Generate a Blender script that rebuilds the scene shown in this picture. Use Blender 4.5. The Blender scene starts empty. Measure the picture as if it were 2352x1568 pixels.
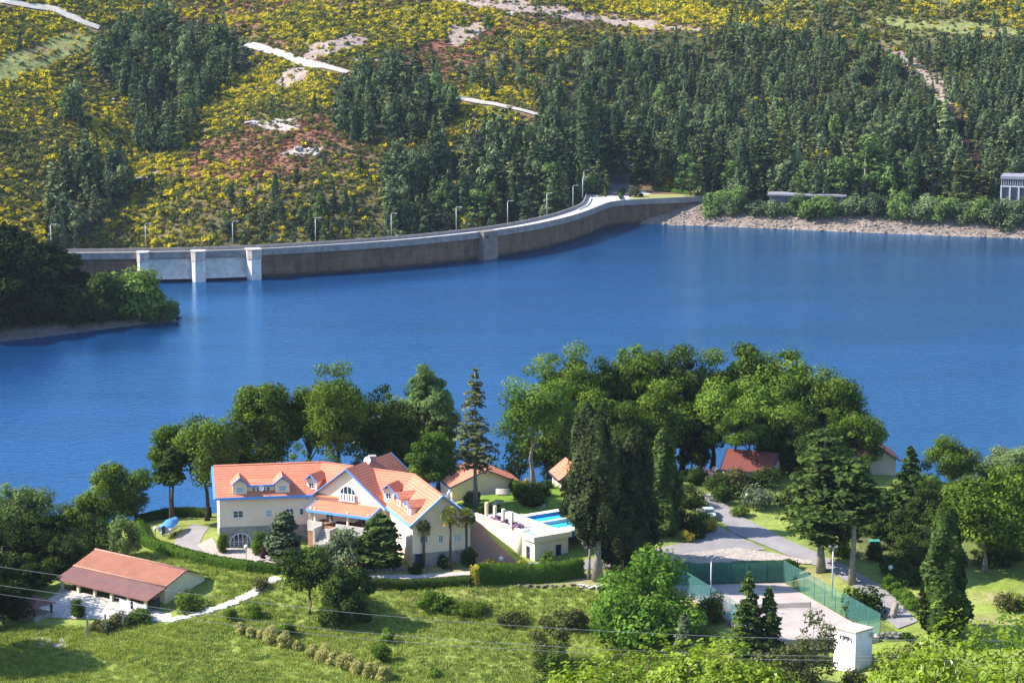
import bpy, math, random
import numpy as np
from mathutils import Vector
R = math.radians
sc = bpy.context.scene
COL = sc.collection
# ------------------------------------------------------------------ camera, sky, sun, exposure
FPX, PITCH, CH = 5300.0, R(9.77), 111.0          # focal length in picture units (2352 across), tilt, height over the lake
cam = bpy.data.cameras.new('camera'); cam.lens = FPX / 2352 * 36; cam.sensor_width = 36
cam.clip_start = 1.0; cam.clip_end = 20000
co = bpy.data.objects.new('camera', cam); COL.objects.link(co)
co.location = (0, 0, CH); co.rotation_euler = (R(90) - PITCH, 0, 0); sc.camera = co
SUN = Vector((-1.0, 0.015, 0)).normalized(); ELEV = R(40)
SUN = Vector((SUN.x * math.cos(ELEV), SUN.y * math.cos(ELEV), math.sin(ELEV)))
w = bpy.data.worlds.new('World'); sc.world = w; w.use_nodes = True
nt = w.node_tree; bg = nt.nodes['Background']
sky = nt.nodes.new('ShaderNodeTexSky'); sky.sky_type = 'NISHITA'; sky.sun_disc = False
sky.sun_elevation = ELEV; sky.sun_rotation = math.atan2(SUN.x, SUN.y)
sky.air_density = 1.0; sky.dust_density = 0.3; sky.ozone_density = 4.0
nt.links.new(sky.outputs[0], bg.inputs[0]); bg.inputs[1].default_value = 0.135
sl = bpy.data.lights.new('sun', 'SUN'); sl.energy = 4.3; sl.angle = R(0.5); sl.color = (1, 0.93, 0.82)
so = bpy.data.objects.new('sun', sl); COL.objects.link(so); so.location = (-200, 400, 400)
so.rotation_euler = SUN.to_track_quat('Z', 'Y').to_euler()
sc.view_settings.view_transform = 'Standard'; sc.view_settings.look = 'None'
sc.view_settings.exposure = 1.38; sc.view_settings.gamma = 1
sc.render.engine = 'CYCLES'
sc.cycles.max_bounces = 6; sc.cycles.diffuse_bounces = 3; sc.cycles.glossy_bounces = 3
sc.cycles.transparent_max_bounces = 12; sc.cycles.transmission_bounces = 4; sc.cycles.volume_bounces = 0
sc.cycles.use_denoising = True; sc.cycles.caustics_reflective = False; sc.cycles.caustics_refractive = False

# ------------------------------------------------------------------ picture <-> world
def ray(px, py):
    u = (px - 1176) / FPX; v = (py - 784) / FPX
    return u, math.cos(PITCH) - v * math.sin(PITCH), -math.sin(PITCH) - v * math.cos(PITCH)
def at_z(px, py, z):
    a, b, c = ray(px, py); t = (z - CH) / c
    return Vector((a * t, b * t, z))
def at_Y(px, py, Y):
    a, b, c = ray(px, py); t = Y / b
    return Vector((a * t, Y, CH + c * t))
def on_plane(px, py, p0, n):
    d = Vector(ray(px, py)); o = Vector((0, 0, CH))
    return o + d * ((Vector(p0) - o).dot(n) / d.dot(n))
def project(x, y, z):
    dz = z - CH
    f = y * math.cos(PITCH) - dz * math.sin(PITCH); up = y * math.sin(PITCH) + dz * math.cos(PITCH)
    f = np.maximum(f, 1e-3)
    return 1176 + FPX * x / f, 784 - FPX * up / f
def inside(poly, X, Y):
    r = np.zeros(np.shape(X), bool); n = len(poly)
    for i in range(n):
        x0, y0 = poly[i]; x1, y1 = poly[(i + 1) % n]
        if y0 == y1: continue
        c = ((y0 > Y) != (y1 > Y)) & (X < (x1 - x0) * (Y - y0) / (y1 - y0) + x0)
        r ^= c
    return r
def poly_dist(pl, X, Y, closed=False):
    d = np.full(np.shape(X), 1e9); n = len(pl)
    for i in range(n if closed else n - 1):
        ax, ay = pl[i][:2]; bx, by = pl[(i + 1) % n][:2]
        l2 = (bx - ax) ** 2 + (by - ay) ** 2 + 1e-9
        t = np.clip(((X - ax) * (bx - ax) + (Y - ay) * (by - ay)) / l2, 0, 1)
        d = np.minimum(d, np.hypot(X - ax - t * (bx - ax), Y - ay - t * (by - ay)))
    return d
def wob(x, y, s, k=0.0):
    return (np.sin(x / s + 1.7 * np.sin(y / s * .7 + k) + k) + np.sin(y / s * 1.3 + 1.3 * np.sin(x / s * .8 - k) + 2 * k) + .5 * np.sin((x + y) / s * 2.1 + k)) / 2.5

# ------------------------------------------------------------------ terrain
NEAR = [  # picture x, y, height of the ground there
 (497,1268,14),(560,1272,14),(660,1290,14.2),(760,1270,14.8),(880,1297,15),(945,1299,15),(1080,1296,15),(450,1215,14.2),(400,1228,14),(345,1225,13.6),
 (420,1262,14),(330,1245,13.2),(450,1292,13.4),(560,1298,13.6),(640,1312,13.6),(138,1365,10),(301,1400,10),(387,1398,10.1),(492,1346,12),(250,1300,12.3),
 (400,1325,12.3),(520,1320,12.6),(600,1345,12.4),(520,1385,11.2),(400,1420,9.8),(60,1420,9.5),(180,1420,9.6),(100,1490,8.8),(400,1490,8.9),(700,1490,9.0),(1000,1490,9.4),
 (1200,1500,9.6),(300,1566,8),(800,1566,8),(1200,1566,8.6),(950,1420,10.6),(850,1365,12.8),(720,1400,11.2),(1100,1375,12.8),(1300,1380,13.2),(1150,1430,11.2),
 (850,1328,14.6),(1080,1335,14.6),(1300,1322,14.7),(1150,1290,15),(1200,1275,15),(1120,1230,16.6),(1100,1200,17.8),(1150,1180,18.4),(1260,1150,18.8),(1300,1140,18.9),(1100,1135,18.8),
 (1230,1120,19),(1367,1335,14.5),(1403,1312,14.5),(1440,1270,15),(1620,1142,18.5),(1700,1205,16.8),(1800,1238,15.8),(1560,1278,15),(1700,1270,15),(1900,1285,14.8),
 (1760,1180,17.8),(2000,1352,13.6),(2090,1430,12.6),(1640,1090,19),(1800,1100,19),(1885,1310,14.6),(1957,1340,14),(1799,1338.6,12.7),(2019,1464,12.7),(1560,1346,12.6),(1684,1442,12.6),(1850,1420,12.4),(1720,1380,12.4),
 (1640,1440,12.2),(2080,1480,12.4),(2165,1465,12.8),(2260,1312,15.2),(2330,1340,15.2),(2340,1420,14),(2010,1250,16),(2150,1250,16),(1490,1535,10),(1715,1505,11),(1909,1545,9.7),(2050,1530,11),
 (1350,1450,11.5),(1450,1400,13),(0,1400,9.4),(50,1340,10.6),(190,1260,11.5),(60,1280,10)]
NEARW = [(-60,392,13),(-48,382,14),(-25,388,14.5),(-8,388,16),(20,402,18),(45,405,18.5),(70,400,18),(95,385,16.5),(-90,375,9.5),(-90,400,7),(120,380,15),(140,340,14),
 (-140,420,0),(-110,425,0),(-80,430,0),(-50,436,0),(-20,446,0),(10,462,0),(40,462,0),(70,455,0),(100,446,0),(140,440,0),(200,430,0),(-200,410,0),
 (-140,445,-6),(-80,455,-6),(-20,470,-6),(40,485,-6),(100,470,-6),(200,455,-6),(-200,435,-6),(-160,360,9),(-160,300,9),(200,360,14),(200,300,14),(-110,330,8.5),(-130,400,6),
 (-100,270,8),(0,270,8),(100,270,10),(-100,200,24),(0,200,24),(100,200,24),(-160,200,24),(200,200,26),(-80,120,50),(0,120,50),(100,120,52),(-40,60,78),(0,60,78),(60,60,80),(0,10,100),(-60,0,100),(80,0,102),(0,-40,108),(200,60,80),(-160,60,78)]
_c = [tuple(at_z(*p)) for p in NEAR] + NEARW
_CX = np.array([p[0] for p in _c]); _CY = np.array([p[1] for p in _c]); _CZ = np.array([p[2] for p in _c])
def _phi(d): return d
_A = np.hypot(_CX[:, None] - _CX, _CY[:, None] - _CY); n_ = len(_CX)
_P = np.c_[np.ones(n_), _CX / 100, _CY / 100]
_S = np.block([[_A - np.eye(n_) * 1.2, _P], [_P.T, np.zeros((3, 3))]])
_W = np.linalg.solve(_S, np.r_[_CZ, 0, 0, 0])
NCTL = n_
def h_near(x, y):
    x = np.asarray(x, float); y = np.asarray(y, float); r = _W[NCTL] + _W[NCTL + 1] * x / 100 + _W[NCTL + 2] * y / 100
    for i in range(NCTL): r = r + _W[i] * np.hypot(x - _CX[i], y - _CY[i])
    return r
SHX = [20, 56.7, 90.7, 139.9, 195.8, 320]; SHY = [927, 922, 912, 893.7, 876, 845]
def h_far(x, y):
    x = np.asarray(x, float); y = np.asarray(y, float)
    t = y - np.interp(x, SHX, SHY)
    hr = np.where(t < 16, t * .45, np.where(t < 26, 7.2 + (t - 16) * .2, np.where(t < 42, 9.2, 9.2 + .35 * (t - 42))))
    hr = np.maximum(hr, -8)
    s = y - 955
    hl = np.where(s > 0, 10 + .33 * s, np.maximum(10 + .6 * s, -70))
    xg = -168 + .06 * (y - 900)
    hl = hl + .30 * np.clip(xg - x, 0, 90) + .20 * np.clip(x - xg, 0, 70) * np.clip((y - 850) / 150, 0, 1) - 9
    wr = 1 / (1 + np.exp(-(x - 36) / 5.0))
    h = hl * (1 - wr) + hr * wr
    far = np.clip((y - 940) / 60, 0, 1)
    h = h + far * np.where(x > 20, np.clip((y - 968) / 40, 0, 1), 1) * (3.5 * wob(x, y, 33, .3) + 1.2 * wob(x, y, 11, 1.9))
    zr = 9.0 + .14 * np.maximum(y - 962, 0); xr = 44 + .05 * (y - 930)
    wt = np.exp(-((x - xr) / 12) ** 4) * np.clip((y - 924) / 8, 0, 1) * np.clip((1010 - y) / 25, 0, 1)
    h = h * (1 - wt) + zr * wt
    return h
PEN = [tuple(at_z(px, py, 0))[:2] for px, py in [(-400, 830), (-80, 798), (0, 785), (120, 771), (230, 757), (320, 746), (385, 737), (412, 730)]]
PEN = PEN + [(-106, 698), (-120, 716), (-138, 733), (-165, 748), (-230, 770), (-420, 770), (-420, 640)]
def h_pen(x, y):
    x = np.asarray(x, float); y = np.asarray(y, float)
    d = poly_dist(PEN, x, y, True); d = np.where(inside(PEN, x, y), d, -d)
    return np.where(d > 0, np.minimum(.35 * d, 4 + .22 * d), d * .5) + np.clip(-160 - x, 0, 200) * .25 * np.clip(d / 10, 0, 1)
def march(px, py, hf, a, b, n=900):
    Y = np.linspace(a, b, n); r = ray(px, py); t = Y / r[1]
    g = hf(r[0] * t, Y); z = CH + r[2] * t
    k = np.argmax(z < g)
    if not (z < g).any(): k = n - 1
    return Vector((r[0] * t[k], Y[k], float(g[k])))
def hit(px, py): return march(px, py, h_near, 30, 470, 1400)
def hit_far(px, py): return march(px, py, h_far, 800, 1380, 1200)

# ------------------------------------------------------------------ materials
MATS = {}
class NT:
    def __init__(s, name):
        s.m = bpy.data.materials.new(name); s.m.use_nodes = True; s.t = s.m.node_tree; s.t.nodes.clear()
        s.out = s.n('ShaderNodeOutputMaterial')
    def n(s, typ, **k):
        x = s.t.nodes.new(typ)
        for a, b in k.items(): setattr(x, a, b)
        return x
    def l(s, a, b): s.t.links.new(a, b)
    def mix(s, f, a, b, mode='MIX'):
        x = s.n('ShaderNodeMix', data_type='RGBA', blend_type=mode)
        for sock, v in ((x.inputs[0], f), (x.inputs[6], a), (x.inputs[7], b)):
            if hasattr(v, 'links'): s.l(v, sock)
            elif isinstance(v, (int, float)): sock.default_value = v
            else: sock.default_value = (*v, 1)
        return x.outputs[2]
    def noise(s, scale, detail=3, vec=None, rough=.55):
        x = s.n('ShaderNodeTexNoise'); x.inputs['Scale'].default_value = scale; x.inputs['Detail'].default_value = detail; x.inputs['Roughness'].default_value = rough
        if vec is None: vec = s.pos()
        s.l(vec, x.inputs['Vector']); return x.outputs['Fac']
    def pos(s): return s.n('ShaderNodeNewGeometry').outputs['Position']
    def ramp(s, f, a, b):
        x = s.n('ShaderNodeMapRange'); s.l(f, x.inputs[0]); x.inputs[1].default_value = a; x.inputs[2].default_value = b; return x.outputs[0]
    def math(s, op, a, b=0.0):
        x = s.n('ShaderNodeMath', operation=op)
        for i, v in ((0, a), (1, b)):
            if hasattr(v, 'links'): s.l(v, x.inputs[i])
            else: x.inputs[i].default_value = v
        return x.outputs[0]
    def bump(s, h, strength, dist=.05):
        x = s.n('ShaderNodeBump'); x.inputs['Strength'].default_value = strength; x.inputs['Distance'].default_value = dist; s.l(h, x.inputs['Height']); return x.outputs[0]
    def finish(s, col, rough=.8, normal=None, spec=.3, metal=0.0):
        p = s.n('ShaderNodeBsdfPrincipled'); p.inputs['Roughness'].default_value = rough; p.inputs['Specular IOR Level'].default_value = spec; p.inputs['Metallic'].default_value = metal
        if hasattr(col, 'links'): s.l(col, p.inputs['Base Color'])
        else: p.inputs['Base Color'].default_value = (*col, 1)
        if normal is not None: s.l(normal, p.inputs['Normal'])
        s.l(p.outputs[0], s.out.inputs[0]); return s.m
def M(name, a, b=None, scale=1.0, rough=.8, bump=0.0, spec=.3, metal=0.0, lo=.35, hi=.65, detail=4):
    if name in MATS: return MATS[name]
    k = NT(name)
    if b is None: b = tuple(c * .75 for c in a)
    f = k.noise(scale, detail); c = k.mix(k.ramp(f, lo, hi), a, b)
    nrm = k.bump(k.noise(scale * 3, 3), bump, .1) if bump else None
    MATS[name] = k.finish(c, rough, nrm, spec, metal); return MATS[name]
def tile_mat(name, a, b, dark, period=.5, line=.22):
    k = NT(name); uv = k.n('ShaderNodeUVMap').outputs[0]
    s = k.n('ShaderNodeSeparateXYZ'); k.l(uv, s.inputs[0])
    fv = k.math('FRACT', k.math('DIVIDE', s.outputs[1], period))
    fu = k.math('ABSOLUTE', k.math('SINE', k.math('MULTIPLY', s.outputs[0], 9.0)))
    c = k.mix(k.ramp(k.noise(.45, 4), .35, .7), a, b)
    c = k.mix(k.math('MULTIPLY', k.ramp(k.noise(3.5, 4), .45, .8), .6), c, dark)
    ln = k.math('LESS_THAN', fv, line)
    c = k.mix(k.math('MULTIPLY', ln, .62), c, dark)
    h = k.math('ADD', k.math('MULTIPLY', fv, -.6), k.math('MULTIPLY', fu, .5))
    return k.finish(c, .75, k.bump(h, .55, .07), .25)
def stone_mat(name, a, b, mortar, scale=1.6):
    k = NT(name)
    v = k.n('ShaderNodeTexVoronoi', feature='DISTANCE_TO_EDGE'); v.inputs['Scale'].default_value = scale; k.l(k.pos(), v.inputs['Vector'])
    v2 = k.n('ShaderNodeTexVoronoi'); v2.inputs['Scale'].default_value = scale; k.l(k.pos(), v2.inputs['Vector'])
    sp = k.n('ShaderNodeSeparateColor'); k.l(v2.outputs['Color'], sp.inputs[0])
    c = k.mix(sp.outputs[0], a, b); c = k.mix(k.math('MULTIPLY', k.noise(4), .5), c, mortar)
    c = k.mix(k.math('LESS_THAN', v.outputs[0], .05), c, mortar)
    return k.finish(c, .9, k.bump(v.outputs[0], .5, .08), .2)
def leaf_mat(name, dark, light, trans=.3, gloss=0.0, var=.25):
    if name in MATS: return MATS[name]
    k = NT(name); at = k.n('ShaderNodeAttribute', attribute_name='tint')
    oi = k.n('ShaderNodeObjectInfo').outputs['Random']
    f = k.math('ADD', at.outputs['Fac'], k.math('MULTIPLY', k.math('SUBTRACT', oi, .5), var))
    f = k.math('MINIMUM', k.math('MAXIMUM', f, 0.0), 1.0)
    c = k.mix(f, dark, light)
    d = k.n('ShaderNodeBsdfDiffuse'); k.l(c, d.inputs[0])
    t = k.n('ShaderNodeBsdfTranslucent'); k.l(k.mix(.5, c, (1.0, .9, .2), 'MULTIPLY'), t.inputs[0])
    mx = k.n('ShaderNodeMixShader'); mx.inputs[0].default_value = trans; k.l(d.outputs[0], mx.inputs[1]); k.l(t.outputs[0], mx.inputs[2])
    o = mx.outputs[0]
    if gloss:
        g = k.n('ShaderNodeBsdfGlossy'); g.inputs['Roughness'].default_value = .35; g.inputs[0].default_value = (1, 1, 1, 1)
        m2 = k.n('ShaderNodeMixShader'); m2.inputs[0].default_value = gloss; k.l(o, m2.inputs[1]); k.l(g.outputs[0], m2.inputs[2]); o = m2.outputs[0]
    k.l(o, k.out.inputs[0]); MATS[name] = k.m; return k.m
def col_mat(name, amp=.35, scale=.8, bump=.6, dist=.3, fine=6.0):
    k = NT(name); at = k.n('ShaderNodeAttribute', attribute_name='ground')
    n1 = k.ramp(k.noise(scale, 5), .3, .7); n2 = k.ramp(k.noise(fine, 3), .3, .7)
    f = k.math('ADD', k.math('MULTIPLY', n1, amp), k.math('MULTIPLY', n2, amp)); f = k.math('ADD', f, 1 - amp)
    cb = k.n('ShaderNodeCombineXYZ')
    for i in range(3): k.l(f, cb.inputs[i])
    c = k.mix(1.0, at.outputs['Color'], cb.outputs[0], 'MULTIPLY')
    return k.finish(c, .95, k.bump(n1, bump, dist), .1)

# ------------------------------------------------------------------ objects
def tag(o, label=None, cat=None, group=None, kind=None):
    if label: o['label'] = label
    if cat: o['category'] = cat
    if group: o['group'] = group
    if kind: o['kind'] = kind
    return o
def thing(name, label, cat, loc, group=None):
    o = bpy.data.objects.new(name, None); COL.objects.link(o); o.location = loc; o.empty_display_size = .5
    return tag(o, label, cat, group)
def link(name, me, parent=None, loc=(0, 0, 0)):
    o = bpy.data.objects.new(name, me); COL.objects.link(o)
    o.location = loc
    if parent: o.parent = parent
    return o
def wloc(o):
    v = Vector(o.location)
    while o.parent: o = o.parent; v += Vector(o.location)
    return v
def planar_uv(me):
    uv = me.uv_layers.new(name='UVMap'); V = me.vertices
    for p in me.polygons:
        n = p.normal; a = Vector((0, 0, 1)).cross(n)
        if a.length < 1e-4: a = Vector((1, 0, 0))
        a.normalize(); b = n.cross(a)
        for li in p.loop_indices:
            c = V[me.loops[li].vertex_index].co; uv.data[li].uv = (c.dot(a), c.dot(b))
class MB:
    """collects faces in world coordinates, links them as one mesh object"""
    def __init__(s): s.v = []; s.f = []; s.sm = []
    def add(s, pts, faces, smooth=False):
        b = len(s.v); s.v += [tuple(p) for p in pts]
        for f in faces: s.f.append([b + i for i in f]); s.sm.append(smooth)
        return s
    def poly(s, pts): return s.add(pts, [list(range(len(pts)))])
    def prism(s, pts, vec):
        n = len(pts); vec = Vector(vec); q = [Vector(p) for p in pts]
        return s.add(q + [p + vec for p in q], [list(range(n))[::-1], list(range(n, 2 * n))] + [[i, (i + 1) % n, n + (i + 1) % n, n + i] for i in range(n)])
    def slab(s, poly2, z0, z1): return s.prism([(x, y, z0) for x, y in poly2], (0, 0, z1 - z0))
    def box(s, c, u, v, su, sv, z0, z1):
        """upright box: centre (x,y), half sizes su along u, sv along v"""
        c = Vector((c[0], c[1], 0)); u = Vector((u[0], u[1], 0)).normalized(); v = Vector((v[0], v[1], 0)).normalized()
        q = [c - u * su - v * sv, c + u * su - v * sv, c + u * su + v * sv, c - u * su + v * sv]
        return s.slab([(p.x, p.y) for p in q], z0, z1)
    def bar(s, a, b, w, h, up=(0, 0, 1)):
        a = Vector(a); b = Vector(b); d = (b - a).normalized(); sd = d.cross(Vector(up))
        if sd.length < 1e-4: sd = d.cross(Vector((1, 0, 0)))
        sd.normalize(); u = sd.cross(d)
        q = [a + sd * w / 2 + u * h / 2, a - sd * w / 2 + u * h / 2, a - sd * w / 2 - u * h / 2, a + sd * w / 2 - u * h / 2]
        return s.prism(q, b - a)
    def tube(s, path, rad, n=8, caps=True):
        path = [Vector(p) for p in path]; m = len(path)
        if not hasattr(rad, '__len__'): rad = [rad] * m
        pts = []; ref = Vector((0, 0, 1))
        for i, p in enumerate(path):
            d = (path[min(i + 1, m - 1)] - path[max(i - 1, 0)]).normalized()
            a = d.cross(ref)
            if a.length < .1: a = d.cross(Vector((1, 0, 0)))
            a.normalize(); b = d.cross(a)
            for k in range(n):
                t = 2 * math.pi * k / n; pts.append(p + (a * math.cos(t) + b * math.sin(t)) * rad[i])
        fs = [[i * n + k, i * n + (k + 1) % n, (i + 1) * n + (k + 1) % n, (i + 1) * n + k] for i in range(m - 1) for k in range(n)]
        if caps: fs += [list(range(n))[::-1], list(range((m - 1) * n, m * n))]
        return s.add(pts, fs, True)
    def lathe(s, c, prof, n=16):
        c = Vector(c); pts = [c + Vector((r * math.cos(2 * math.pi * k / n), r * math.sin(2 * math.pi * k / n), z)) for r, z in prof for k in range(n)]
        m = len(prof); fs = [[i * n + k, i * n + (k + 1) % n, (i + 1) * n + (k + 1) % n, (i + 1) * n + k] for i in range(m - 1) for k in range(n)]
        fs += [list(range(n))[::-1], list(range((m - 1) * n, m * n))]
        return s.add(pts, fs, True)
    def ball(s, c, r, n=14):
        return s.lathe(c, [(max(.02, r * math.sin(math.pi * i / 8)), -r * math.cos(math.pi * i / 8)) for i in range(9)], n)
    def build(s, name, mat, parent=None, origin=None):
        base = wloc(parent) if parent else Vector(origin if origin is not None else np.mean(np.array(s.v), axis=0))
        me = bpy.data.meshes.new(name); me.from_pydata([tuple(Vector(p) - base) for p in s.v], [], s.f)
        me.polygons.foreach_set('use_smooth', s.sm); me.materials.append(mat); me.update()
        planar_uv(me)
        return link(name, me, parent, (0, 0, 0) if parent else base)
def quads_mesh(name, V, mat, tint=None, faces=None, smooth=False):
    """V: (N,4,3) loose quads, or (N,3) with faces (M,4)"""
    V = np.asarray(V, np.float32)
    if faces is None:
        n = len(V); V = V.reshape(-1, 3); faces = np.arange(4 * n).reshape(n, 4)
    me = bpy.data.meshes.new(name); nf, k = faces.shape
    me.vertices.add(len(V)); me.vertices.foreach_set('co', V.ravel())
    me.loops.add(nf * k); me.loops.foreach_set('vertex_index', faces.ravel().astype(np.int32))
    me.polygons.add(nf); me.polygons.foreach_set('loop_start', (np.arange(nf) * k).astype(np.int32))
    if smooth: me.polygons.foreach_set('use_smooth', np.ones(nf, bool))
    if tint is not None:
        a = me.attributes.new('tint', 'FLOAT', 'POINT')
        t = np.asarray(tint, np.float32); t = np.repeat(t, 4) if len(t) * 4 == len(V) else t
        a.data.foreach_set('value', t)
    me.materials.append(mat); me.update(calc_edges=True); return me
def grid_mesh(name, xs, ys, hf, mat, colf=None, keep=None):
    X, Y = np.meshgrid(xs, ys); Z = hf(X, Y); nx = len(xs)
    V = np.c_[X.ravel(), Y.ravel(), Z.ravel()]
    i, j = np.meshgrid(np.arange(nx - 1), np.arange(len(ys) - 1)); a = (j * nx + i).ravel()
    f = np.c_[a, a + 1, a + nx + 1, a + nx]
    if keep is not None:
        k = keep(X, Y, Z).ravel(); f = f[k[f].any(axis=1)]
    me = quads_mesh(name, V, mat, None, f, True)
    if colf is not None:
        c = colf(V[:, 0], V[:, 1], V[:, 2]); at = me.attributes.new('ground', 'FLOAT_COLOR', 'POINT')
        at.data.foreach_set('color', np.c_[c, np.ones(len(c))].astype(np.float32).ravel())
    return me
def ribbon(name, left, right, hf, mat, dz=.08, nc=8, sub=6):
    """a sheet draped over the ground between two edges given in world x,y"""
    def res(pl, n):
        pl = np.array([p[:2] for p in pl], float); s = np.r_[0, np.cumsum(np.hypot(*np.diff(pl, axis=0).T))]
        t = np.linspace(0, s[-1], n); return np.c_[np.interp(t, s, pl[:, 0]), np.interp(t, s, pl[:, 1])]
    n = max(len(left), len(right)) * sub; L = res(left, n); Rr = res(right, n)
    k = np.linspace(0, 1, nc)[None, :, None]; G = L[:, None] * (1 - k) + Rr[:, None] * k
    Z = hf(G[..., 0], G[..., 1]) + dz
    V = np.c_[G.reshape(-1, 2), Z.ravel()]
    i, j = np.meshgrid(np.arange(nc - 1), np.arange(n - 1)); a = (j * nc + i).ravel()
    me = quads_mesh(name, V, mat, None, np.c_[a, a + nc, a + nc + 1, a + 1], True)
    if len(me.polygons) and me.polygons[0].normal.z < 0: me.flip_normals()
    return tag(link(name, me), kind='structure')
# ------------------------------------------------------------------ plants
def unit(rng, n):
    d = rng.normal(size=(n, 3)); return d / np.linalg.norm(d, axis=1, keepdims=True)
def leaf_quads(C, N, size, asp=1.0, rng=None, axis=None):
    """one four-cornered leaf per centre; size = half length (array), axis = preferred long direction"""
    n = len(C); N = N / (np.linalg.norm(N, axis=1, keepdims=True) + 1e-9)
    a = rng.normal(size=(n, 3)) if axis is None else axis
    T = np.cross(N, a); T /= (np.linalg.norm(T, axis=1, keepdims=True) + 1e-9); B = np.cross(T, N)
    s = np.broadcast_to(np.asarray(size, float), (n,))[:, None]
    return np.stack([C - B * s, C + T * s * asp, C + B * s, C - T * s * asp], 1)
class Leaves:
    def __init__(s, seed): s.rng = np.random.default_rng(seed); s.q = []; s.t = []
    def add(s, C, N, size, asp, tint, axis=None):
        s.q.append(leaf_quads(C, N, size, asp, s.rng, axis)); s.t.append(np.broadcast_to(tint, (len(C),)))
    def mesh(s, name, mat): return quads_mesh(name, np.concatenate(s.q), mat, np.clip(np.concatenate(s.t), 0, 1))
    def clumps(s, C, R, per, lsize, sq=.72, tint0=.45, tv=.25, up=.45):
        """leaf clumps: centres C, radii R"""
        rng = s.rng; n = np.maximum((per * (R / R.mean()) ** 2).astype(int), 4); idx = np.repeat(np.arange(len(C)), n); m = len(idx)
        d = unit(rng, m); rad = R[idx] * (.35 + .75 * rng.random(m) ** .6)
        P = C[idx] + d * rad[:, None] * np.array([1, 1, sq])
        ct = rng.normal(size=len(C)) * tv * .8
        N = d * .9 + np.array([0, 0, up]) + rng.normal(size=(m, 3)) * .45
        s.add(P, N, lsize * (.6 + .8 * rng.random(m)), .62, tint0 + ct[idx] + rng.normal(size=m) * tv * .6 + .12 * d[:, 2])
        return s
    def crown(s, c, r, ncl, cr, per, lsize, bottom=-.55, lobes=.22, tint0=.45, tv=.25, shell=.5, sq=.72):
        rng = s.rng; d = unit(rng, ncl * 3); d = d[d[:, 2] > bottom][:ncl]
        ph = np.arctan2(d[:, 1], d[:, 0]); k = rng.random(4) * 6.3
        lob = 1 + lobes * (np.sin(2 * ph + k[0]) * .5 + np.sin(3 * ph + k[1] + 3 * d[:, 2]) * .5 + np.sin(5 * d[:, 2] + k[2] + ph) * .5)
        lob = np.clip(lob, .5, 1.24); rr = (shell + (1 - shell) * rng.random(len(d)) ** .55) * lob
        C = np.array(c) + d * rr[:, None] * np.array(r)
        R = cr * (.42 + 1.15 * rng.random(len(d)) ** 1.4); s.C = C
        return s.clumps(C, R, per, lsize, sq, tint0, tv)
    def conifer(s, base, z0, z1, r, nb, lsize, droop=.25, plate=.25, powr=.8, per=10, tint0=.4, tv=.3, gap=0.0, up=.8, asp=.55, topr=.15):
        """whorled branches from height z0 to z1 round the trunk"""
        rng = s.rng; b = np.array(base, float); H = z1 - z0
        t = np.sort(rng.random(nb) ** 1.1); tiers = np.round(t * 14) / 14 * plate + t * (1 - plate)
        az = rng.random(nb) * 6.283; L = r * np.maximum((1 - tiers) ** powr, topr * (1 - tiers ** 6)) * (.55 + .6 * rng.random(nb)) + .25
        if gap: L *= np.where(rng.random(nb) < gap, .45, 1)
        L *= np.minimum(1, .55 + tiers * 3)
        for i in range(nb):
            m = max(5, int(per * L[i] / r * 2))
            u = .12 + .88 * rng.random(m) ** .7
            dr = np.array([math.cos(az[i]), math.sin(az[i]), 0]); sd = np.array([-dr[1], dr[0], 0])
            lat = rng.normal(size=m) * .20 * L[i] * (.35 + u * (1.15 - u) * 2)
            P = b + np.array([0, 0, z0 + tiers[i] * H]) + dr * (u * L[i])[:, None] + sd * lat[:, None]
            P[:, 2] += -droop * L[i] * u ** 1.4 + rng.normal(size=m) * .05 * L[i] - np.abs(lat) * .15
            N = np.array([0, 0, up]) + dr * .35 + rng.normal(size=(m, 3)) * .45
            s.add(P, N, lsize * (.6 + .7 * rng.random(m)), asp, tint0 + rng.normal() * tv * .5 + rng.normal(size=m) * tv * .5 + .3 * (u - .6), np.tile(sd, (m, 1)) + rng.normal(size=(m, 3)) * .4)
        return s
    def column(s, base, z0, z1, r, n, lsize, powr=.6, lob=.3, tint0=.4, tv=.3, droop=.5, asp=.5, belly=.18):
        """dense cone or column of sprays that hang"""
        rng = s.rng; t = rng.random(n) ** 1.15; az = rng.random(n) * 6.283; k = rng.random(6) * 6.3
        prof = np.minimum(1, .35 + t / belly * .65) * (1 - t) ** powr
        lb = 1 + lob * (.6 * np.sin(2 * az + k[5] + 4 * t) + .45 * np.sin(3 * az + k[0] + 5 * t) + .45 * np.sin(5 * az + k[1] - 9 * t) + .4 * np.sin(14 * t + k[2] + 2 * az) + .3 * np.sin(31 * t + k[3] + 4 * az))
        q = .72 + .33 * rng.random(n) ** .5
        rad = r * prof * lb * q + .12
        dr = np.c_[np.cos(az), np.sin(az), np.zeros(n)]
        P = np.array(base) + dr * rad[:, None]; P[:, 2] += z0 + t * (z1 - z0) - droop * rad * .35 * rng.random(n)
        N = dr * 1.0 + np.array([0, 0, .55]) + rng.normal(size=(n, 3)) * .4
        ax = np.cross(dr, [0, 0, 1.0]) + rng.normal(size=(n, 3)) * .3
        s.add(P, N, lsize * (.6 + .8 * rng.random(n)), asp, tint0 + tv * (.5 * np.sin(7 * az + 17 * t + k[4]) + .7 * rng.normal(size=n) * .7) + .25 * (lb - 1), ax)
        return s
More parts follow.
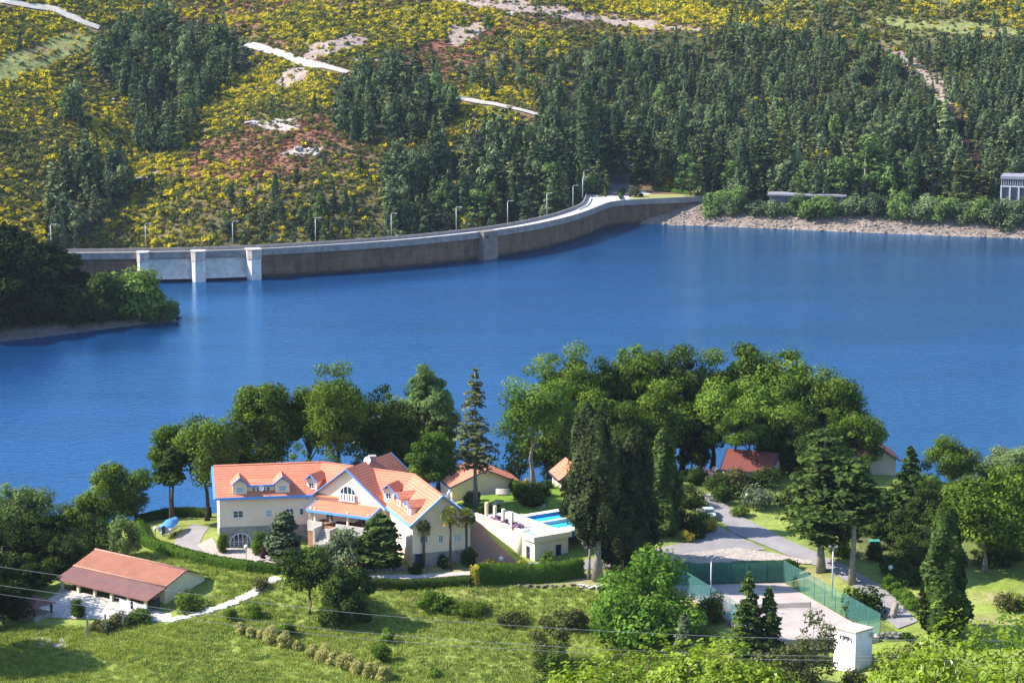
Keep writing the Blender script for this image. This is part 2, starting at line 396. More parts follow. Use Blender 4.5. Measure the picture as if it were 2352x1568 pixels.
def trunk_mesh(name, base, top, r0, seed, mat, limbs=None, parent=None, bend=.3, flare=1.5):
    rng = np.random.default_rng(seed); b = Vector(base); t = Vector(top); n = 7
    off = [Vector((rng.normal() * bend, rng.normal() * bend, 0)) * math.sin(math.pi * i / (n - 1)) for i in range(n)]
    path = [b.lerp(t, i / (n - 1)) + off[i] for i in range(n)]; path[0] = b - Vector((0, 0, .4))
    H = (t - b).length
    rad = [r0 * (flare if i == 0 else 1) * (1 - .8 * (i / (n - 1))) for i in range(n)]
    m = MB().tube(path, rad, 9)
    if limbs is not None:
        for e in limbs:
            e = Vector(e); f = min(.92, max(.3, .25 + .5 * (e.z - b.z) / max(H, 1) * rng.uniform(.5, .9))); k = f * (n - 1); i = int(k)
            p = path[i].lerp(path[min(i + 1, n - 1)], k - i); rr = r0 * (1 - .8 * f) * .6
            mid = p.lerp(e, .5) + Vector((rng.normal() * .3, rng.normal() * .3, (e - p).length * .1))
            m.tube([p, p.lerp(mid, .6), mid, mid.lerp(e, .6), e], [rr, rr * .75, rr * .55, rr * .35, rr * .12], 6)
    return m.build(name, mat, parent)

BARK = M('bark', (.10, .075, .055), (.05, .04, .032), 3, .95, .5)
BARKG = M('pale_bark', (.30, .27, .23), (.15, .13, .11), 3, .95, .5)
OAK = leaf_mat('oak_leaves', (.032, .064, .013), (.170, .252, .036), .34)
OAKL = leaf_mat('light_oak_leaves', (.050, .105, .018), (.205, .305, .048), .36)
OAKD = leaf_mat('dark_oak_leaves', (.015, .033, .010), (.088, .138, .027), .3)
POPL = leaf_mat('poplar_leaves', (.060, .115, .035), (.210, .310, .100), .36)
SPRU = leaf_mat('spruce_needles', (.065, .080, .035), (.210, .225, .095), .2)
CYPR = leaf_mat('cypress_sprays', (.014, .024, .010), (.082, .105, .040), .18)
THUJ = leaf_mat('thuja_sprays', (.028, .052, .013), (.130, .190, .045), .2)
CEDA = leaf_mat('cedar_needles', (.017, .037, .012), (.108, .165, .038), .2)
OLIV = leaf_mat('grey_green_leaves', (.045, .070, .036), (.180, .230, .120), .25)
MAPL = leaf_mat('maple_leaves', (.050, .115, .018), (.205, .365, .050), .38)
CHES = leaf_mat('chestnut_leaves', (.060, .125, .010), (.290, .390, .035), .4, .015)
HEDG = leaf_mat('hedge_leaves', (.018, .045, .008), (.130, .225, .028), .25)
HEDGD = leaf_mat('dark_hedge_leaves', (.012, .026, .007), (.065, .110, .02), .2)
GOLD = leaf_mat('golden_leaves', (.16, .15, .02), (.55, .46, .05), .3)
VARI = leaf_mat('variegated_leaves', (.14, .17, .04), (.50, .46, .17), .3)
PINK = leaf_mat('rhododendron', (.05, .07, .03), (.45, .25, .42), .2)
BIRC = leaf_mat('birch_leaves', (.09, .14, .05), (.30, .38, .16), .38)
BROWNF = leaf_mat('brownish_leaves', (.035, .045, .018), (.14, .145, .05), .25)
DARKF = leaf_mat('shade_dark_evergreen', (.006, .013, .005), (.042, .066, .017), .15)  # near-black leaves, the headland's shade is put into their colour
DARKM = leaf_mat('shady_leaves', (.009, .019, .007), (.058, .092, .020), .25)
PEACH = leaf_mat('willow_leaves', (.05, .085, .025), (.21, .29, .09), .35)

_seed = [100]
def ns(): _seed[0] += 1; return _seed[0]
def tree(kind, name, label, cat, px, topy, Y, wpx, group=None, mat=None, low=None, base=None, dense=1.0, tint=.45, rz=None, bark=None, shag=.34):
    """a tree of its own: trunk and crown under an Empty at the foot. px/topy/wpx = where its top and width are seen, Y = distance"""
    if base is None: x = at_Y(px, topy, Y).x; g = float(h_near(x, Y))
    else: x, g = base.x, base.z; Y = base.y
    z1 = at_Y(px, topy, Y).z; mpx = Y / FPX * 1.0; rad = wpx * mpx / 2 * (1.03 if kind == 'broad' else 1); H = z1 - g
    root = thing(name, label, cat, (x, Y, g), group); sd = ns(); L = Leaves(sd); rng = L.rng
    mat = mat or OAK; bark = bark or BARK
    if kind == 'broad':
        zb = at_Y(px, low, Y).z - g if low else H * .35
        cz = (H + zb) / 2; rz_ = (H - zb) / 2 * 1.02
        cr = max(.9, min(rad, rz_) * .34); vol = rad * rad * rz_
        ncl = int(np.clip(26 * dense * (rad * rz_) / (cr * cr * 4.2), 14, 240))
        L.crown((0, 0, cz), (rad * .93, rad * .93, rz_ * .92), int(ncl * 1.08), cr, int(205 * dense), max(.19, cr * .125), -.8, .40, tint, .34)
        k = rng.permutation(len(L.C))[:12]
        trunk_mesh('trunk', (x, Y, g), (x + rng.normal() * .4, Y, g + H * .8), max(.16, H * .022), sd, bark, [Vector((x, Y, g)) + Vector(L.C[i]) for i in k], root)
    elif kind == 'bush':
        cr = max(.3, rad * .34); L.crown((0, 0, H * .45), (rad * .82, rad * .82, H * .52), int(26 * dense), cr, 90, max(.12, cr * .2), -.85, .2, tint, sq=.85)
        C = L.C[rng.permutation(len(L.C))[:6]]
        m = MB()
        for c in C: m.tube([(x, Y, g - .2), Vector((x, Y, g)) + Vector(c) * .5, Vector((x, Y, g)) + Vector(c)], [.07, .05, .02], 5)
        m.build('stem', bark, root)
    elif kind == 'conifer':
        zb = at_Y(px, low, Y).z - g if low else H * .12
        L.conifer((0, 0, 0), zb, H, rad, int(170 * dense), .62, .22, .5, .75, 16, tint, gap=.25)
        trunk_mesh('trunk', (x, Y, g), (x, Y, g + H * .97), H * .02, sd, bark, None, root, .12)
    elif kind == 'spruce':
        zb = at_Y(px, low, Y).z - g if low else H * .12
        L.conifer((0, 0, 0), zb, H, rad, int(210 * dense), .42, .32, .45, .7, 15, tint, gap=.35)
        trunk_mesh('trunk', (x, Y, g), (x, Y, g + H * .98), H * .016, sd, bark, None, root, .1)
    elif kind == 'cedar':
        zb = at_Y(px, low, Y).z - g if low else H * .3
        L.conifer((0, 0, 0), zb, H, rad, int(95 * dense), .55, .02, .75, .42, 34, tint, gap=.2, up=1.3, topr=.3)
        trunk_mesh('trunk', (x, Y, g), (x + rng.normal() * .2, Y, g + H * .95), H * .026, sd, bark, None, root, .25)
    elif kind == 'column':
        zb = at_Y(px, low, Y).z - g if low else .2
        a = rad * (H - zb)
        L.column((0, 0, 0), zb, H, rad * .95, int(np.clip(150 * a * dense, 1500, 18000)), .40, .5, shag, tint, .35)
        if shag > .35:
            nb = 90; t_ = rng.random(nb) ** 1.1; az_ = rng.random(nb) * 6.283; rr_ = rad * np.minimum(1, .35 + t_ * 3.4) * (1 - t_) ** .55; C_ = np.c_[np.cos(az_) * rr_, np.sin(az_) * rr_, zb + t_ * (H - zb)]
            for j in range(nb):
                m_ = 40; u_ = rng.random(m_); P_ = C_[j] + np.c_[np.cos(az_[j]) * u_ * .9, np.sin(az_[j]) * u_ * .9, .3 - 1.9 * u_ ** 1.4] + rng.normal(size=(m_, 3)) * .22; L.add(P_, np.tile([math.cos(az_[j]), math.sin(az_[j]), .5], (m_, 1)) + rng.normal(size=(m_, 3)) * .5, .26, .45, tint + .12 + .2 * rng.normal(size=m_) - .2 * u_, None)
        trunk_mesh('trunk', (x, Y, g), (x, Y, g + H * .9), max(.15, H * .022), sd, bark, None, root, .1, 1.9)
    link('crown' if kind != 'bush' else 'foliage', L.mesh(name + '_crown', mat), root)
    return root
def bush(name, label, px, basey, wpx, hpx, mat, cat='shrub', group=None, dense=1.0, tint=.5, hf=None, sq=None):
    """a low shrub on the ground as seen at its foot"""
    p = (hf or hit)(px, basey); s = p.y / FPX; r = wpx * s / 2; H = hpx * s * 1.02
    L = Leaves(ns()); cr = max(.22, min(r, H) * .42)
    n = int(np.clip(18 * dense * r * max(H, r) / (cr * cr * 6), 8, 60))
    L.crown((0, 0, H * .42), (r * .86, r * .86, H * .5), n, cr, 85, max(.1, cr * .2), -.8, .18, tint, sq=.85)
    o = link(name, L.mesh(name, mat), None, p); return tag(o, label, cat, group)
def hedge(name, label, path, width, height, mat, cat='hedge', group=None, dens=16, ls=.16, taper=.85, tint=.5, gold=None):
    """clipped hedge along world points; solid core plus leaves all over it"""
    P = [Vector(p) for p in path]; q = []
    for a, b in zip(P[:-1], P[1:]):
        n = max(1, int((b - a).length / 1.2)); q += [a.lerp(b, i / n) for i in range(n)]
    q.append(P[-1]); n = len(q); rng = np.random.default_rng(ns())
    hs = [height * (1 + .06 * rng.normal()) for _ in q]; V = []; F = []
    for i, p in enumerate(q):
        d = q[min(i + 1, n - 1)] - q[max(i - 1, 0)]; d.z = 0; d.normalize(); s = Vector((d.y, -d.x, 0)); w2 = width / 2 * (1 + .05 * rng.normal())
        for k, (a, z) in enumerate([(1, -.3), (1, .55), (taper, .95), (0, 1), (-taper, .95), (-1, .55), (-1, -.3)]):
            V.append(p + s * a * w2 + Vector((0, 0, z * hs[i] if z > 0 else z)))
    for i in range(n - 1):
        for k in range(6): F.append([i * 7 + k, i * 7 + k + 1, i * 7 + k + 8, i * 7 + k + 7])
    V = np.array([tuple(v) for v in V]); base = V.mean(0); base[2] = V[:, 2].min(); V -= base; F = np.array(F)
    c = V[F]; e1 = c[:, 1] - c[:, 0]; e2 = c[:, 3] - c[:, 0]; ar = np.linalg.norm(np.cross(e1, e2), axis=1)
    k = rng.choice(len(F), int(ar.sum() * dens), p=ar / ar.sum()); u = rng.random((len(k), 1)); v = rng.random((len(k), 1))
    C = c[k, 0] + e1[k] * u + e2[k] * v
    # ends
    ends = []
    for i, sg in ((0, -1), (n - 1, 1)):
        m = int(width * height * dens); o = np.array(q[i] - Vector(base)); d = q[1] - q[0] if i == 0 else q[-1] - q[-2]; d.z = 0; d.normalize(); s = np.array((d.y, -d.x, 0))
        ends.append(o + s * ((rng.random((m, 1)) * 2 - 1) * width / 2) + np.array([0, 0, 1]) * (rng.random((m, 1)) * height) + np.array(d) * sg * .05)
    C = np.concatenate([C] + ends); Nn = C - np.array([0, 0, 0]); Nn = np.cross(e1[k], e2[k]); Nn /= np.linalg.norm(Nn, axis=1, keepdims=True) + 1e-9
    Nn = np.concatenate([Nn] + [np.tile([0, -1, .3], (len(x), 1)) for x in ends]); flip = np.sign(Nn[:, 2:3] + .2); Nn = Nn * np.where(flip == 0, 1, flip)
    C = C + rng.normal(size=C.shape) * .07
    Q = leaf_quads(C, Nn + rng.normal(size=C.shape) * .55, ls * (.6 + .8 * rng.random(len(C))), .65, rng)
    allV = np.concatenate([Q.reshape(-1, 3), V]); nl = len(Q) * 4
    t = np.r_[np.repeat(tint + .22 * rng.normal(size=len(Q)) + .18 * np.sin(C[:, 0] * .9 + C[:, 1]) * .5, 4), np.full(len(V), tint * .5)]
    me = quads_mesh(name, allV, mat, np.clip(t, 0, 1), np.concatenate([np.arange(nl).reshape(-1, 4), F + nl]))
    return tag(link(name, me, None, base), label, cat, group)
def scatter(name, label, cat, pts, protos, scl, rz, idx, kind='stuff'):
    """uncountable cover: points that each carry one of a few plants or stones"""
    coll = bpy.data.collections.new(name + '_kinds')
    for i, me in enumerate(protos):
        o = bpy.data.objects.new('%s_kind_%02d' % (name, i), me); coll.objects.link(o)
    me = bpy.data.meshes.new(name); pts = np.asarray(pts, np.float32); n = len(pts)
    me.vertices.add(n); me.vertices.foreach_set('co', pts.ravel())
    for nm, typ, val, f in (('sz', 'FLOAT_VECTOR', scl, 'vector'), ('rz', 'FLOAT', rz, 'value'), ('kd', 'INT', idx, 'value')):
        a = me.attributes.new(nm, typ, 'POINT'); a.data.foreach_set(f, np.asarray(val, np.int32 if typ == 'INT' else np.float32).ravel())
    o = link(name, me); tag(o, label, cat, None, kind)
    g = bpy.data.node_groups.new(name, 'GeometryNodeTree')
    g.interface.new_socket('Geometry', in_out='INPUT', socket_type='NodeSocketGeometry'); g.interface.new_socket('Geometry', in_out='OUTPUT', socket_type='NodeSocketGeometry')
    N = g.nodes.new; gi = N('NodeGroupInput'); go = N('NodeGroupOutput'); ip = N('GeometryNodeInstanceOnPoints'); ci = N('GeometryNodeCollectionInfo')
    ci.inputs['Collection'].default_value = coll; ci.inputs['Separate Children'].default_value = True; ci.inputs['Reset Children'].default_value = True
    ip.inputs['Pick Instance'].default_value = True
    def attr(nm, typ):
        x = N('GeometryNodeInputNamedAttribute'); x.data_type = typ; x.inputs['Name'].default_value = nm; return [s for s in x.outputs if s.enabled and s.name == 'Attribute'][0]
    cx = N('ShaderNodeCombineXYZ'); er = N('FunctionNodeEulerToRotation'); l = g.links.new
    l(attr('rz', 'FLOAT'), cx.inputs[2]); l(cx.outputs[0], er.inputs[0]); l(er.outputs[0], ip.inputs['Rotation'])
    l(attr('sz', 'FLOAT_VECTOR'), ip.inputs['Scale']); l(attr('kd', 'INT'), ip.inputs['Instance Index'])
    l(gi.outputs[0], ip.inputs['Points']); l(ci.outputs[0], ip.inputs['Instance']); l(ip.outputs[0], go.inputs[0])
    o.modifiers.new('scatter', 'NODES').node_group = g
    return o
# ------------------------------------------------------------------ ground, water, roads
def mixc(C, m, col): return C * (1 - m[:, None]) + np.array(col) * m[:, None]
def near_col(x, y, z):
    px, py = project(x, y, z); C = np.tile((.185, .235, .045), (len(x), 1))
    n1 = wob(x, y, 3.1, .4); n2 = wob(x, y, 1.1, 2.2)
    C = mixc(C, np.clip(.5 + .5 * wob(x, y, 7, 1.1), 0, 1) * .6, (.25, .30, .075))
    C = mixc(C, np.clip(n1 * .8, 0, 1) * .5, (.105, .165, .030))
    C = mixc(C, np.clip(n2 - .25, 0, 1) * .35, (.27, .27, .10))
    lawn = [(1060, 1122), (1330, 1110), (1330, 1180), (1120, 1200), (1060, 1180)]
    C = mixc(C, inside(lawn, px, py) * 1.0, (.135, .215, .028))
    yard = [(340, 1200), (480, 1195), (480, 1270), (430, 1265), (340, 1240)]
    C = mixc(C, inside(yard, px, py) * .9, (.20, .22, .055))
    front = [(830, 1300), (1090, 1300), (1090, 1325), (830, 1330)]
    C = mixc(C, inside(front, px, py) * .8, (.27, .22, .11))
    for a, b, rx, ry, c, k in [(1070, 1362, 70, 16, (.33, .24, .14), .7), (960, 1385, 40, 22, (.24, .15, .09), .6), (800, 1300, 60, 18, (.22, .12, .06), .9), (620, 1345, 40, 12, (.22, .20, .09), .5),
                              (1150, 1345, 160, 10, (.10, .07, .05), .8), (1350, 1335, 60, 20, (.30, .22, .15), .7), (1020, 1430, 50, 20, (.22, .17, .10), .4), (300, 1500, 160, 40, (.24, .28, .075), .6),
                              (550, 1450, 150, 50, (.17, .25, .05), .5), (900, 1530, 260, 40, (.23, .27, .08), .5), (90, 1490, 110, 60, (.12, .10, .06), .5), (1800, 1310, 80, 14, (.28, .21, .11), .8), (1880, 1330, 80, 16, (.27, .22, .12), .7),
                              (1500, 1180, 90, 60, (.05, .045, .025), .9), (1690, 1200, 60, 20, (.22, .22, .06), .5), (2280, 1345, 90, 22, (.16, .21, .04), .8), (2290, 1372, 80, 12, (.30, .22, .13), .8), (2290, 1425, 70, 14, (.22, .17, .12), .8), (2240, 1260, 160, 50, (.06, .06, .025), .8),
                              (2000, 1250, 150, 60, (.07, .06, .035), .8), (1750, 1435, 90, 22, (.26, .2, .13), .6), (1660, 1110, 150, 50, (.055, .075, .022), .85), (2150, 1280, 130, 40, (.06, .07, .025), .8)]:  # dark spot by the red cottage: grove shade painted into the undergrowth colour
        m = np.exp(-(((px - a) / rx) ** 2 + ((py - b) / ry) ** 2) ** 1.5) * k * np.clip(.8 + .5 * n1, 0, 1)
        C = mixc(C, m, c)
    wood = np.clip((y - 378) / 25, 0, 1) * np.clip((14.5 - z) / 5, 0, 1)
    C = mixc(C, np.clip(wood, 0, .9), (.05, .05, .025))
    C = mixc(C, np.clip((1.6 - z) / 1.2, 0, 1), (.20, .17, .14))
    C = mixc(C, np.clip((260 - y) / 60, 0, 1) * .8, (.06, .075, .025))
    return C
xs = np.concatenate([np.linspace(-260, -112, 30)[:-1], np.linspace(-110, 125, 210), np.linspace(127, 260, 28)])
ys = np.concatenate([np.linspace(-60, 296, 60)[:-1], np.linspace(298, 480, 190), np.linspace(484, 520, 6)])
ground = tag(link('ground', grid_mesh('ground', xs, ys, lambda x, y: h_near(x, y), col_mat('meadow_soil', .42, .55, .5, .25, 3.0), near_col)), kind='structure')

ZONES = [  # seen outline, kind of cover
 ('broom', [(-40, 15), (100, 22), (225, 75), (215, 180), (320, 240), (320, 340), (250, 400), (200, 480), (150, 560), (-40, 580)]),
 ('grassy', [(-40, 140), (60, 115), (150, 70), (215, 70), (205, 110), (110, 150), (40, 180), (-40, 190)]),
 ('broom', [(-40, -60), (240, -60), (420, 30), (230, 60), (110, 20), (-40, -10)]),
 ('broom', [(420, 260), (520, 200), (575, 115), (690, 150), (800, 175), (780, 240), (700, 270), (560, 290), (430, 350), (300, 420), (240, 390), (300, 345)]),
 ('heather', [(560, -60), (760, -60), (640, 30), (560, 70), (500, 40)]),
 ('heather', [(540, 300), (780, 260), (760, 350), (640, 420), (420, 410), (440, 340)]),
 ('broom', [(600, 40), (680, 10), (830, 20), (1020, 10), (1060, 60), (1010, 90), (860, 140), (800, 160), (690, 90), (620, 90)]),
 ('heather', [(830, 150), (1010, 90), (1080, 50), (1240, 60), (1200, 110), (1060, 150), (1020, 190), (900, 165)]),
 ('broom', [(1060, 120), (1180, 70), (1480, 70), (1460, 100), (1260, 110), (1140, 150)]),
 ('heather', [(1100, 160), (1260, 110), (1260, 180), (1180, 230), (1080, 220)]),
 ('broomdense', [(1060, 190), (1150, 185), (1230, 215), (1230, 240), (1150, 235), (1060, 222)]),
 ('broomdense', [(1045, 235), (1150, 250), (1210, 280), (1180, 320), (1080, 330), (1000, 370), (980, 330)]),
 ('broom', [(860, 330), (980, 320), (960, 400), (840, 430), (800, 400)]),
 ('broom', [(620, 440), (470, 430), (300, 470), (170, 570), (470, 575), (490, 500)]),
 ('mixed', [(380, 420), (640, 410), (780, 370), (880, 420), (620, 450), (480, 470)]),
 ('earth', [(1050, -60), (1120, -20), (1230, 8), (1400, 38), (1610, 62), (1590, 76), (1420, 62), (1200, 28), (1020, 6)]),
 ('broom', [(1080, -60), (1640, -60), (1640, 50), (1400, 30), (1230, 0)]),
 ('earth', [(685, 135), (720, 100), (830, 78), (850, 92), (770, 122), (715, 140)]),
 ('earth', [(630, 198), (655, 160), (705, 152), (695, 185), (660, 200)]),
 ('earth', [(1010, 85), (1040, 58), (1115, 52), (1100, 85), (1050, 108)]),
 ('rock', [(575, 285), (640, 268), (690, 272), (680, 298), (610, 305)]), ('rock', [(640, 345), (740, 335), (735, 360), (650, 362)]), ('rock', [(305, 412), (355, 385), (360, 400), (320, 425)]), ('rock', [(430, 240), (470, 225), (480, 235), (440, 250)]),
 ('mixtop', [(1640, -60), (2420, -60), (2420, 95), (2000, 105), (1750, 70), (1640, 65)]),
 ('grassy', [(2010, 45), (2200, 45), (2420, 75), (2420, 95), (2200, 78), (2020, 62)]),
 ('wood', [(225, 65), (330, 35), (480, 55), (570, 95), (580, 150), (510, 195), (450, 240), (440, 285), (390, 320), (340, 250), (230, 170), (212, 100)]),
 ('woodfine', [(315, 245), (420, 240), (435, 300), (400, 332), (322, 332)]),
 ('wood', [(150, 255), (195, 225), (215, 280), (190, 300)]),
 ('wood', [(770, 190), (830, 160), (1000, 165), (1060, 232), (1030, 285), (960, 322), (860, 325), (775, 285)]),
 ('wood', [(130, 385), (260, 365), (300, 400), (290, 480), (180, 560), (110, 575), (100, 510)]),
 ('scrub', [(300, 420), (420, 400), (430, 450), (330, 480)]),
 ('mixed', [(440, 470), (620, 430), (760, 390), (900, 340), (900, 560), (470, 590)]), ('woodopen', [(470, 500), (620, 460), (760, 430), (880, 390), (960, 360), (940, 580), (480, 590)]),
 ('wood', [(880, 380), (1050, 320), (1240, 285), (1330, 330), (1340, 480), (1250, 520), (900, 570)]),
 ('woodsparse', [(1060, 200), (1120, 120), (1240, 110), (1330, 100), (1330, 200), (1250, 290), (1230, 215)]),
 ('woodfine', [(1240, 165), (1330, 110), (1500, 80), (1750, 62), (2000, 100), (2060, 130), (2150, 185), (2200, 300), (2240, 380), (2240, 470), (1640, 480), (1600, 430), (1440, 425), (1330, 440), (1240, 290)]),
 ('woodfine', [(2080, 100), (2420, 80), (2420, 470), (2240, 470), (2260, 380), (2230, 300), (2170, 185), (2090, 130)]),
 ('earth', [(2040, 120), (2070, 115), (2170, 180), (2190, 240), (2160, 260), (2140, 200)]),
 ('burnt', [(2150, 235), (2195, 240), (2240, 330), (2255, 390), (2215, 370), (2180, 300)]),
]
CLS = ['mix', 'broom', 'broomdense', 'grassy', 'heather', 'earth', 'rock', 'wood', 'woodfine', 'woodsparse', 'scrub', 'mixed', 'mixtop', 'burnt', 'bank', 'clear', 'woodopen']
GC = {'mix': (.175, .115, .065), 'broom': (.15, .135, .05), 'broomdense': (.16, .15, .05), 'grassy': (.20, .22, .08), 'heather': (.185, .085, .055), 'earth': (.30, .235, .20), 'rock': (.36, .31, .28),
      'wood': (.035, .045, .025), 'woodfine': (.05, .055, .025), 'woodsparse': (.12, .10, .05), 'scrub': (.06, .07, .03), 'mixed': (.12, .09, .045), 'mixtop': (.13, .13, .05), 'burnt': (.028, .017, .018), 'bank': (.21, .168, .14), 'clear': (.28, .26, .2), 'woodopen': (.09, .085, .035)}
def classify(x, y, z, lift=0):
    px, py = project(x, y, z); py = py - lift * np.clip((py - 20) / 60, 0, 1); jx = 9 * wob(x, y, 4.5, .9); jy = 6 * wob(x, y, 4.1, 2.9)
    qx = np.clip(px, -30, 2400) + jx; qy = np.clip(py, -40, 600) + jy
    c = np.zeros(len(x), int)
    for nm, pl in ZONES: c[inside(pl, qx, qy)] = CLS.index(nm)
    sh = np.interp(x, SHX, SHY); t = y - sh
    c[(x > 50) & (t < 17 + 3 * wob(x, y, 6, .2))] = CLS.index('bank')
    return c
LAWNPX = [(1423, 463), (1418, 428), (1500, 418), (1600, 432), (1640, 458)]
def hill_col(x, y, z):
    c = classify(x, y, z); C = np.array([GC[k] for k in CLS])[c]
    n1 = wob(x, y, 5, .7); n2 = wob(x, y, 2.2, 1.7)
    C = mixc(C, np.clip(n1 * .6, 0, 1) * (c < 5), (.20, .09, .045)); C = mixc(C, np.clip(n2 * .5, 0, 1) * (c < 5), (.085, .10, .03))
    C = mixc(C, (np.clip(n2, 0, 1) * .5) * ((c == 5) | (c == 6)), (.22, .15, .12))
    C = mixc(C, np.clip((.9 - z) / .8, 0, 1) * (x > 50), (.27, .225, .185))
    return C
xs = np.concatenate([np.linspace(-700, -262, 40)[:-1], np.linspace(-260, 270, 230), np.linspace(274, 700, 38)])
ys = np.concatenate([np.linspace(770, 1180, 190), np.linspace(1190, 1900, 40)])
_h = lambda x, y: np.where(y > 1300, h_far(x, np.minimum(y, 1300)) + (y - 1300) * .12, h_far(x, y))
hill = tag(link('hillside', grid_mesh('hillside', xs, ys, _h, col_mat('hillside_soil', .45, .3, .8, .6, 1.3), hill_col,
     keep=lambda X, Y, Z: ~((X < 20) & (Y < 800 + .55 * (X + 100).clip(0)) ))), kind='structure')
xs = np.linspace(-420, -92, 150); ys = np.linspace(630, 790, 90)
def pen_col(x, y, z):
    C = np.tile((.045, .05, .025), (len(x), 1)); C = mixc(C, np.clip((2.6 - z) / 1.2, 0, 1), (.15, .13, .12)); return C
headland = tag(link('headland', grid_mesh('headland', xs, ys, h_pen, col_mat('headland_soil', .5, .6, .9, .5, 2.0), pen_col, keep=lambda X, Y, Z: Z > -3)), kind='structure')

# lake
def lake_mat():
    k = NT('lake_water'); p = k.pos()
    mp = k.n('ShaderNodeMapping'); mp.inputs['Scale'].default_value = (.28, .75, 1); mp.inputs['Rotation'].default_value = (0, 0, .25); k.l(p, mp.inputs[0])
    n1 = k.noise(1.0, 4, mp.outputs[0], .6)
    m2 = k.n('ShaderNodeMapping'); m2.inputs['Scale'].default_value = (.008, .03, 1); m2.inputs['Rotation'].default_value = (0, 0, -.2); k.l(p, m2.inputs[0])
    n2 = k.noise(1.0, 5, m2.outputs[0], .6)
    b = k.n('ShaderNodeBump'); b.inputs['Strength'].default_value = .75; b.inputs['Distance'].default_value = .26; k.l(k.math('ADD', n1, k.math('MULTIPLY', k.noise(3.2, 2), .25)), b.inputs['Height'])
    c = k.mix(k.ramp(n2, .35, .65), (.003, .030, .100), (.006, .047, .155))
    df = k.n('ShaderNodeBsdfDiffuse'); k.l(c, df.inputs[0]); gl = k.n('ShaderNodeBsdfGlossy'); gl.inputs[0].default_value = (.50, .80, 1, 1); gl.inputs['Roughness'].default_value = .10; k.l(b.outputs[0], gl.inputs['Normal'])
    fr = k.n('ShaderNodeFresnel'); fr.inputs['IOR'].default_value = 2.1; k.l(b.outputs[0], fr.inputs['Normal'])
    s = k.n('ShaderNodeMixShader'); k.l(fr.outputs[0], s.inputs[0]); k.l(df.outputs[0], s.inputs[1]); k.l(gl.outputs[0], s.inputs[2])
    k.l(s.outputs[0], k.out.inputs[0]); return k.m

# ------------------------------------------------------------------ dam
DOWN = [(-260, 766), (-190, 766.5), (-154, 767), (-123, 769.3), (-94.4, 775), (-67.4, 786.5), (-42.1, 800.8), (-19.9, 819), (-2, 839), (13.1, 865), (23.7, 892.7), (28.2, 913), (31, 952)]
def smooth(pl, k=6):
    P = [Vector((*p, 0)) if len(p) == 2 else Vector(p) for p in pl]; o = []
    for i in range(len(P) - 1):
        a, b, c, d = P[max(i - 1, 0)], P[i], P[i + 1], P[min(i + 2, len(P) - 1)]
        for j in range(k):
            t = j / k; o.append(.5 * ((2 * b) + (c - a) * t + (2 * a - 5 * b + 4 * c - d) * t * t + (3 * b - a - 3 * c + d) * t ** 3))
    return o + [P[-1]]
def nrm2(P, i):
    d = P[min(i + 1, len(P) - 1)] - P[max(i - 1, 0)]; d = Vector((d.x, d.y, 0)).normalized(); return Vector((d.y, -d.x, 0))
def sweep(mb, P, sec, caps=True):
    n = len(sec); pts = []
    for i, p in enumerate(P):
        s = nrm2(P, i); pts += [Vector((p.x, p.y, 0)) + s * a + Vector((0, 0, z)) for a, z in sec]
    f = [[i * n + k, i * n + (k + 1) % n, (i + 1) * n + (k + 1) % n, (i + 1) * n + k] for i in range(len(P) - 1) for k in range(n)]
    if caps: f += [list(range(n))[::-1], list(range((len(P) - 1) * n, len(P) * n))]
    return mb.add(pts, f)
D = smooth(DOWN, 8); kend = min(range(len(D)), key=lambda i: abs(D[i].y - 893))
U = [p + nrm2(D, i) * 8.2 for i, p in enumerate(D) if i <= kend]
U += smooth([tuple(U[-1])[:2], (36.5, 906), (39.5, 913.5), (44.5, 919), (52, 923.2), (63, 927.8), (74, 932.2), (84, 936)], 5)[1:]
UPX = [project(p.x, p.y, 10.0)[0] for p in U]
def on_U(px):
    for i in range(len(U) - 1):
        if UPX[i] <= px <= UPX[i + 1]:
            t = (px - UPX[i]) / (UPX[i + 1] - UPX[i] + 1e-9); return U[i].lerp(U[i + 1], t), nrm2(U, i)
k = NT('dam_concrete'); uvn = k.n('ShaderNodeSeparateXYZ'); k.l(k.pos(), uvn.inputs[0])
mp = k.n('ShaderNodeMapping'); mp.inputs['Scale'].default_value = (.5, .5, .05); k.l(k.pos(), mp.inputs[0])
st = k.ramp(k.noise(1.2, 5, mp.outputs[0], .65), .4, .65)
c = k.mix(st, (.175, .112, .076), (.085, .058, .044)); c = k.mix(k.math('MULTIPLY', k.ramp(k.noise(.25, 4), .45, .7), .7), c, (.20, .14, .10)); c = k.mix(k.math('MULTIPLY', k.math('GREATER_THAN', k.math('FRACT', k.math('MULTIPLY', uvn.outputs[2], .52)), .93), .5), c, (.05, .04, .035)); c = k.mix(k.ramp(k.math('ADD', uvn.outputs[2], k.math('MULTIPLY', k.noise(.4, 3), 1.2)), 2.1, 1.2), c, (.045, .038, .034))
WALLM = k.finish(c, .9, None, .2)
CORN = M('dam_parapet_concrete', (.30, .28, .27), (.20, .185, .18), .5, .9)
PALE = M('dam_pier_concrete', (.74, .71, .66), (.56, .53, .50), .6, .85)
ROADW = M('dam_road_concrete', (.55, .51, .47), (.45, .42, .39), .3, .9)
d0 = thing('dam', 'long curved concrete arch dam closing the blue lake', 'dam', (-60, 785, 0))
sweep(MB(), U, [(-1.0, -9), (-1.0, 7.75), (-6.5, 7.75), (-3.5, -9)]).build('wall', WALLM, d0)
sweep(MB(), U, [(-1.2, 7.7), (-.1, 7.7), (0, 7.9), (0, 10.05), (-.45, 10.05), (-.45, 9.0), (-1.2, 9.0)]).build('parapet', CORN, d0)
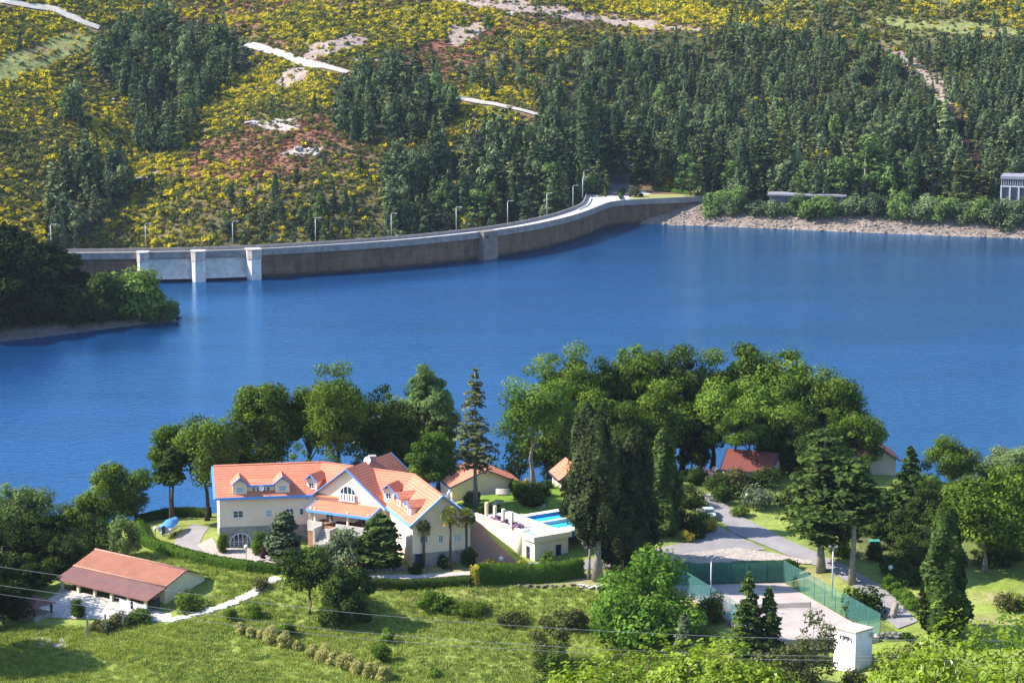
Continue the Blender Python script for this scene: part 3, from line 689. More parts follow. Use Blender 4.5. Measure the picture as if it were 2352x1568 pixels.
sweep(MB(), D, [(-.1, 7.0), (.3, 7.0), (.3, 10.35), (-.1, 10.35)]).build('parapet', M('grey_parapet', (.27, .24, .23), (.20, .18, .175), .6, .9), d0)
m = MB(); Dk = [p for p in D if p.y < 952]; nU = len(U); q = []
for i, p in enumerate(D[:kend + 1]): q.append((p + nrm2(D, i) * .25, U[i] + nrm2(U, i) * -.4))
m.add([Vector((v.x, v.y, 9.2)) for pr in q for v in pr], [[2 * i, 2 * i + 1, 2 * i + 3, 2 * i + 2] for i in range(len(q) - 1)])
tail = [p for p in U[kend:] if p.x < 53]; dt = [p for i, p in enumerate(D) if i >= kend]
m.poly([(p.x - .3, p.y + .3, 9.2) for p in tail] + [(50, 934, 9.2), (52, 941, 9.2), (31.4, 948, 9.2)] + [(p.x + .3, p.y, 9.2) for p in dt[::-1] if p.y < 946])
m.build('roadway', ROADW, d0)
m = MB(); P_ = [p for p in D if 892 < p.y < 935]; sweep(m, P_, [(2.2, 9.0), (2.5, 9.0), (2.5, 9.7), (2.2, 9.7)]); m.build('kerb_wall', PALE, d0)
piers = []
for px, wpx in ((328, 25), (455, 31), (581, 32)):
    p, n = on_U(px); t = Vector((-n.y, n.x, 0)); w2 = wpx * .145 / 2; m = MB()
    sec = [p + t * w2 - n * 1.5, p + t * w2 + n * 1.9, p + t * (w2 * .55) + n * 3.2, p - t * (w2 * .55) + n * 3.2, p - t * w2 + n * 1.9, p - t * w2 - n * 1.5]
    m.slab([(v.x, v.y) for v in sec], -8, 7.0); o = m.build('pier', PALE, d0)
    m = MB(); s2 = [p + t * (w2 + .15) - n * 1.5, p + t * (w2 + .15) + n * 2.2, p + t * (w2 * .5) + n * 3.5, p - t * (w2 * .5) + n * 3.5, p - t * (w2 + .15) + n * 2.2, p - t * (w2 + .15) - n * 1.5]
    m.slab([(v.x, v.y) for v in s2], 7.0, 10.1); s3 = [v + (v - p) * .05 for v in s2]; m.slab([(v.x, v.y) for v in s3], 10.1, 10.35); m.build('pier_head', M('pier_head_concrete', (.48, .44, .40), (.36, .33, .30), .8, .9), d0)
for a, b in ((338, 443), (468, 568)):
    pts = [on_U(a + (b - a) * i / 10)[0] for i in range(11)]; n = on_U((a + b) / 2)[1]; m = MB(); V = []
    for p in pts: V += [p - n * .75 + Vector((0, 0, 7.55)), p - n * .55 + Vector((0, 0, 5)), p - n * .35 + Vector((0, 0, 3.2)), p + n * .2 + Vector((0, 0, 1.7)), p + n * .9 + Vector((0, 0, .9)), p - n * .9 + Vector((0, 0, .9)), p - n * .9 + Vector((0, 0, 7.55))]
    m.add(V, [[i * 7 + k, i * 7 + (k + 1) % 7, i * 7 + 7 + (k + 1) % 7, i * 7 + 7 + k] for i in range(10) for k in range(7)] + [list(range(7)), list(range(70, 77))]); m.build('spillway_gate', M('gate_concrete', (.66, .63, .58), (.48, .46, .42), .4, .85), d0)
p, n = on_U(1119); t = Vector((-n.y, n.x, 0)); m = MB(); m.box((p + n * .2), t, n, 3.6, 1.7, -8, 9.9); m.box((p + n * .2), t, n, 3.75, 1.85, 9.9, 10.2); tw = m.build('intake_tower', M('tower_concrete', (.24, .20, .17), (.17, .14, .125), .5, .9), d0)
m = MB(); m.box(p + n * 1.92 - t * 1.9, t, n, .7, .06, 7.9, 8.7); m.build('hatch', M('dark_opening', (.03, .03, .035)), tw)
# the lake lies between the dam and the shores
lp = [(-460, 350), (460, 350), (460, 965), (86, 965)] + [(p.x + nrm2(U, i).x * -1.4, p.y + nrm2(U, i).y * -1.4) for i, p in reversed(list(enumerate(U)))] + [(-460, 757)]
m = MB(); m.poly([(x, y, 0) for x, y in lp]); lake = tag(m.build('lake_water', lake_mat(), None, (0, 600, 0)), kind='structure')
m = MB(); 

# lawn and paving at the end of the dam
gl = [(46.6, 923.2), (53, 926.6), (64, 931.2), (76, 935.8), (77, 941), (66, 944), (52, 943.5), (49.5, 936)]
lawn = MB().slab([(x, y) for x, y in gl], 6, 9.75).build('lawn', M('dam_lawn', (.22, .24, .06), (.27, .25, .10), .6, .95)); tag(lawn, kind='structure')
pv = MB().slab([(45, 922), (53, 925.6), (64, 930.2), (84, 938), (96, 940), (92, 956), (54, 962), (31.4, 958), (31.4, 950), (43, 940)], 4, 9.12).build('terrace', ROADW); tag(pv, kind='structure')
ASPH = M('asphalt', (.27, .25, .25), (.21, .195, .20), .35, .9)
ribbon('dam_road', [(39, 944), (40, 975), (42.5, 1005)], [(50, 944), (50, 975), (52.5, 1005)], lambda x, y: np.maximum(h_far(x, y), 9.1) , M('wood_road', (.12, .115, .13), (.20, .19, .2), .25, .9), .14)
TRK = M('pale_track', (.44, .41, .37), (.33, .30, .26), .35, .95)
for pts, wd in (([(-60, -10), (0, 4), (60, 14), (120, 22), (160, 38), (200, 56), (228, 66)], 5.5), ([(565, 104), (600, 112), (640, 124), (680, 140), (730, 152), (800, 169)], 5.5), ([(1050, 226), (1100, 236), (1150, 244), (1237, 267)], 5.0)):
    W_ = smooth([tuple(hit_far(*p))[:2] for p in pts], 4); ribbon('hill_track', [p + nrm2(W_, i) * -wd / 2 for i, p in enumerate(W_)], [p + nrm2(W_, i) * wd / 2 for i, p in enumerate(W_)], h_far, TRK, .5, 4, 3)

# near roads, yards and paths, as seen
def rb(name, a, b, mat, dz=.08, nc=8): return ribbon(name, [hit(*p) for p in a], [hit(*p) for p in b], h_near, mat, dz, nc)
COBB = stone_mat('cobbles', (.50, .42, .36), (.36, .31, .28), (.25, .22, .19), 1.4)
SLABS = stone_mat('pale_paving', (.62, .57, .52), (.46, .43, .40), (.30, .28, .25), .9)
rb('driveway', [(445, 1203), (408, 1232), (398, 1248), (425, 1268), (480, 1285), (560, 1297), (636, 1308)], [(480, 1212), (468, 1228), (458, 1248), (470, 1263), (505, 1276), (570, 1288), (640, 1299)], ASPH, .07)
rb('forecourt', [(453, 1252), (470, 1270), (520, 1283), (575, 1291), (650, 1300)], [(488, 1235), (499, 1256), (540, 1260), (590, 1263), (660, 1272)], COBB, .13)
rb('front_path', [(835, 1323), (930, 1322), (1000, 1318), (1085, 1312)], [(835, 1330), (930, 1331), (1000, 1327), (1085, 1321)], M('gravel_path', (.50, .44, .40), (.38, .34, .31), .8, .95), .07)
rb('side_drive', [(1086, 1190), (1083, 1230), (1082, 1265), (1082, 1300)], [(1098, 1192), (1128, 1236), (1160, 1265), (1198, 1298)], M('worn_drive', (.20, .12, .09), (.13, .105, .10), .18, .9), .07)
rb('service_road', [(1082, 1296), (1200, 1294), (1330, 1290), (1450, 1275), (1560, 1250), (1650, 1212)], [(1082, 1314), (1200, 1312), (1330, 1310), (1450, 1300), (1560, 1283), (1760, 1262)], ASPH, .11)
rb('hotel_road', [(1610, 1136), (1638, 1180), (1680, 1225), (1780, 1265), (1880, 1302), (1960, 1347), (2062, 1446)], [(1630, 1134), (1700, 1188), (1790, 1232), (1880, 1272), (1960, 1310), (2035, 1352), (2108, 1428)], ASPH, .15)
rb('plaza', [(1500, 1291), (1590, 1270), (1690, 1260), (1780, 1272), (1868, 1292)], [(1505, 1304), (1600, 1298), (1700, 1290), (1780, 1288), (1860, 1297)], COBB, .2)
rb('yard', [(142, 1352), (240, 1374), (330, 1396), (394, 1410)], [(55, 1415), (160, 1422), (290, 1424), (395, 1430)], SLABS, .07)
rb('old_slab', [(75, 1462), (140, 1468), (170, 1480)], [(90, 1480), (130, 1486), (165, 1488)], SLABS, .06)
# ------------------------------------------------------------------ far hillside cover
FARC = leaf_mat('far_pine_needles', (.036, .060, .030), (.205, .265, .115), .18, 0, .8)
FARD = leaf_mat('far_dark_needles', (.025, .046, .026), (.155, .210, .090), .15, 0, .8)
FARB = leaf_mat('far_broadleaf', (.048, .090, .026), (.200, .300, .080), .3, 0, .6)
FARO = leaf_mat('far_olive_needles', (.060, .078, .030), (.235, .255, .090), .15, 0, .6)
FARG = leaf_mat('bare_grey_branches', (.09, .075, .075), (.20, .17, .17), .1, 0, .3)
BRY = leaf_mat('broom_blossom', (.13, .135, .020), (.72, .57, .022), .06, 0, .35)
BRG = leaf_mat('broom_green', (.07, .078, .026), (.27, .255, .055), .2, 0, .5)
HEA = leaf_mat('heather_sprays', (.085, .040, .024), (.26, .125, .075), .15, 0, .5)
GRN = leaf_mat('green_scrub', (.034, .058, .022), (.140, .185, .060), .2, 0, .5)
def proto(kind, seed, mat, **k):
    L = Leaves(seed)
    if kind == 'pine':
        L.conifer((0, 0, 0), 2.2, 10, 2.6, 46, .55, .1, .4, .6, 9, .45, .35, .25, 1.0); t = (.16, 9)
    elif kind == 'spruce':
        L.conifer((0, 0, 0), .8, 10, 2.5, 60, .5, .28, .5, .85, 9, .42, .35, .2); t = (.15, 9)
    elif kind == 'cypress':
        L.column((0, 0, 0), .3, 10, 1.9, 700, .5, .6, .35, .42, .35); t = (.15, 8)
    elif kind == 'round':
        L.crown((0, 0, 6.3), (3.0, 3.0, 3.6), 26, 1.25, 30, .42, -.8, .3, .45, .35); t = (.18, 7)
    elif kind == 'tall':
        L.crown((0, 0, 5.6), (2.1, 2.1, 4.6), 28, 1.05, 26, .42, -.9, .35, .42, .35); t = (.16, 7)
    elif kind == 'bare':
        L.conifer((0, 0, 0), 1.5, 10, 1.8, 34, .4, .05, .2, .7, 5, .5, .3, .2, .3); t = (.15, 10)
    elif kind == 'dome':
        L.crown((0, 0, .55), (1.05, 1.05, .75), 11, .6, 13, .24, -.35, .25, .55, .55, .3)
        return quads_mesh(k.get('name', 'shrub'), np.concatenate(L.q), mat, np.clip(np.concatenate(L.t), 0, 1))
    v = []; f = []
    r, h = t
    for i, (z, q) in enumerate(((-.6, 1.3), (0, 1), (h, .25))):
        for a in range(5): v.append((math.cos(a * 1.2566) * r * q, math.sin(a * 1.2566) * r * q, z))
    for i in range(2):
        for a in range(5): f.append([i * 5 + a, i * 5 + (a + 1) % 5, i * 5 + 5 + (a + 1) % 5, i * 5 + 5 + a])
    Q = np.concatenate(L.q); n = len(Q) * 4
    me = quads_mesh('far_' + kind, np.concatenate([Q.reshape(-1, 3), np.array(v)]), mat, np.r_[np.repeat(np.clip(np.concatenate(L.t), 0, 1), 4), np.zeros(len(v))], np.concatenate([np.arange(n).reshape(-1, 4), np.array(f) + n]))
    me.materials.append(BARK); mi = np.zeros(len(me.polygons), np.int32); mi[len(Q):] = 1; me.polygons.foreach_set('material_index', mi); return me
FT = [proto('pine', 1, FARC), proto('pine', 2, FARD), proto('spruce', 3, FARC), proto('spruce', 4, FARD), proto('tall', 5, FARD), proto('tall', 6, FARC), proto('round', 7, FARB), proto('bare', 8, FARG), proto('cypress', 9, FARD), proto('pine', 10, FARO), proto('round', 11, FARC), proto('spruce', 12, FARO)]
FS = [proto('dome', 21, BRY), proto('dome', 22, BRY), proto('dome', 23, BRG), proto('dome', 24, BRG), proto('dome', 25, HEA), proto('dome', 26, GRN), proto('dome', 27, HEA)]
rng = np.random.default_rng(7)
def sample(n):
    x = rng.uniform(-300, 300, n); y = rng.uniform(860, 1215, n); z = h_far(x, y)
    px, py = project(x, y, z); k = (px > -160) & (px < 2520) & (py > -70) & ~inside(LAWNPX, px, py) & ~((np.abs(x - 45 - .05 * (y - 930)) < 7) & (y < 1000)) & ((z > 0.3) | (x < 30)) & ~((x < 34) & (py > 600))
    for tr in ([(0, 4), (60, 14), (120, 22), (160, 38), (200, 56), (228, 66)], [(565, 104), (600, 112), (640, 124), (680, 140), (730, 152), (800, 169)], [(1050, 226), (1100, 236), (1150, 244), (1237, 267)]):
        dd = poly_dist(tr, px, py); yl = np.interp(px, [p[0] for p in tr], [p[1] for p in tr]); inx = (px > tr[0][0] - 6) & (px < tr[-1][0] + 6)
        k &= ~(inx & (py > yl - 7) & (py < yl + 10))
    return x[k], y[k], z[k], px[k], py[k], inx[k]
def road_front(px, py, hpx):
    """would this plant stand in front of a track"""
    b = np.zeros(len(px), bool)
    for tr in ([(0, 4), (60, 14), (120, 22), (160, 38), (200, 56), (228, 66)], [(565, 104), (600, 112), (640, 124), (680, 140), (730, 152), (800, 169)], [(1050, 226), (1100, 236), (1150, 244), (1237, 267)]):
        yl = np.interp(px, [p[0] for p in tr], [p[1] for p in tr]); inx = (px > tr[0][0] - 4) & (px < tr[-1][0] + 4)
        b |= inx & (py > yl) & (py - hpx < yl + 3)
    return b
# trees
x, y, z, px, py, _ = sample(26000); c = classify(x, y, z, 26)
dens = {'wood': .56, 'woodopen': .30, 'woodfine': .74, 'woodsparse': .17, 'scrub': .22, 'mixed': .14, 'mixtop': .10, 'mix': .035, 'broom': .016, 'heather': .02, 'broomdense': .01, 'burnt': .03}
pr = np.array([dens.get(k, 0) for k in CLS])[c]; u = rng.random(len(x))
hh = {'wood': 10.5, 'woodopen': 8, 'woodfine': 7.6, 'woodsparse': 8, 'scrub': 5.5, 'mixed': 7.5, 'mixtop': 7, 'mix': 6.5, 'broom': 6, 'heather': 6}
H = np.array([hh.get(k, 6) for k in CLS])[c] * np.clip(rng.normal(1, .33, len(x)), .4, 1.9)
H *= np.where((c == CLS.index('wood')) & (py > 330), 1.25, 1.0) * np.where((c == CLS.index('woodfine')) & (py > 300), 1.35, 1)
k = (u < pr * np.clip(.75 + .5 * wob(x, y, 8, .1), .2, 1.2)) & ~road_front(px, py, H * 4.6)
x, y, z, px, py, c, H = [a[k] for a in (x, y, z, px, py, c, H)]; n = len(x)
kd = rng.choice(12, n, p=[.17, .10, .17, .12, .09, .08, .04, .03, .05, .07, .02, .06])
fine = c == CLS.index('woodfine'); kd = np.where(fine & (rng.random(n) < .5), rng.choice([2, 2, 5, 8, 11, 0], n), kd)
sz = np.c_[H / 10 * rng.uniform(.62, 1.1, n), H / 10 * rng.uniform(.62, 1.1, n), H / 10 * 1.05]; rz = rng.random(n) * 6.28
front = np.argsort(-(H * (1 + .5 * (py > 250)) / y)); isin = np.zeros(n, bool); isin[front[:270]] = (px[front[:270]] > 0) & (px[front[:270]] < 2352) & (py[front[:270]] > 20)
scatter('far_woodland', 'wooded hillside of small dark pines behind the dam', 'woodland', np.c_[x, y, z][~isin], FT, sz[~isin], rz[~isin], kd[~isin])
TN = ['pine_tree', 'pine_tree', 'conifer_tree', 'conifer_tree', 'broadleaf_tree', 'broadleaf_tree', 'broadleaf_tree', 'bare_tree', 'cypress_tree', 'pine_tree', 'broadleaf_tree', 'conifer_tree']
TL = {'pine_tree': 'dark pine among many on the wooded hillside behind the dam', 'conifer_tree': 'pointed dark conifer in the wood on the far hillside', 'broadleaf_tree': 'rounded green tree in the wood on the far hillside', 'bare_tree': 'grey bare tree in the far hillside wood', 'cypress_tree': 'narrow dark cypress in the far hillside wood'}
for i in np.nonzero(isin)[0]:
    nm = TN[kd[i]]; o = link(nm, FT[kd[i]], None, (x[i], y[i], z[i])); o.scale = sz[i]; o.rotation_euler = (0, 0, rz[i]); tag(o, TL[nm], 'tree', nm.replace('_', ' ') + 's on the far hillside')
# broom, heather, scrub
x, y, z, px, py, _ = sample(210000); c = classify(x, y, z); u = rng.random(len(x))
dens = {'broom': .85, 'broomdense': .95, 'mix': .62, 'mixed': .62, 'grassy': .07, 'heather': .70, 'earth': .10, 'rock': .2, 'woodsparse': .5, 'scrub': .6, 'mixtop': .5, 'wood': .14, 'woodopen': .5, 'woodfine': .14, 'burnt': .12, 'bank': 0}
pr = np.array([dens.get(k, 0) for k in CLS])[c] * np.clip(.85 + .35 * wob(x, y, 3.5, .6), .25, 1.1)
k = u < pr; x, y, z, px, py, c = [a[k] for a in (x, y, z, px, py, c)]; n = len(x)
yel = np.array([{'broom': .46, 'broomdense': .85, 'mix': .17, 'mixed': .28, 'grassy': .7, 'heather': .13, 'earth': .25, 'rock': .4, 'woodsparse': .22, 'scrub': .15, 'woodopen': .25, 'mixtop': .40, 'wood': .12, 'woodfine': .06}.get(k, 0) for k in CLS])[c]
hea = np.array([{'broom': .14, 'mix': .48, 'mixed': .34, 'heather': .74, 'earth': .3, 'rock': .2, 'woodsparse': .35, 'mixtop': .15, 'burnt': .5}.get(k, .03) for k in CLS])[c]
yel = np.clip(yel + .62 * wob(x, y, 19, 2.4) + .14 * wob(x, y, 6, .4), .02, .97) * np.where(px < 330, .66, .74); u = rng.random(n)
kd = np.where(u < yel, rng.choice([0, 0, 1, 2], n), np.where(u < yel + hea, rng.choice([4, 6], n), rng.choice([2, 3, 5, 5], n)))
s = np.clip(rng.normal(.70, .26, n), .28, 1.6) * np.where(kd >= 4, .8, 1); sz = np.c_[s * rng.uniform(.9, 1.4, n), s * rng.uniform(.9, 1.3, n), s * np.where((kd == 4) | (kd == 6), .6, 1.2)]
k = ~road_front(px, py, 4 * s); x, y, z, kd, sz, n = x[k], y[k], z[k], kd[k], sz[k], int(k.sum())
scatter('broom_shrubs', 'yellow flowering broom, heather and scrub over the far slope', 'shrubs', np.c_[x, y, z - .1], FS, sz, rng.random(n) * 6.28, kd)
# stones
def rock_mesh(seed, mat):
    r = np.random.default_rng(seed); m = MB().lathe((0, 0, 0), [(.05, -.55), (.55, -.42), (.85, -.1), (.72, .25), (.40, .5), (.05, .58)], 7)
    V = np.array(m.v); V *= (1 + .28 * r.normal(size=(len(V), 1))).clip(.55, 1.5); V[:, 2] *= .75
    me = bpy.data.meshes.new('rock'); me.from_pydata(V.tolist(), [], m.f); me.materials.append(mat); me.update(); return me
RK = [rock_mesh(i, m_) for i, m_ in enumerate([M('bank_rock', (.30, .24, .20), (.20, .158, .135), 1.5, .95, .4), M('bank_rock_dark', (.24, .20, .175), (.15, .125, .115), 1.5, .95, .4)] * 2)]
x = rng.uniform(54, 300, 9000); t = rng.uniform(-.6, 17, 9000) ; y = np.interp(x, SHX, SHY) + t; z = h_far(x, y)
k = (rng.random(9000) < .62) & ~((t > 13) & (rng.random(9000) < .5)) & ~((x < 84) & (y > 915 + (x - 40) * .42)); x, y, z = x[k], y[k], z[k]; s = np.clip(rng.gamma(2.2, .17, len(x)), .14, 1.3)
scatter('bank_rocks', 'strip of broken grey rocks along the far waterline', 'rocks', np.c_[x, y, z], RK, np.c_[s * 1.2, s, s], rng.random(len(x)) * 6.28, rng.choice(4, len(x), p=[.38, .14, .36, .12]))
x, y, z, px, py, _ = sample(9000); c = classify(x, y, z); k = (c == 6) | ((rng.random(len(x)) < .012) & (c < 6)); x, y, z, c = x[k], y[k], z[k], c[k]; s = np.clip(rng.gamma(2.2, .5, len(x)), .4, 2.6)
scatter('hill_boulders', 'pale granite boulders showing through the broom', 'rocks', np.c_[x, y, z + .2], [rock_mesh(i, M('granite', (.50, .44, .42), (.36, .31, .30), 1, .9, .4)) for i in (5, 6)], np.c_[s * 1.5, s, s * .9], rng.random(len(x)) * 6.28, rng.integers(0, 2, len(x)))
# trees along the far bank, each on its own
def far_tree(kind, px, topy, basey, wpx, label, group=None, z=None):
    p = hit_far(px, basey); top = at_Y(px, topy, p.y).z; h = max(2, top - p.z); me = FT[kind]; bb = np.array([v.co[:2] for v in me.vertices]); r0 = np.percentile(np.hypot(bb[:, 0], bb[:, 1]), 93)
    o = link(TN[kind], me, None, p); r = wpx * p.y / FPX / 2 / r0; o.scale = (r, r, h / 10); o.rotation_euler = (0, 0, rng.random() * 6.28); return tag(o, label, 'tree', group)
# finer crowns for the tall bank trees
def big_proto(kind, seed, mat):
    L = Leaves(seed)
    if kind == 'spruce': L.conifer((0, 0, 0), 1.0, 10, 2.2, 120, .26, .25, .55, .8, 13, .42, .4, .3)
    elif kind == 'cedar': L.conifer((0, 0, 0), 1.5, 10, 2.4, 80, .27, .02, .7, .5, 18, .42, .4, .25, 1.1)
    elif kind == 'cypress': L.column((0, 0, 0), .2, 10, 1.7, 2200, .23, .55, .42, .42, .4)
    else: L.crown((0, 0, 5.7), (2.3, 2.3, 4.4), 46, .85, 50, .22, -.9, .3, .45, .35)
    me = quads_mesh('bank_' + kind, np.concatenate(L.q), mat, np.clip(np.concatenate(L.t), 0, 1)); m = MB().tube([(0, 0, -.5), (0, 0, 4), (0, 0, 9)], [.17, .12, .03], 6)
    return me, m
BKD = leaf_mat('bank_dark_needles', (.009, .021, .012), (.070, .110, .045), .14, 0, .5); BKO = leaf_mat('bank_olive_needles', (.022, .034, .012), (.135, .160, .050), .15, 0, .4)
BT = {}
for i, (k_, m_) in enumerate((('spruce', BKD), ('cedar', BKO), ('cypress', BKD), ('round', FARB), ('spruce', BKO), ('cypress', FARC), ('cedar', BKD))): BT[i] = big_proto(k_, 40 + i, m_) + (k_,)
BN = {'spruce': 'conifer_tree', 'cedar': 'cedar_tree', 'cypress': 'cypress_tree', 'round': 'broadleaf_tree'}
_tr = {}
def bank_tree(i, px, topy, basey, wpx, label, group=None):
    me, m, kn = BT[i]; p = hit_far(px, basey); h = max(2, at_Y(px, topy, p.y).z - p.z); r = wpx * p.y / FPX / 4.4
    root = thing(BN[kn], label, 'tree', p, group)
    c = link('crown', me, root)
    if i not in _tr: t = m.build('trunk', BARKG if i % 2 else BARK, None, (0, 0, 0)); _tr[i] = t.data; t.parent = root
    else: t = link('trunk', _tr[i], root)
    c.scale = t.scale = (r, r, h / 10); c.rotation_euler = (0, 0, rng.random() * 6.28); return root
BANK = [(2, 1345, 188, 425, 92, 'tallest dark cypress at the end of the dam road'), (0, 1300, 300, 475, 84, 'broad dark conifer left of the dam road, below the tall cypress'), (6, 1378, 265, 412, 74, 'dark conifer overhanging the left side of the shaded road'), (3, 1268, 380, 492, 70, None),
 (1, 1442, 285, 420, 74, 'olive conifer on the right of the shaded road'), (0, 1482, 262, 428, 70, None), (4, 1528, 290, 436, 64, None), (2, 1562, 272, 438, 52, None), (6, 1608, 285, 446, 78, None), (3, 1585, 360, 455, 62, None), (0, 1655, 300, 452, 70, None), (2, 1700, 318, 458, 60, None),
 (6, 1748, 268, 452, 86, 'tall dark pine with a heavy flat crown above the low grey building'), (4, 1800, 240, 440, 82, None), (0, 1712, 350, 456, 70, None), (5, 1830, 330, 452, 44, None), (4, 1868, 345, 456, 70, None), (3, 1845, 375, 470, 46, None), (3, 1985, 318, 470, 96, 'broad bright green tree on the far right bank'), (3, 1928, 365, 466, 66, None), (0, 2050, 330, 470, 74, None),
 (2, 2098, 345, 470, 60, None), (6, 2142, 305, 470, 76, 'dark layered conifer beside the burnt clearing'), (3, 2085, 370, 478, 44, None), (1, 2205, 378, 482, 96, None), (1, 2250, 392, 484, 86, 'spreading olive cedar left of the white pillared building'), (4, 2175, 400, 478, 60, None), (0, 2020, 390, 474, 60, None), (5, 1525, 330, 430, 34, None), (2, 1415, 240, 360, 60, None), (0, 1410, 300, 398, 54, None), (6, 1245, 330, 440, 64, None), (0, 1215, 400, 505, 56, None), (2, 1180, 420, 510, 40, None), (5, 1232, 430, 500, 44, None), (4, 1140, 430, 520, 60, None), (3, 1090, 440, 530, 66, None)]
for i, a, b, c_, d, lab in BANK:
    kn = BT[i][2]; bank_tree(i, a, b, c_, d, lab or {'spruce': 'dark spruce in the row along the far bank', 'cedar': 'olive cedar in the row along the far bank', 'cypress': 'slim dark cypress in the row along the far bank', 'round': 'light green broadleaf tree in the row along the far bank'}[kn], 'bank ' + kn + ' trees')
for a, b, w_, h_, m_, nm in [(1648, 486, 74, 40, FARB, 0), (1690, 484, 60, 52, FARB, 0), (1740, 490, 70, 26, FARD, 0), (1782, 492, 64, 28, FARC, 0), (1836, 492, 50, 44, FARB, 0), (1880, 499, 84, 44, FARB, 0), (1965, 492, 70, 44, FARD, 0), (2010, 492, 60, 40, FARD, 0), (2070, 500, 66, 52, FARB, 0), (2120, 503, 64, 50, FARC, 0), (2165, 506, 70, 54, FARB, 0), (2215, 508, 60, 44, FARD, 0), (2250, 512, 60, 60, FARB, 0), (2300, 516, 80, 54, FARC, 0), (2345, 520, 60, 60, FARD, 0), (1920, 490, 44, 22, FARD, 0), (1670, 492, 44, 38, BIRC, 'pale round bush at the foot of the bank nearest the dam')]:
    bush('bank_shrub', nm or 'green shrub at the top of the rocky far bank', a, b, w_, h_, m_, 'shrub', None if nm else 'shrubs along the rocky bank', 1.3, .5, hit_far)
for a, b, w_, h_, lab in [(1540, 432, 34, 26, 'yellow broom bush right of the dam lawn'), (1570, 436, 44, 30, 'largest yellow broom beside the dam lawn'), (1900, 425, 40, 36, 'yellow broom deep among the bank conifers'), (1885, 385, 44, 50, 'tall yellow broom between two bank conifers'), (1080, 528, 60, 36, 'yellow broom just above the middle of the dam'), (1730, 400, 30, 24, 'small broom left of the flat crowned pine'), (1990, 437, 20, 18, 'small yellow broom right of the bright green bank tree'), (1890, 455, 26, 18, 'broom behind the low grey building')]:
    bush('broom_bush', lab, a, b, w_, h_, BRY, 'shrub', None, 1.2, .6, hit_far)
bush('round_tree', 'small round tree on the dam lawn', 1455, 452, 26, 24, BROWNF, 'tree', None, 1.2, .4, lambda a, b: at_z(a, b, 9.75))
for a, b, w_, h_, lab in [(1432, 446, 12, 16, 'small clipped bush left of the round lawn tree'), (1472, 452, 10, 9, 'small clipped bush right of the round lawn tree')]: bush('clipped_bush', lab, a, b, w_, h_, HEDGD, 'shrub', None, 1, .5, lambda a, b: at_z(a, b, 9.75))
hedge('lawn_hedge', 'low hedge behind the dam lawn', [at_z(1500, 436, 9.7), at_z(1530, 437, 9.7), at_z(1590, 446, 9.7)], 1.2, 1.0, HEDG, dens=10, ls=.2)
hedge('lawn_hedge', 'short hedge at the road corner of the dam lawn', [at_z(1426, 456, 9.75), at_z(1422, 446, 9.75), at_z(1428, 437, 9.75)], .9, .8, HEDG, dens=10, ls=.2)
# lamps on the dam
STEEL = M('galvanised_steel', (.50, .52, .55), (.40, .42, .45), 2, .5, 0, .4, .2)
LN = ['leftmost, half behind the dark headland trees', 'second from the left', 'third from the left', 'fourth from the left', 'fifth from the left', 'sixth from the left', 'seventh from the left', 'eighth from the left', 'ninth from the left', 'shorter of the pair at the far end', 'taller of the pair at the far end']
for i, (a, b, c_) in enumerate([(118, 573, 515), (335, 572, 513), (535, 567, 508), (725, 557, 500), (899, 545, 490), (1048, 530, 475), (1166, 515, 461), (1256, 496, 443), (1316, 477, 426), (1338, 456, 407), (1341, 446, 391), (1504, 434, 377)]):
    p = at_z(a, b, 9.2); h = at_Y(a, c_, p.y).z - 9.2; t = thing('street_lamp', ('grey curved lamp post on the dam crest, ' + LN[i]) if i < 11 else 'grey lamp post facing left beside the dam lawn', 'street lamp', p, 'lamp posts along the dam'); s = 1 if i < 11 else -1
    MB().tube([p, p + Vector((0, 0, h * .5)), p + Vector((0, 0, h - .5))], [.17, .13, .10], 8).build('pole', STEEL, t)
    MB().tube([p + Vector((0, 0, h - .5)), p + Vector((.12 * s, 0, h - .12)), p + Vector((.5 * s, 0, h)), p + Vector((1.3 * s, -.1, h + .02))], .08, 6).build('arm', STEEL, t)
    m = MB(); m.bar(p + Vector((1.2 * s, -.1, h)), p + Vector((2.1 * s, -.15, h + .02)), .4, .22); m.build('lamp_head', M('lamp_housing', (.58, .60, .62)), t)
# poles on the hill
for a, b, c_, lab in [(1181, 36, 6, 'thin pole on the grey earth strip, leftmost of three'), (1342, 62, 28, 'thin pole on the grey earth strip, middle of three'), (1511, 66, 20, 'thin pole at the right end of the grey earth strip'), (2160, 38, -20, 'pale pole on the grassy hilltop'), (2157, 224, 184, 'pole at the top of the burnt clearing'), (2209, 368, 324, 'pole at the foot of the burnt clearing'), (2200, 160, 127, 'grey pole right of the upper clearing'), (677, 187, 133, 'dark pole below the middle hill track')]:
    p = hit_far(a, b); h = at_Y(a, c_, p.y).z - p.z; m = MB().tube([p, p + Vector((0, 0, h))], [.2, .13], 6); tag(m.build('utility_pole', M('weathered_pole', (.42, .40, .38)), None, p), lab, 'pole')
p = hit_far(2298, 372); h = at_Y(2298, 287, p.y).z - p.z; t = thing('electricity_pole', 'concrete electricity pole with insulators above the white pillared building', 'pole', p)
MB().bar(p - Vector((0, 0, 1)), p + Vector((0, 0, h)), .5, .5, (0, 1, 0)).build('pole', M('concrete_pole', (.48, .46, .44)), t)
m = MB().bar(p + Vector((-2.6, 0, h - 1.2)), p + Vector((2.6, 0, h - 1.2)), .18, .18); m.bar(p + Vector((-2, 0, h - 3)), p + Vector((2, 0, h - 3)), .14, .14); m.build('crossarm', STEEL, t)
for k_ in (-2.4, 2.4): MB().lathe(p + Vector((k_, 0, h - 2.0)), [(.05, 0), (.28, .1), (.28, .7), (.05, .8)], 8).build('insulator', M('white_porcelain', (.75, .75, .78), None, 1, .3), t)
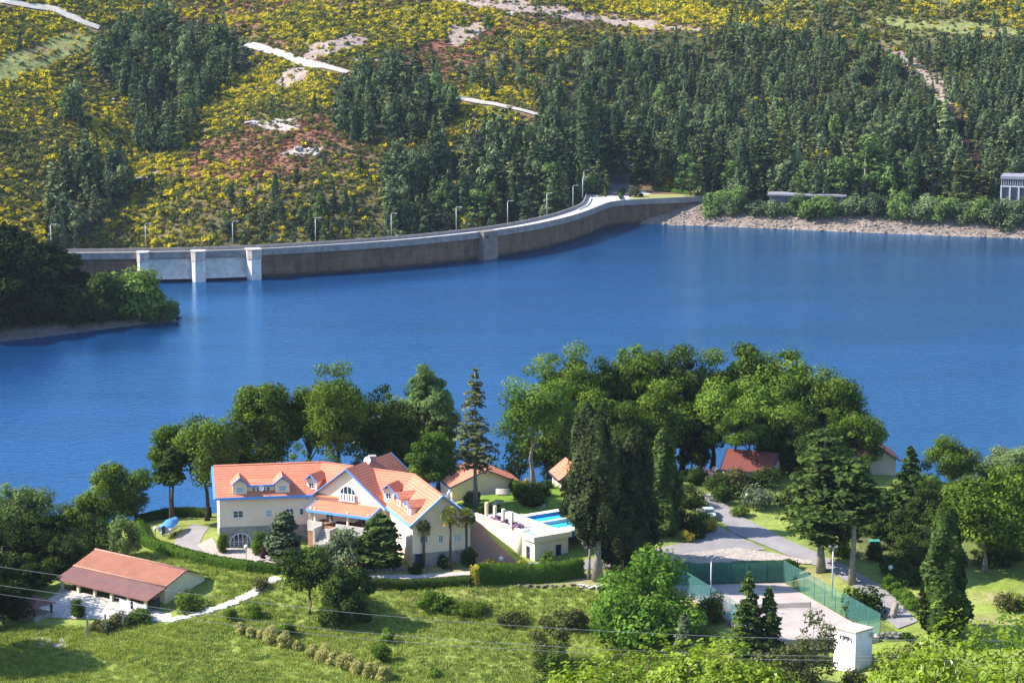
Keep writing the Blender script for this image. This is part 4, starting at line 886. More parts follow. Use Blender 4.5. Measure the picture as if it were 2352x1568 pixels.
# buildings on the far bank
GREYR = M('grey_roof_sheet', (.26, .25, .30), (.20, .19, .23), .6, .7); WHT = M('white_paint', (.52, .53, .57), (.42, .43, .47), .7, .7); DRK = M('dark_interior', (.02, .02, .025))
def quad_frame(pxa, pxb, z):
    a = at_z(*pxa, z); b = at_z(*pxb, z); u = (b - a); return a, b, u.normalized(), Vector((-u.y, u.x, 0)).normalized()
a, b, u, v = quad_frame((1768, 464), (1938, 468), 9.4); t = thing('long_shed', 'long low building with a flat grey roof behind the bank shrubs', 'building', (a + b) / 2); c_ = (a + b) / 2 + v * 4; L_ = (b - a).length / 2
MB().box(c_, u, v, L_, 4, 8, 12.1).build('wall', M('shed_wall', (.09, .09, .11), (.13, .13, .16), .5), t); m = MB(); m.box(c_, u, v, L_ + 1, 5, 12.1, 12.7); m.build('roof', GREYR, t)
for i, (s, w_) in enumerate(((.35, .9), (.45, .5), (.82, 1.6))): MB().box(a + u * (L_ * 2 * s) - v * .05, u, v, w_, .08, 8.6, 11.3).build('door', WHT, t)
a, b, u, v = quad_frame((1932, 466), (1992, 468), 9.6); tag(MB().box((a + b) / 2, u, v, (b - a).length / 2, .25, 8.4, 10.3).build('parapet_wall', WHT), 'low white wall right of the long grey roofed building', 'wall')
a, b, u, v = quad_frame((2040, 470), (2085, 471), 9.6); tag(MB().box((a + b) / 2, u, v, (b - a).length / 2, .25, 8.4, 10.1).build('parapet_wall', WHT), 'short white wall glimpsed between the bank trees', 'wall')
a, b, u, v = quad_frame((2298, 482), (2420, 486), 9.2); t = thing('pavilion', 'white building with vertical fins and a grey roof on the right bank', 'building', (a + b) / 2); L_ = (b - a).length / 2; c_ = (a + b) / 2 + v * 6; zt = at_Y(2300, 402, a.y).z
MB().box(c_, u, v, L_, 5.8, 7, zt - 1.5).build('wall', M('shed_wall', (.09, .09, .11)), t); MB().box(c_, u, v, L_ + .4, 6.6, zt - 1.5, zt - .4).build('roof', GREYR, t)
m = MB()
for i in range(7): m.box(a + u * (L_ * 2 * i / 6), u, v, .28, .5, 7, zt - 4.2)
m.box(a + u * L_, u, v, L_, .35, zt - 4.6, zt - 4.1); m.build('white_frame', WHT, t); m = MB()
for i in range(24): m.box(a + u * (L_ * 2 * i / 23), u, v, .1, .25, zt - 4.0, zt - 1.6)
m.build('fins', WHT, t)
a = at_z(1454, 424, 9.5); t = thing('notice_board', 'blue notice board in the shade beside the dam road', 'sign', a); MB().bar(a + Vector((-1, 0, 0)), a + Vector((-1, 0, 1.2)), .12, .12, (0, 1, 0)).build('post', STEEL, t); MB().bar(a + Vector((1, 0, 0)), a + Vector((1, 0, 1.2)), .12, .12, (0, 1, 0)).build('post', STEEL, t)
MB().box(a, (1, 0), (0, 1), 1.5, .1, a.z + 1.0, a.z + 3.4).build('panel', M('blue_panel', (.05, .12, .38)), t)
# ------------------------------------------------------------------ buildings
CREAM = M('cream_render', (.90, .715, .555), (.85, .66, .50), .5, .9)
CREAMY = M('yellow_cream_render', (.80, .72, .52), (.73, .66, .48), .5, .9)
BLUE = M('blue_trim', (.14, .38, .84), (.11, .32, .76), 1, .5)
NAVY = M('navy_paint', (.018, .025, .085), (.015, .02, .06), 1, .5)
WHITE = M('white_frames', (.80, .80, .82), (.74, .74, .76), 2, .5)
GLASS = M('dark_glass', (.03, .045, .06), (.05, .07, .09), .8, .08, 0, .8)
BLIND = M('pale_blind', (.42, .48, .50), (.36, .42, .44), .8, .4)
TILE = tile_mat('orange_tiles', (.63, .235, .135), (.56, .19, .11), (.28, .085, .06), .56, .26)
TILEP = tile_mat('old_tiles', (.20, .092, .075), (.14, .072, .07), (.09, .05, .05), .36, .22)
STONE = stone_mat('rubble_stone', (.30, .275, .26), (.17, .155, .15), (.36, .34, .32), 1.5)
CHIM = M('chimney_stone', (.34, .29, .26), (.22, .19, .17), 2, .9, .3)
def v2(x, y): return Vector((x, y, 0))
def window(parent, p, n, w_, h_, mull=1, bars=1, pane=GLASS, arch=False, name='window'):
    """frame standing proud of the wall, with its pane; p = centre on the wall, n = outward"""
    n = Vector((n[0], n[1], 0)).normalized(); u = Vector((-n.y, n.x, 0)); p = Vector(p); Z = Vector((0, 0, 1)); m = MB(); t = .09
    def rect(a0, a1, b0, b1, d0, d1): m.prism([p + u * a0 + Z * b0 + n * d0, p + u * a1 + Z * b0 + n * d0, p + u * a1 + Z * b1 + n * d0, p + u * a0 + Z * b1 + n * d0], n * (d1 - d0))
    W, Hh = w_ / 2, h_ / 2
    if not arch:
        rect(-W, -W + t, -Hh, Hh, -.05, .07); rect(W - t, W, -Hh, Hh, -.05, .07); rect(-W + t, W - t, Hh - t, Hh, -.05, .07); rect(-W - .06, W + .06, -Hh - t, -Hh, -.05, .12); rect(-W + t, W - t, -Hh, -Hh + t * .7, -.05, .07)
    else:
        prev = None
        for i in range(15):
            a = math.pi * i / 14; ro = Vector((math.cos(a) * W, math.sin(a) * h_ * .55)); ri = ro * .92
            if prev:
                (po, pi) = prev; f = lambda q: p + u * q.x + Z * (q.y - Hh + h_ * .45) + n * -.05
                m.prism([f(po), f(ro), f(ri), f(pi)], n * .12)
            prev = (ro, ri)
        rect(-W, -W + t, -Hh, -Hh + h_ * .45, -.05, .07); rect(W - t, W, -Hh, -Hh + h_ * .45, -.05, .07); rect(-W, W, -Hh - .1, -Hh, -.05, .1)
    for i in range(mull): a = -W + w_ * (i + 1) / (mull + 1); hh = Hh if not arch else -Hh + h_ * .45 + h_ * .55 * math.sqrt(max(0, 1 - (a / W) ** 2)) - .1; rect(a - .05, a + .05, -Hh, hh - .08, -.03, .06)
    for i in range(bars): b = -Hh + h_ * (i + 1) / (bars + 1) * (.62 if arch else 1); rect(-W + t, W - t, b - .025, b + .025, -.03, .035)
    f = m.build(name, WHITE, parent); g = MB()
    if arch: q = [p + u * math.cos(math.pi * i / 14) * W * .95 + Z * (math.sin(math.pi * i / 14) * h_ * .53 - Hh + h_ * .45) for i in range(15)] + [p - u * W * .95 - Z * Hh, p + u * W * .95 - Z * Hh]
    else: q = [p - u * W * .97 - Z * Hh * .97, p + u * W * .97 - Z * Hh * .97, p + u * W * .97 + Z * Hh * .97, p - u * W * .97 + Z * Hh * .97]
    g.poly([x + n * .02 for x in q]); g.build('pane', pane, f); return f
def door(parent, p, n, w_, h_, mat=NAVY):
    n = Vector((n[0], n[1], 0)).normalized(); u = Vector((-n.y, n.x, 0)); m = MB(); p = Vector(p)
    m.prism([p - u * w_ / 2 + n * -.05, p + u * w_ / 2 + n * -.05, p + u * w_ / 2 + n * -.05 + Vector((0, 0, h_)), p - u * w_ / 2 + n * -.05 + Vector((0, 0, h_))], n * .12); d = m.build('door', mat, parent)
    MB().bar(p + u * w_ * .35 + n * .07 + Vector((0, 0, 1.0)), p + u * w_ * .35 + n * .16 + Vector((0, 0, 1.0)), .12, .05).build('handle', STEEL, d); return d
def wall_band(mb, a, b, z0, z1, n, d=.06):
    a = Vector((a.x, a.y, 0)); b = Vector((b.x, b.y, 0)); return mb.slab([(a.x, a.y), (b.x, b.y), ((b + n * d).x, (b + n * d).y), ((a + n * d).x, (a + n * d).y)], z0, z1)
house = thing('hotel_house', 'large cream house with orange tiled roofs, blue trim and dormers', 'house', (-28, 366, 14))
ST = [(v2(-48.95, 369.2), 6.0, 22.75, 26.75), (v2(-31.35, 372.1), 6.0, 22.7, 26.75), (v2(-15.77, 364.2), 5.6, 22.2, 26.5), (v2(-10.84, 350.4), 5.35, 22.0, 26.4)]
def side(i, inset=0):
    """mitred sideways vector at a station (front side of the chain)"""
    P = [s[0] for s in ST]; d1 = (P[i] - P[i - 1]).normalized() if i else None; d2 = (P[i + 1] - P[i]).normalized() if i < 3 else None
    n = [Vector((d.y, -d.x, 0)) for d in (d1, d2) if d is not None]
    if len(n) == 1: return n[0]
    m = (n[0] + n[1]).normalized(); return m / m.dot(n[0])
def chain(mb, sec, insets=(0, 0)):
    """loft a section (given per station as (sideways, height) pairs) along the wings"""
    pts = []; P = [s[0].copy() for s in ST]
    P[0] += (P[1] - P[0]).normalized() * insets[0]; P[3] += (P[2] - P[3]).normalized() * insets[1]
    k = None
    for i in range(4):
        s = sec(i); k = len(s); pts += [P[i] + side(i) * a + Vector((0, 0, z)) for a, z in s]
    return mb.add(pts, [[i * k + j, (i + 1) * k + j, (i + 1) * k + (j + 1) % k, i * k + (j + 1) % k] for i in range(3) for j in range(k)] + [list(range(k)), list(range(3 * k, 4 * k))[::-1]])
def sec_roof(i): _, wo, ze, zr = ST[i]; return [(wo, ze), (0, zr), (-wo, ze), (-wo, ze - .22), (0, zr - .22), (wo, ze - .22)]
chain(MB(), sec_roof).build('roof', TILE, house)
def sec_wall(i):
    _, wo, ze, zr = ST[i]; wi = wo - .62; k = (zr - ze) / wo; return [(wi, 12.5), (wi, ze + .62 * k - .3), (0, zr - .3), (-wi, ze + .62 * k - .3), (-wi, 12.5)]
chain(MB(), sec_wall, (.65, .6)).build('wall', CREAM, house)
m = MB()
for i in range(3):                                        # blue eaves boards on the court side and at the back
    for sg in (1, -1):
        a = ST[i][0] + side(i) * sg * (ST[i][1] + .06) + Vector((0, 0, ST[i][2] - .16)); b = ST[i + 1][0] + side(i + 1) * sg * (ST[i + 1][1] + .06) + Vector((0, 0, ST[i + 1][2] - .16)); m.bar(a, b, .12, .42) if not (i == 1 and sg == 1) else None
for i, o in ((0, 1), (3, 2)):                             # rakes of the end gables
    d = (ST[i][0] - ST[o][0]).normalized() * .08
    for sg in (1, -1):
        m.bar(ST[i][0] + d + Vector((0, 0, ST[i][3] - .12)), ST[i][0] + d + side(i) * sg * (ST[i][1] + .1) + Vector((0, 0, ST[i][2] - .18)), .15, .52, (d.x, d.y, 0))
m.build('trim', BLUE, house)
m = MB(); ST_r = [s[0] + Vector((0, 0, s[3] + .02)) for s in ST]; m.tube(ST_r, .13, 6); m.build('ridge_tiles', M('ridge_tile', (.58, .22, .14), (.45, .16, .10), 3, .8), house)
# cross gable with the arched window
FB = v2(-26.7, 363.05); UB = v2(.88, -.473).normalized(); AB = v2(.473, .88).normalized(); zb, za, hb = 22.0, 27.75, 7.55
def bb(a, s, z): return FB + UB * a + AB * s + Vector((0, 0, z))
m = MB(); q = [(hb, zb), (0, za), (-hb, zb), (-hb, zb - .22), (0, za - .22), (hb, zb - .22)]; m.prism([bb(a, 0, z) for a, z in q], AB * 13.6); m.build('gable_roof', TILE, house)
m = MB(); kx = (za - zb) / hb; q = [(6.9, 12.5), (6.9, zb + .65 * kx - .3), (0, za - .32), (-6.9, zb + .65 * kx - .3), (-6.9, 12.5)]; m.prism([bb(a, .3, z) for a, z in q], AB * 12.6); m.build('gable_wall', CREAM, house)
m = MB()
for s_, d_ in ((-.07, 0), (13.68, 0)):
    for sg in (1, -1): m.bar(bb(0, s_, za - .12), bb(sg * (hb + .1), s_, zb - .2), .15, .56, (AB.x, AB.y, 0))
for sg in (1, -1): m.bar(bb(sg * (hb + .06), 0, zb - .18), bb(sg * (hb + .06), 5.2, zb - .18), .12, .4)
m.build('trim', BLUE, house)
fp = bb(0, .3, 0); nB = -AB
c = on_plane(799, 1133, fp, nB); window(house, c, nB, 3.1, 2.5, 3, 0, GLASS, True, 'arched_window')
for px, py, w_, h_ in ((758, 1187, 1.5, 2.5), (831, 1193, 1.5, 2.6)): window(house, on_plane(px, py, fp, nB), nB, w_, h_, 1, 3, GLASS, False, 'french_door')
window(house, on_plane(795, 1179, fp, nB), nB, 2.6, .6, 2, 0)
m = MB()
for i in range(6): q = c + UB * (-1.25 + .5 * i) + nB * .22; m.box(q, UB, AB, .14, .06, c.z - 1.2, c.z - .12)
m.bar(c + UB * -1.55 + nB * .22 + Vector((0, 0, -.08)), c + UB * 1.55 + nB * .22 + Vector((0, 0, -.08)), .12, .1); m.bar(c + UB * -1.55 + nB * .22 + Vector((0, 0, -1.2)), c + UB * 1.55 + nB * .22 + Vector((0, 0, -1.2)), .3, .12); m.build('balcony_rail', WHITE, house)
# veranda
n1 = -AB; q0 = FB + AB * .3; q1 = FB - AB * 3.1
tl, tr, bl, br = on_plane(730, 1145.5, q0, nB), on_plane(868, 1164, q0, nB), on_plane(709, 1169.5, q1, nB), on_plane(848, 1189, q1, nB)
zt = (tl.z + tr.z) / 2; zl = (bl.z + br.z) / 2; al, ar = (tl - FB).dot(UB), (tr - FB).dot(UB); al2, ar2 = (bl - FB).dot(UB), (br - FB).dot(UB); al = min(al, al2) ; ar = max(ar, ar2)
m = MB(); m.prism([bb(al, .28, zt), bb(ar, .28, zt), bb(ar, -3.1, zl), bb(al, -3.1, zl)], (0, 0, -.2)); ver = m.build('veranda_roof', TILE, house)
m = MB(); m.bar(bb(al, -3.16, zl - .16), bb(ar, -3.16, zl - .16), .12, .4); m.bar(bb(al - .06, .25, zt - .12), bb(al - .06, -3.16, zl - .15), .12, .36); m.bar(bb(ar + .06, .25, zt - .12), bb(ar + .06, -3.16, zl - .15), .12, .36); m.build('trim', BLUE, ver)
zf = on_plane(721, 1206, bb(0, -2.8, 0), nB).z
m = MB(); m.slab([tuple(bb(a, s, 0))[:2] for a, s in ((al + .1, -2.95), (ar - .1, -2.95), (ar - .1, .32), (al + .1, .32))], 12.5, zf); m.build('veranda_floor', M('terracotta_floor', (.36, .19, .12), (.30, .15, .10), 1, .8), house)
m = MB()
for a in (al + .5, al + 1.3, (al + ar) / 2 + 1.6, ar - .5): m.box(bb(a, -2.6, 0), UB, AB, .16, .16, zf, zl + .35)
m.build('column', CREAM, house)
m = MB(); am = al + 2.9
for a0, a1 in ((al + .1, am), (am + 2.6, ar - .1)): m.box(bb((a0 + a1) / 2, -2.9, 0), UB, AB, (a1 - a0) / 2, .14, zf - .9, zf + .75)
m.box(bb(am - .15, -4.0, 0), UB, AB, .16, 1.25, zf - 2.8, zf + .3); m.box(bb(am + 2.75, -4.0, 0), UB, AB, .16, 1.25, zf - 2.8, zf + .3); m.build('balustrade', M('pale_stone', (.58, .54, .49), (.44, .41, .37), 1.2, .9), house)
m = MB()
for i in range(8): m.box(bb(am + 1.3, -3.15 - i * .32, 0), UB, AB, 1.3, .16, zf - 3.4, zf - .2 - i * .3)
m.build('steps', M('step_stone', (.50, .46, .42), (.38, .35, .32), 1, .9), house)
p = bb(al + 6.2, -1.5, zf); t = thing('garden_table', 'long dark table with chairs under the veranda roof', 'table', p); m = MB(); m.box(p, UB, AB, 1.5, .5, zf + .68, zf + .76); m.build('tabletop', M('dark_wood', (.035, .022, .02)), t)
for sx in (-1.3, 1.3):
    for sy in (-.4, .4): q = bb(al + 6.2 + sx, -1.5 + sy, zf); MB().box(q, UB, AB, .05, .05, zf, zf + .68).build('leg', MATS['dark_wood'], t)
for i in range(5):
    p = bb(al + 8.1 + (i % 3) * .8, -1.9 + (i // 3) * .9, zf); t = thing('veranda_chair', 'brown chair beside the dark table on the veranda', 'chair', p, 'veranda chairs'); MB().box(p, UB, AB, .26, .26, zf + .38, zf + .48).build('seat', M('brown_plastic', (.13, .05, .035)), t); MB().box(p + AB * .25, UB, AB, .26, .04, zf + .48, zf + 1.0).build('backrest', MATS['brown_plastic'], t)
    m = MB()
    for sx in (-.2, .2):
        for sy in (-.2, .2): m.box(p + UB * sx + AB * sy, UB, AB, .03, .03, zf, zf + .38)
    m.build('legs', MATS['brown_plastic'], t)
p = bb(al + 2.2, -1.6, zf); t = thing('round_table', 'small wooden table at the left end of the veranda', 'table', p); MB().lathe(p, [(.35, 0), (.08, .1), (.08, .68), (.65, .7), (.65, .76)], 12).build('tabletop', M('brown_wood', (.22, .10, .05)), t)
# wing windows
nA = side(0); pA = ST[0][0] + nA * 5.38
for px, py, w_, h_, mu, pn in ((547, 1180, 1.65, 1.15, 1, GLASS), (617.7, 1178, .95, 1.15, 0, BLIND), (665, 1175, 1.3, 1.15, 1, GLASS), (692.5, 1174, .7, 1.05, 0, GLASS)): window(house, on_plane(px, py, pA, nA), nA, w_, h_, mu, 1, pn)
a = on_plane(497, 1268, pA, nA); b = on_plane(700, 1258, pA, nA); zS = on_plane(520, 1210, pA, nA).z
m = MB(); wall_band(m, ST[0][0] + nA * 5.38 + (ST[1][0] - ST[0][0]).normalized() * .6, pA + (ST[1][0] - ST[0][0]).normalized() * 14.8, 12, zS, nA)
eA = -(ST[1][0] - ST[0][0]).normalized(); c0 = ST[0][0] - eA * .65; wall_band(m, c0 + nA * 5.42, c0 - nA * 5.4, 12, zS - .5, eA); m.build('stone_base', STONE, house)
c = on_plane(552.7, 1243, pA, nA); window(house, c + nA * .06, nA, 3.5, 2.9, 4, 4, GLASS, True, 'arched_door')
for s_, z_, w_, h_ in ((-2.6, 16.8, .7, 1.1), (1.6, 16.6, .7, 1.1), (-1, 20.6, .7, 1.0), (2.6, 13.9, 1.0, 2.2)): window(house, c0 + nA * s_ + Vector((0, 0, z_ + .6)), eA, w_, h_, 0, 1)
nC = (ST[3][0] - ST[2][0]).normalized(); pC = ST[3][0] - nC * .6; zC = on_plane(1000, 1267, pC, nC).z
for px, py, w_, h_, mu, ba in ((1012.3, 1236.4, .75, 1.15, 1, 3), (1051, 1234.4, 1.3, 1.15, 2, 3), (973, 1238, 1.25, 1.0, 2, 2)): window(house, on_plane(px, py, pC, nC), nC, w_, h_, mu, ba, GLASS if px != 1051 else BLIND)
sC = side(3); m = MB(); wall_band(m, pC + sC * 4.72, pC - sC * 4.72, 13.5, zC, nC); m.build('stone_base', STONE, house)
dp = on_plane(961.9, 1284, pC, nC); door(house, Vector((dp.x, dp.y, 15.0)) + nC * .06, nC, 1.2, 2.15)
for i in range(4): q = pC + sC * 4.74 - nC * (2.2 + i * 2.1); window(house, Vector((q.x, q.y, 18.6)), sC, .6, 1.1, 0, 1)
# dormers
def dormer(px, py, pl, n, w_, h_, dep=3.4, wm=1, lab=None):
    """gabled dormer whose front stands where its foot is seen on the roof plane pl = (point, normal)"""
    p = on_plane(px, py, *pl); n = Vector((n[0], n[1], 0)).normalized(); u = Vector((-n.y, n.x, 0)); Z = Vector((0, 0, 1)); W = w_ / 2
    d = MB().prism([p - u * W - Z * .5, p + u * W - Z * .5, p + u * W + Z * h_, p + Z * (h_ + W * .75), p - u * W + Z * h_], -n * dep).build('dormer', CREAM, house)
    o = W + .3; kz = .8; m = MB()
    q = [p + n * .35 + u * s * o + Z * (h_ - .05) for s in (-1, 1)]; top = p + n * .35 + Z * (h_ + o * kz)
    m.prism([q[0], top, q[1], q[1] + Z * .16, top + Z * .16, q[0] + Z * .16], -n * (dep + .35)); m.build('dormer_roof', TILE, d)
    m = MB()
    for s in (0, 1): m.bar(top + n * .05 + Z * .06, q[s] + n * .05 + Z * .06, .1, .34, n)
    m.build('dormer_trim', BLUE, d)
    window(d, p + Z * (h_ * .45), n, w_ * .55, h_ * .62, wm, 1, BLIND if lab else GLASS); return p
def plane3(a, b, c): return (a, (b - a).cross(c - a).normalized())
plA = plane3(ST[0][0] + Vector((0, 0, 26.75)), ST[1][0] + Vector((0, 0, 26.75)), ST[0][0] + nA * 6.0 + Vector((0, 0, 22.75)))
nM = Vector((side(1) + side(2))).normalized(); dM = (ST[2][0] - ST[1][0]).normalized(); nM = Vector((dM.y, -dM.x, 0)); plM = plane3(ST[1][0] + Vector((0, 0, 26.75)), ST[2][0] + Vector((0, 0, 26.5)), ST[1][0] + side(1) * 6.0 + Vector((0, 0, 22.7)))
nL = sC; plC = plane3(ST[2][0] + Vector((0, 0, 26.5)), ST[3][0] + Vector((0, 0, 26.4)), ST[3][0] + sC * 5.35 + Vector((0, 0, 22.0)))
p1 = dormer(551, 1134, plA, nA, 2.3, 1.5, 3.4, 0, 1); p2 = dormer(649, 1130, plA, nA, 2.3, 1.5, 3.4, 0, 1)
uA = (ST[1][0] - ST[0][0]).normalized(); c1 = p1 - nA * .5; c2 = p2 - nA * .5; zz = (c1.z + c2.z) / 2
m = MB(); m.slab([tuple(v)[:2] for v in (c1, c2, c2 - nA * 3, c1 - nA * 3)], zz - .7, zz + 1.2); bnd = m.build('dormer_band', CREAM, house)
m = MB(); e_ = Vector((0, 0, zz + 1.2)); m.prism([Vector((c1.x, c1.y, zz + 1.2)) + nA * .3, Vector((c2.x, c2.y, zz + 1.2)) + nA * .3, Vector((c2.x, c2.y, zz + 1.75)) - nA * 3, Vector((c1.x, c1.y, zz + 1.75)) - nA * 3], (0, 0, .14)); m.build('band_roof', TILE, bnd)
m = MB(); m.bar(Vector((c1.x, c1.y, zz + 1.2)) + nA * .36 + uA * 1.3, Vector((c2.x, c2.y, zz + 1.2)) + nA * .36 - uA * 1.3, .1, .3); m.build('dormer_trim', BLUE, bnd)
for f in (.33, .43, .57, .67): q = c1.lerp(c2, f); window(bnd, Vector((q.x, q.y, zz + .5)), nA, .6, .85, 0, 1)
dormer(716, 1124, plM, nM, 1.9, 1.5, 3.2, 1); dormer(893, 1148, plM, nM, 1.9, 1.5, 3.2, 1)
p3 = dormer(916, 1163, plC, nL, 1.7, 1.4, 3.2, 0); p4 = dormer(940, 1183, plC, nL, 1.7, 1.4, 3.2, 0)
c1 = p3 - nL * .4; c2 = p4 - nL * .4; zz = (c1.z + c2.z) / 2; m = MB(); m.slab([tuple(v)[:2] for v in (c1, c2, c2 - nL * 2, c1 - nL * 2)], zz - .6, zz + .9); m.build('dormer_band', CREAM, house)
q = at_Y(855.5, 1075, FB.y + 6.5); ch = MB().box(q, (1, .2), (-.2, 1), .52, .52, q.z - 2.5, q.z + 1.95).build('chimney', CHIM, house); MB().box(q, (1, .2), (-.2, 1), .62, .62, q.z + 1.95, q.z + 2.15).build('chimney_cap', M('cap_stone', (.36, .33, .31)), ch)
def dish(parent, c, r, n, mat=WHITE):
    n = Vector(n).normalized(); a = n.cross(Vector((0, 0, 1))).normalized(); b = n.cross(a); pts = [c - n * .12]
    for k in (1, 2): pts += [c + (a * math.cos(t) + b * math.sin(t)) * r * k / 2 + n * (-.12 + .12 * k * k / 4) for t in [2 * math.pi * i / 16 for i in range(16)]]
    m = MB().add(pts, [[0, 1 + i, 1 + (i + 1) % 16] for i in range(16)] + [[1 + i, 17 + i, 17 + (i + 1) % 16, 1 + (i + 1) % 16] for i in range(16)], True); m.tube([c - n * .1, c - n * .35 - Vector((0, 0, .5))], .05, 6); return m.build('satellite_dish', mat, parent)
dish(house, at_Y(843, 1057, FB.y + 5.2), .68, (-.5, -.8, .3)); q = p1.lerp(p2, .5) + nA * .35 + Vector((0, 0, .9)); dish(house, q, .42, (.2, -1, .3))
q = at_Y(1030, 1168, 353); m = MB().tube([q, at_Y(1030, 1150, 353), at_Y(1028, 1132, 353), at_Y(1031, 1127, 353), at_Y(1038, 1126, 353.3)], .26, 10); m.build('flue', M('bright_steel', (.62, .64, .67), None, 1, .3, 0, .5, .7), house)
m = MB().tube([bb(al + .3, -2.95, zl), bb(al + .35, -2.9, zl - .5), bb(al + .35, -2.75, zf)], .07, 6); m.build('drainpipe', WHITE, house)

# cottages behind: apex and feet of one gable as seen, length backwards
def gable_house(label, apex, fl, fr, length, zg, wm=CREAM, tm=TILE, bm=NAVY, vent=False, inset=.55, cat='cottage'):
    a, l, r = at_z(*apex), at_z(*fl), at_z(*fr); zE = (l.z + r.z) / 2; u = (r - l); u.z = 0; half = u.length / 2; u.normalize(); back = Vector((-u.y, u.x, 0)); f = (l + r) / 2; f.z = 0; c = f; zA = a.z
    root = thing('cottage', label, cat, (c.x, c.y, zg))
    g = lambda s, d, z: c + u * s + back * d + Vector((0, 0, z))
    MB().prism([g(half, 0, zE), g(0, 0, zA), g(-half, 0, zE), g(-half, 0, zE - .2), g(0, 0, zA - .2), g(half, 0, zE - .2)], back * length).build('roof', tm, root)
    w_ = half - inset; k = (zA - zE) / half
    MB().prism([g(w_, inset, zg - 1.5), g(w_, inset, zE + inset * k - .25), g(0, inset, zA - .25), g(-w_, inset, zE + inset * k - .25), g(-w_, inset, zg - 1.5)], back * (length - 2 * inset)).build('wall', wm, root)
    m = MB()
    for d in (-.05, length + .05):
        for s in (1, -1): m.bar(g(0, d, zA - .1), g(s * (half + .05), d, zE - .15), .14, .42, back)
    for s in (1, -1): m.bar(g(s * (half + .05), 0, zE - .15), g(s * (half + .05), length, zE - .15), .12, .32)
    m.build('trim', bm, root)
    if vent: m = MB(); q = g(vent[0], inset - .04, vent[1]); m.prism([q + u * .3, q + Vector((0, 0, .35)), q - u * .3, q - Vector((0, 0, .35))], back * -.05); m.build('vent', NAVY, root)
    return root, g, half
gable_house('orange roofed cottage behind the spruce trunk, left of the pool lawn', (1143, 1068, 22.6), (1033, 1119, 19.9), (1200, 1108, 19.9), 9, 17.6)
r, g, hf_ = gable_house('small orange roofed cottage with a white porch post, half hidden by cypresses', (1332, 1073, 22.6), (1283, 1104, 20.2), (1362, 1100, 20.2), 7.5, 18.2)
MB().box(at_z(1273, 1113, 18.3), (1, 0), (0, 1), .2, .2, 18, 20.8).build('porch_post', WHITE, r)
gable_house('yellowish cottage with a navy edged gable at the far right', (2022, 1031, 22.8), (1972, 1056, 20.3), (2066, 1056, 20.3), 8, 16.5, CREAM, tile_mat('red_tiles', (.55, .17, .10), (.46, .13, .08), (.24, .07, .05), .4), NAVY, (-.7, 20.2))
# dark red cottage seen along its eaves
e0 = at_z(1655, 1077, 21.0); e1 = at_z(1772, 1087, 21.0); u = e1 - e0; u.z = 0; L_ = u.length; u.normalize(); bk = Vector((-u.y, u.x, 0)); root = thing('cottage', 'dark red roofed cottage under the big oaks, its left gable lit', 'cottage', (e0 + e1) / 2 - Vector((0, 0, 2)))
zr = at_Y(1648, 1029, e0.y + 4.3).z; G = lambda s, d, z: e0 + u * s + bk * d + Vector((0, 0, z - e0.z))
MB().prism([G(0, 0, 21), G(0, 4.3, zr), G(0, 8.6, 21), G(0, 8.6, 20.8), G(0, 4.3, zr - .2), G(0, 0, 20.8)], u * L_).build('roof', tile_mat('dark_red_tiles', (.19, .048, .036), (.15, .042, .033), (.08, .028, .025), .4), root)
MB().prism([G(.15, .6, 17), G(.15, .6, 21.2), G(.15, 4.3, zr - .3), G(.15, 8, 21.2), G(.15, 8, 17)], u * (L_ - .8)).build('wall', CREAMY, root)
m = MB()
for s_ in (-.05, L_ + .05): m.bar(G(s_, 4.3, zr - .1), G(s_, -.1, 20.85), .14, .4, u); m.bar(G(s_, 4.3, zr - .1), G(s_, 8.7, 20.85), .14, .4, u)
m.bar(G(0, -.06, 20.85), G(L_, -.06, 20.85), .12, .3); m.build('trim', NAVY, root)
dish(root, at_z(1641, 1076, 20.4), .45, (-.3, -1, .3), M('grey_dish', (.35, .36, .38)))

# open barn on the left
P1, P2 = at_z(124.8, 1329.3, 12.0), at_z(337.7, 1380.1, 12.0); ax = P2 - P1; ax.z = 0; LB = ax.length; ax.normalize(); nb = Vector((-ax.y, ax.x, 0)); barn = thing('barn', 'long low barn with a weathered brown tile roof and an open porch', 'barn', (P1 + P2) / 2 - Vector((0, 0, 2)))
Q = lambda s, d, z: Vector((P1.x, P1.y, 0)) + ax * s + nb * d + Vector((0, 0, z))
for nm, (d0, z0, d1, z1) in (('porch_roof', (0, 12.0, 4.1, 13.28)), ('roof', (4.0, 13.36, 8.8, 15.0)), ('back_roof', (8.8, 15.0, 13.5, 13.1))):
    MB().prism([Q(0, d0, z0), Q(LB, d0, z0), Q(LB, d1, z1), Q(0, d1, z1)], (0, 0, -.16)).build(nm, TILEP if nm != 'roof' else tile_mat('weathered_orange_tiles', (.33, .13, .08), (.25, .10, .065), (.15, .07, .055), .36, .22), barn)
m = MB(); m.tube([Q(0, 8.8, 15.03), Q(LB, 8.8, 15.03)], .16, 6); m.tube([Q(0, 4.05, 13.36), Q(LB, 4.05, 13.36)], .12, 6); m.tube([Q(LB, 4, 13.4), Q(LB, 8.8, 15.05)], .13, 6); m.build('ridge_tiles', M('ridge_old', (.46, .25, .19), (.30, .16, .13), 2, .9), barn)
MB().prism([Q(.3, .1, 10.12), Q(LB - .3, .1, 10.12), Q(LB - .3, 4.4, 10.12), Q(.3, 4.4, 10.12)], (0, 0, -1)).build('floor', M('barn_floor', (.20, .18, .17), (.14, .13, .12), 1, .95), barn)
MB().prism([Q(LB - .5, 4.4, 9.4), Q(LB - .5, 4.4, 13.2), Q(LB - .5, 8.8, 14.75), Q(LB - .5, 13.0, 13.0), Q(LB - .5, 13.0, 9.4)], -ax * (LB - 1)).build('wall', CREAMY, barn)
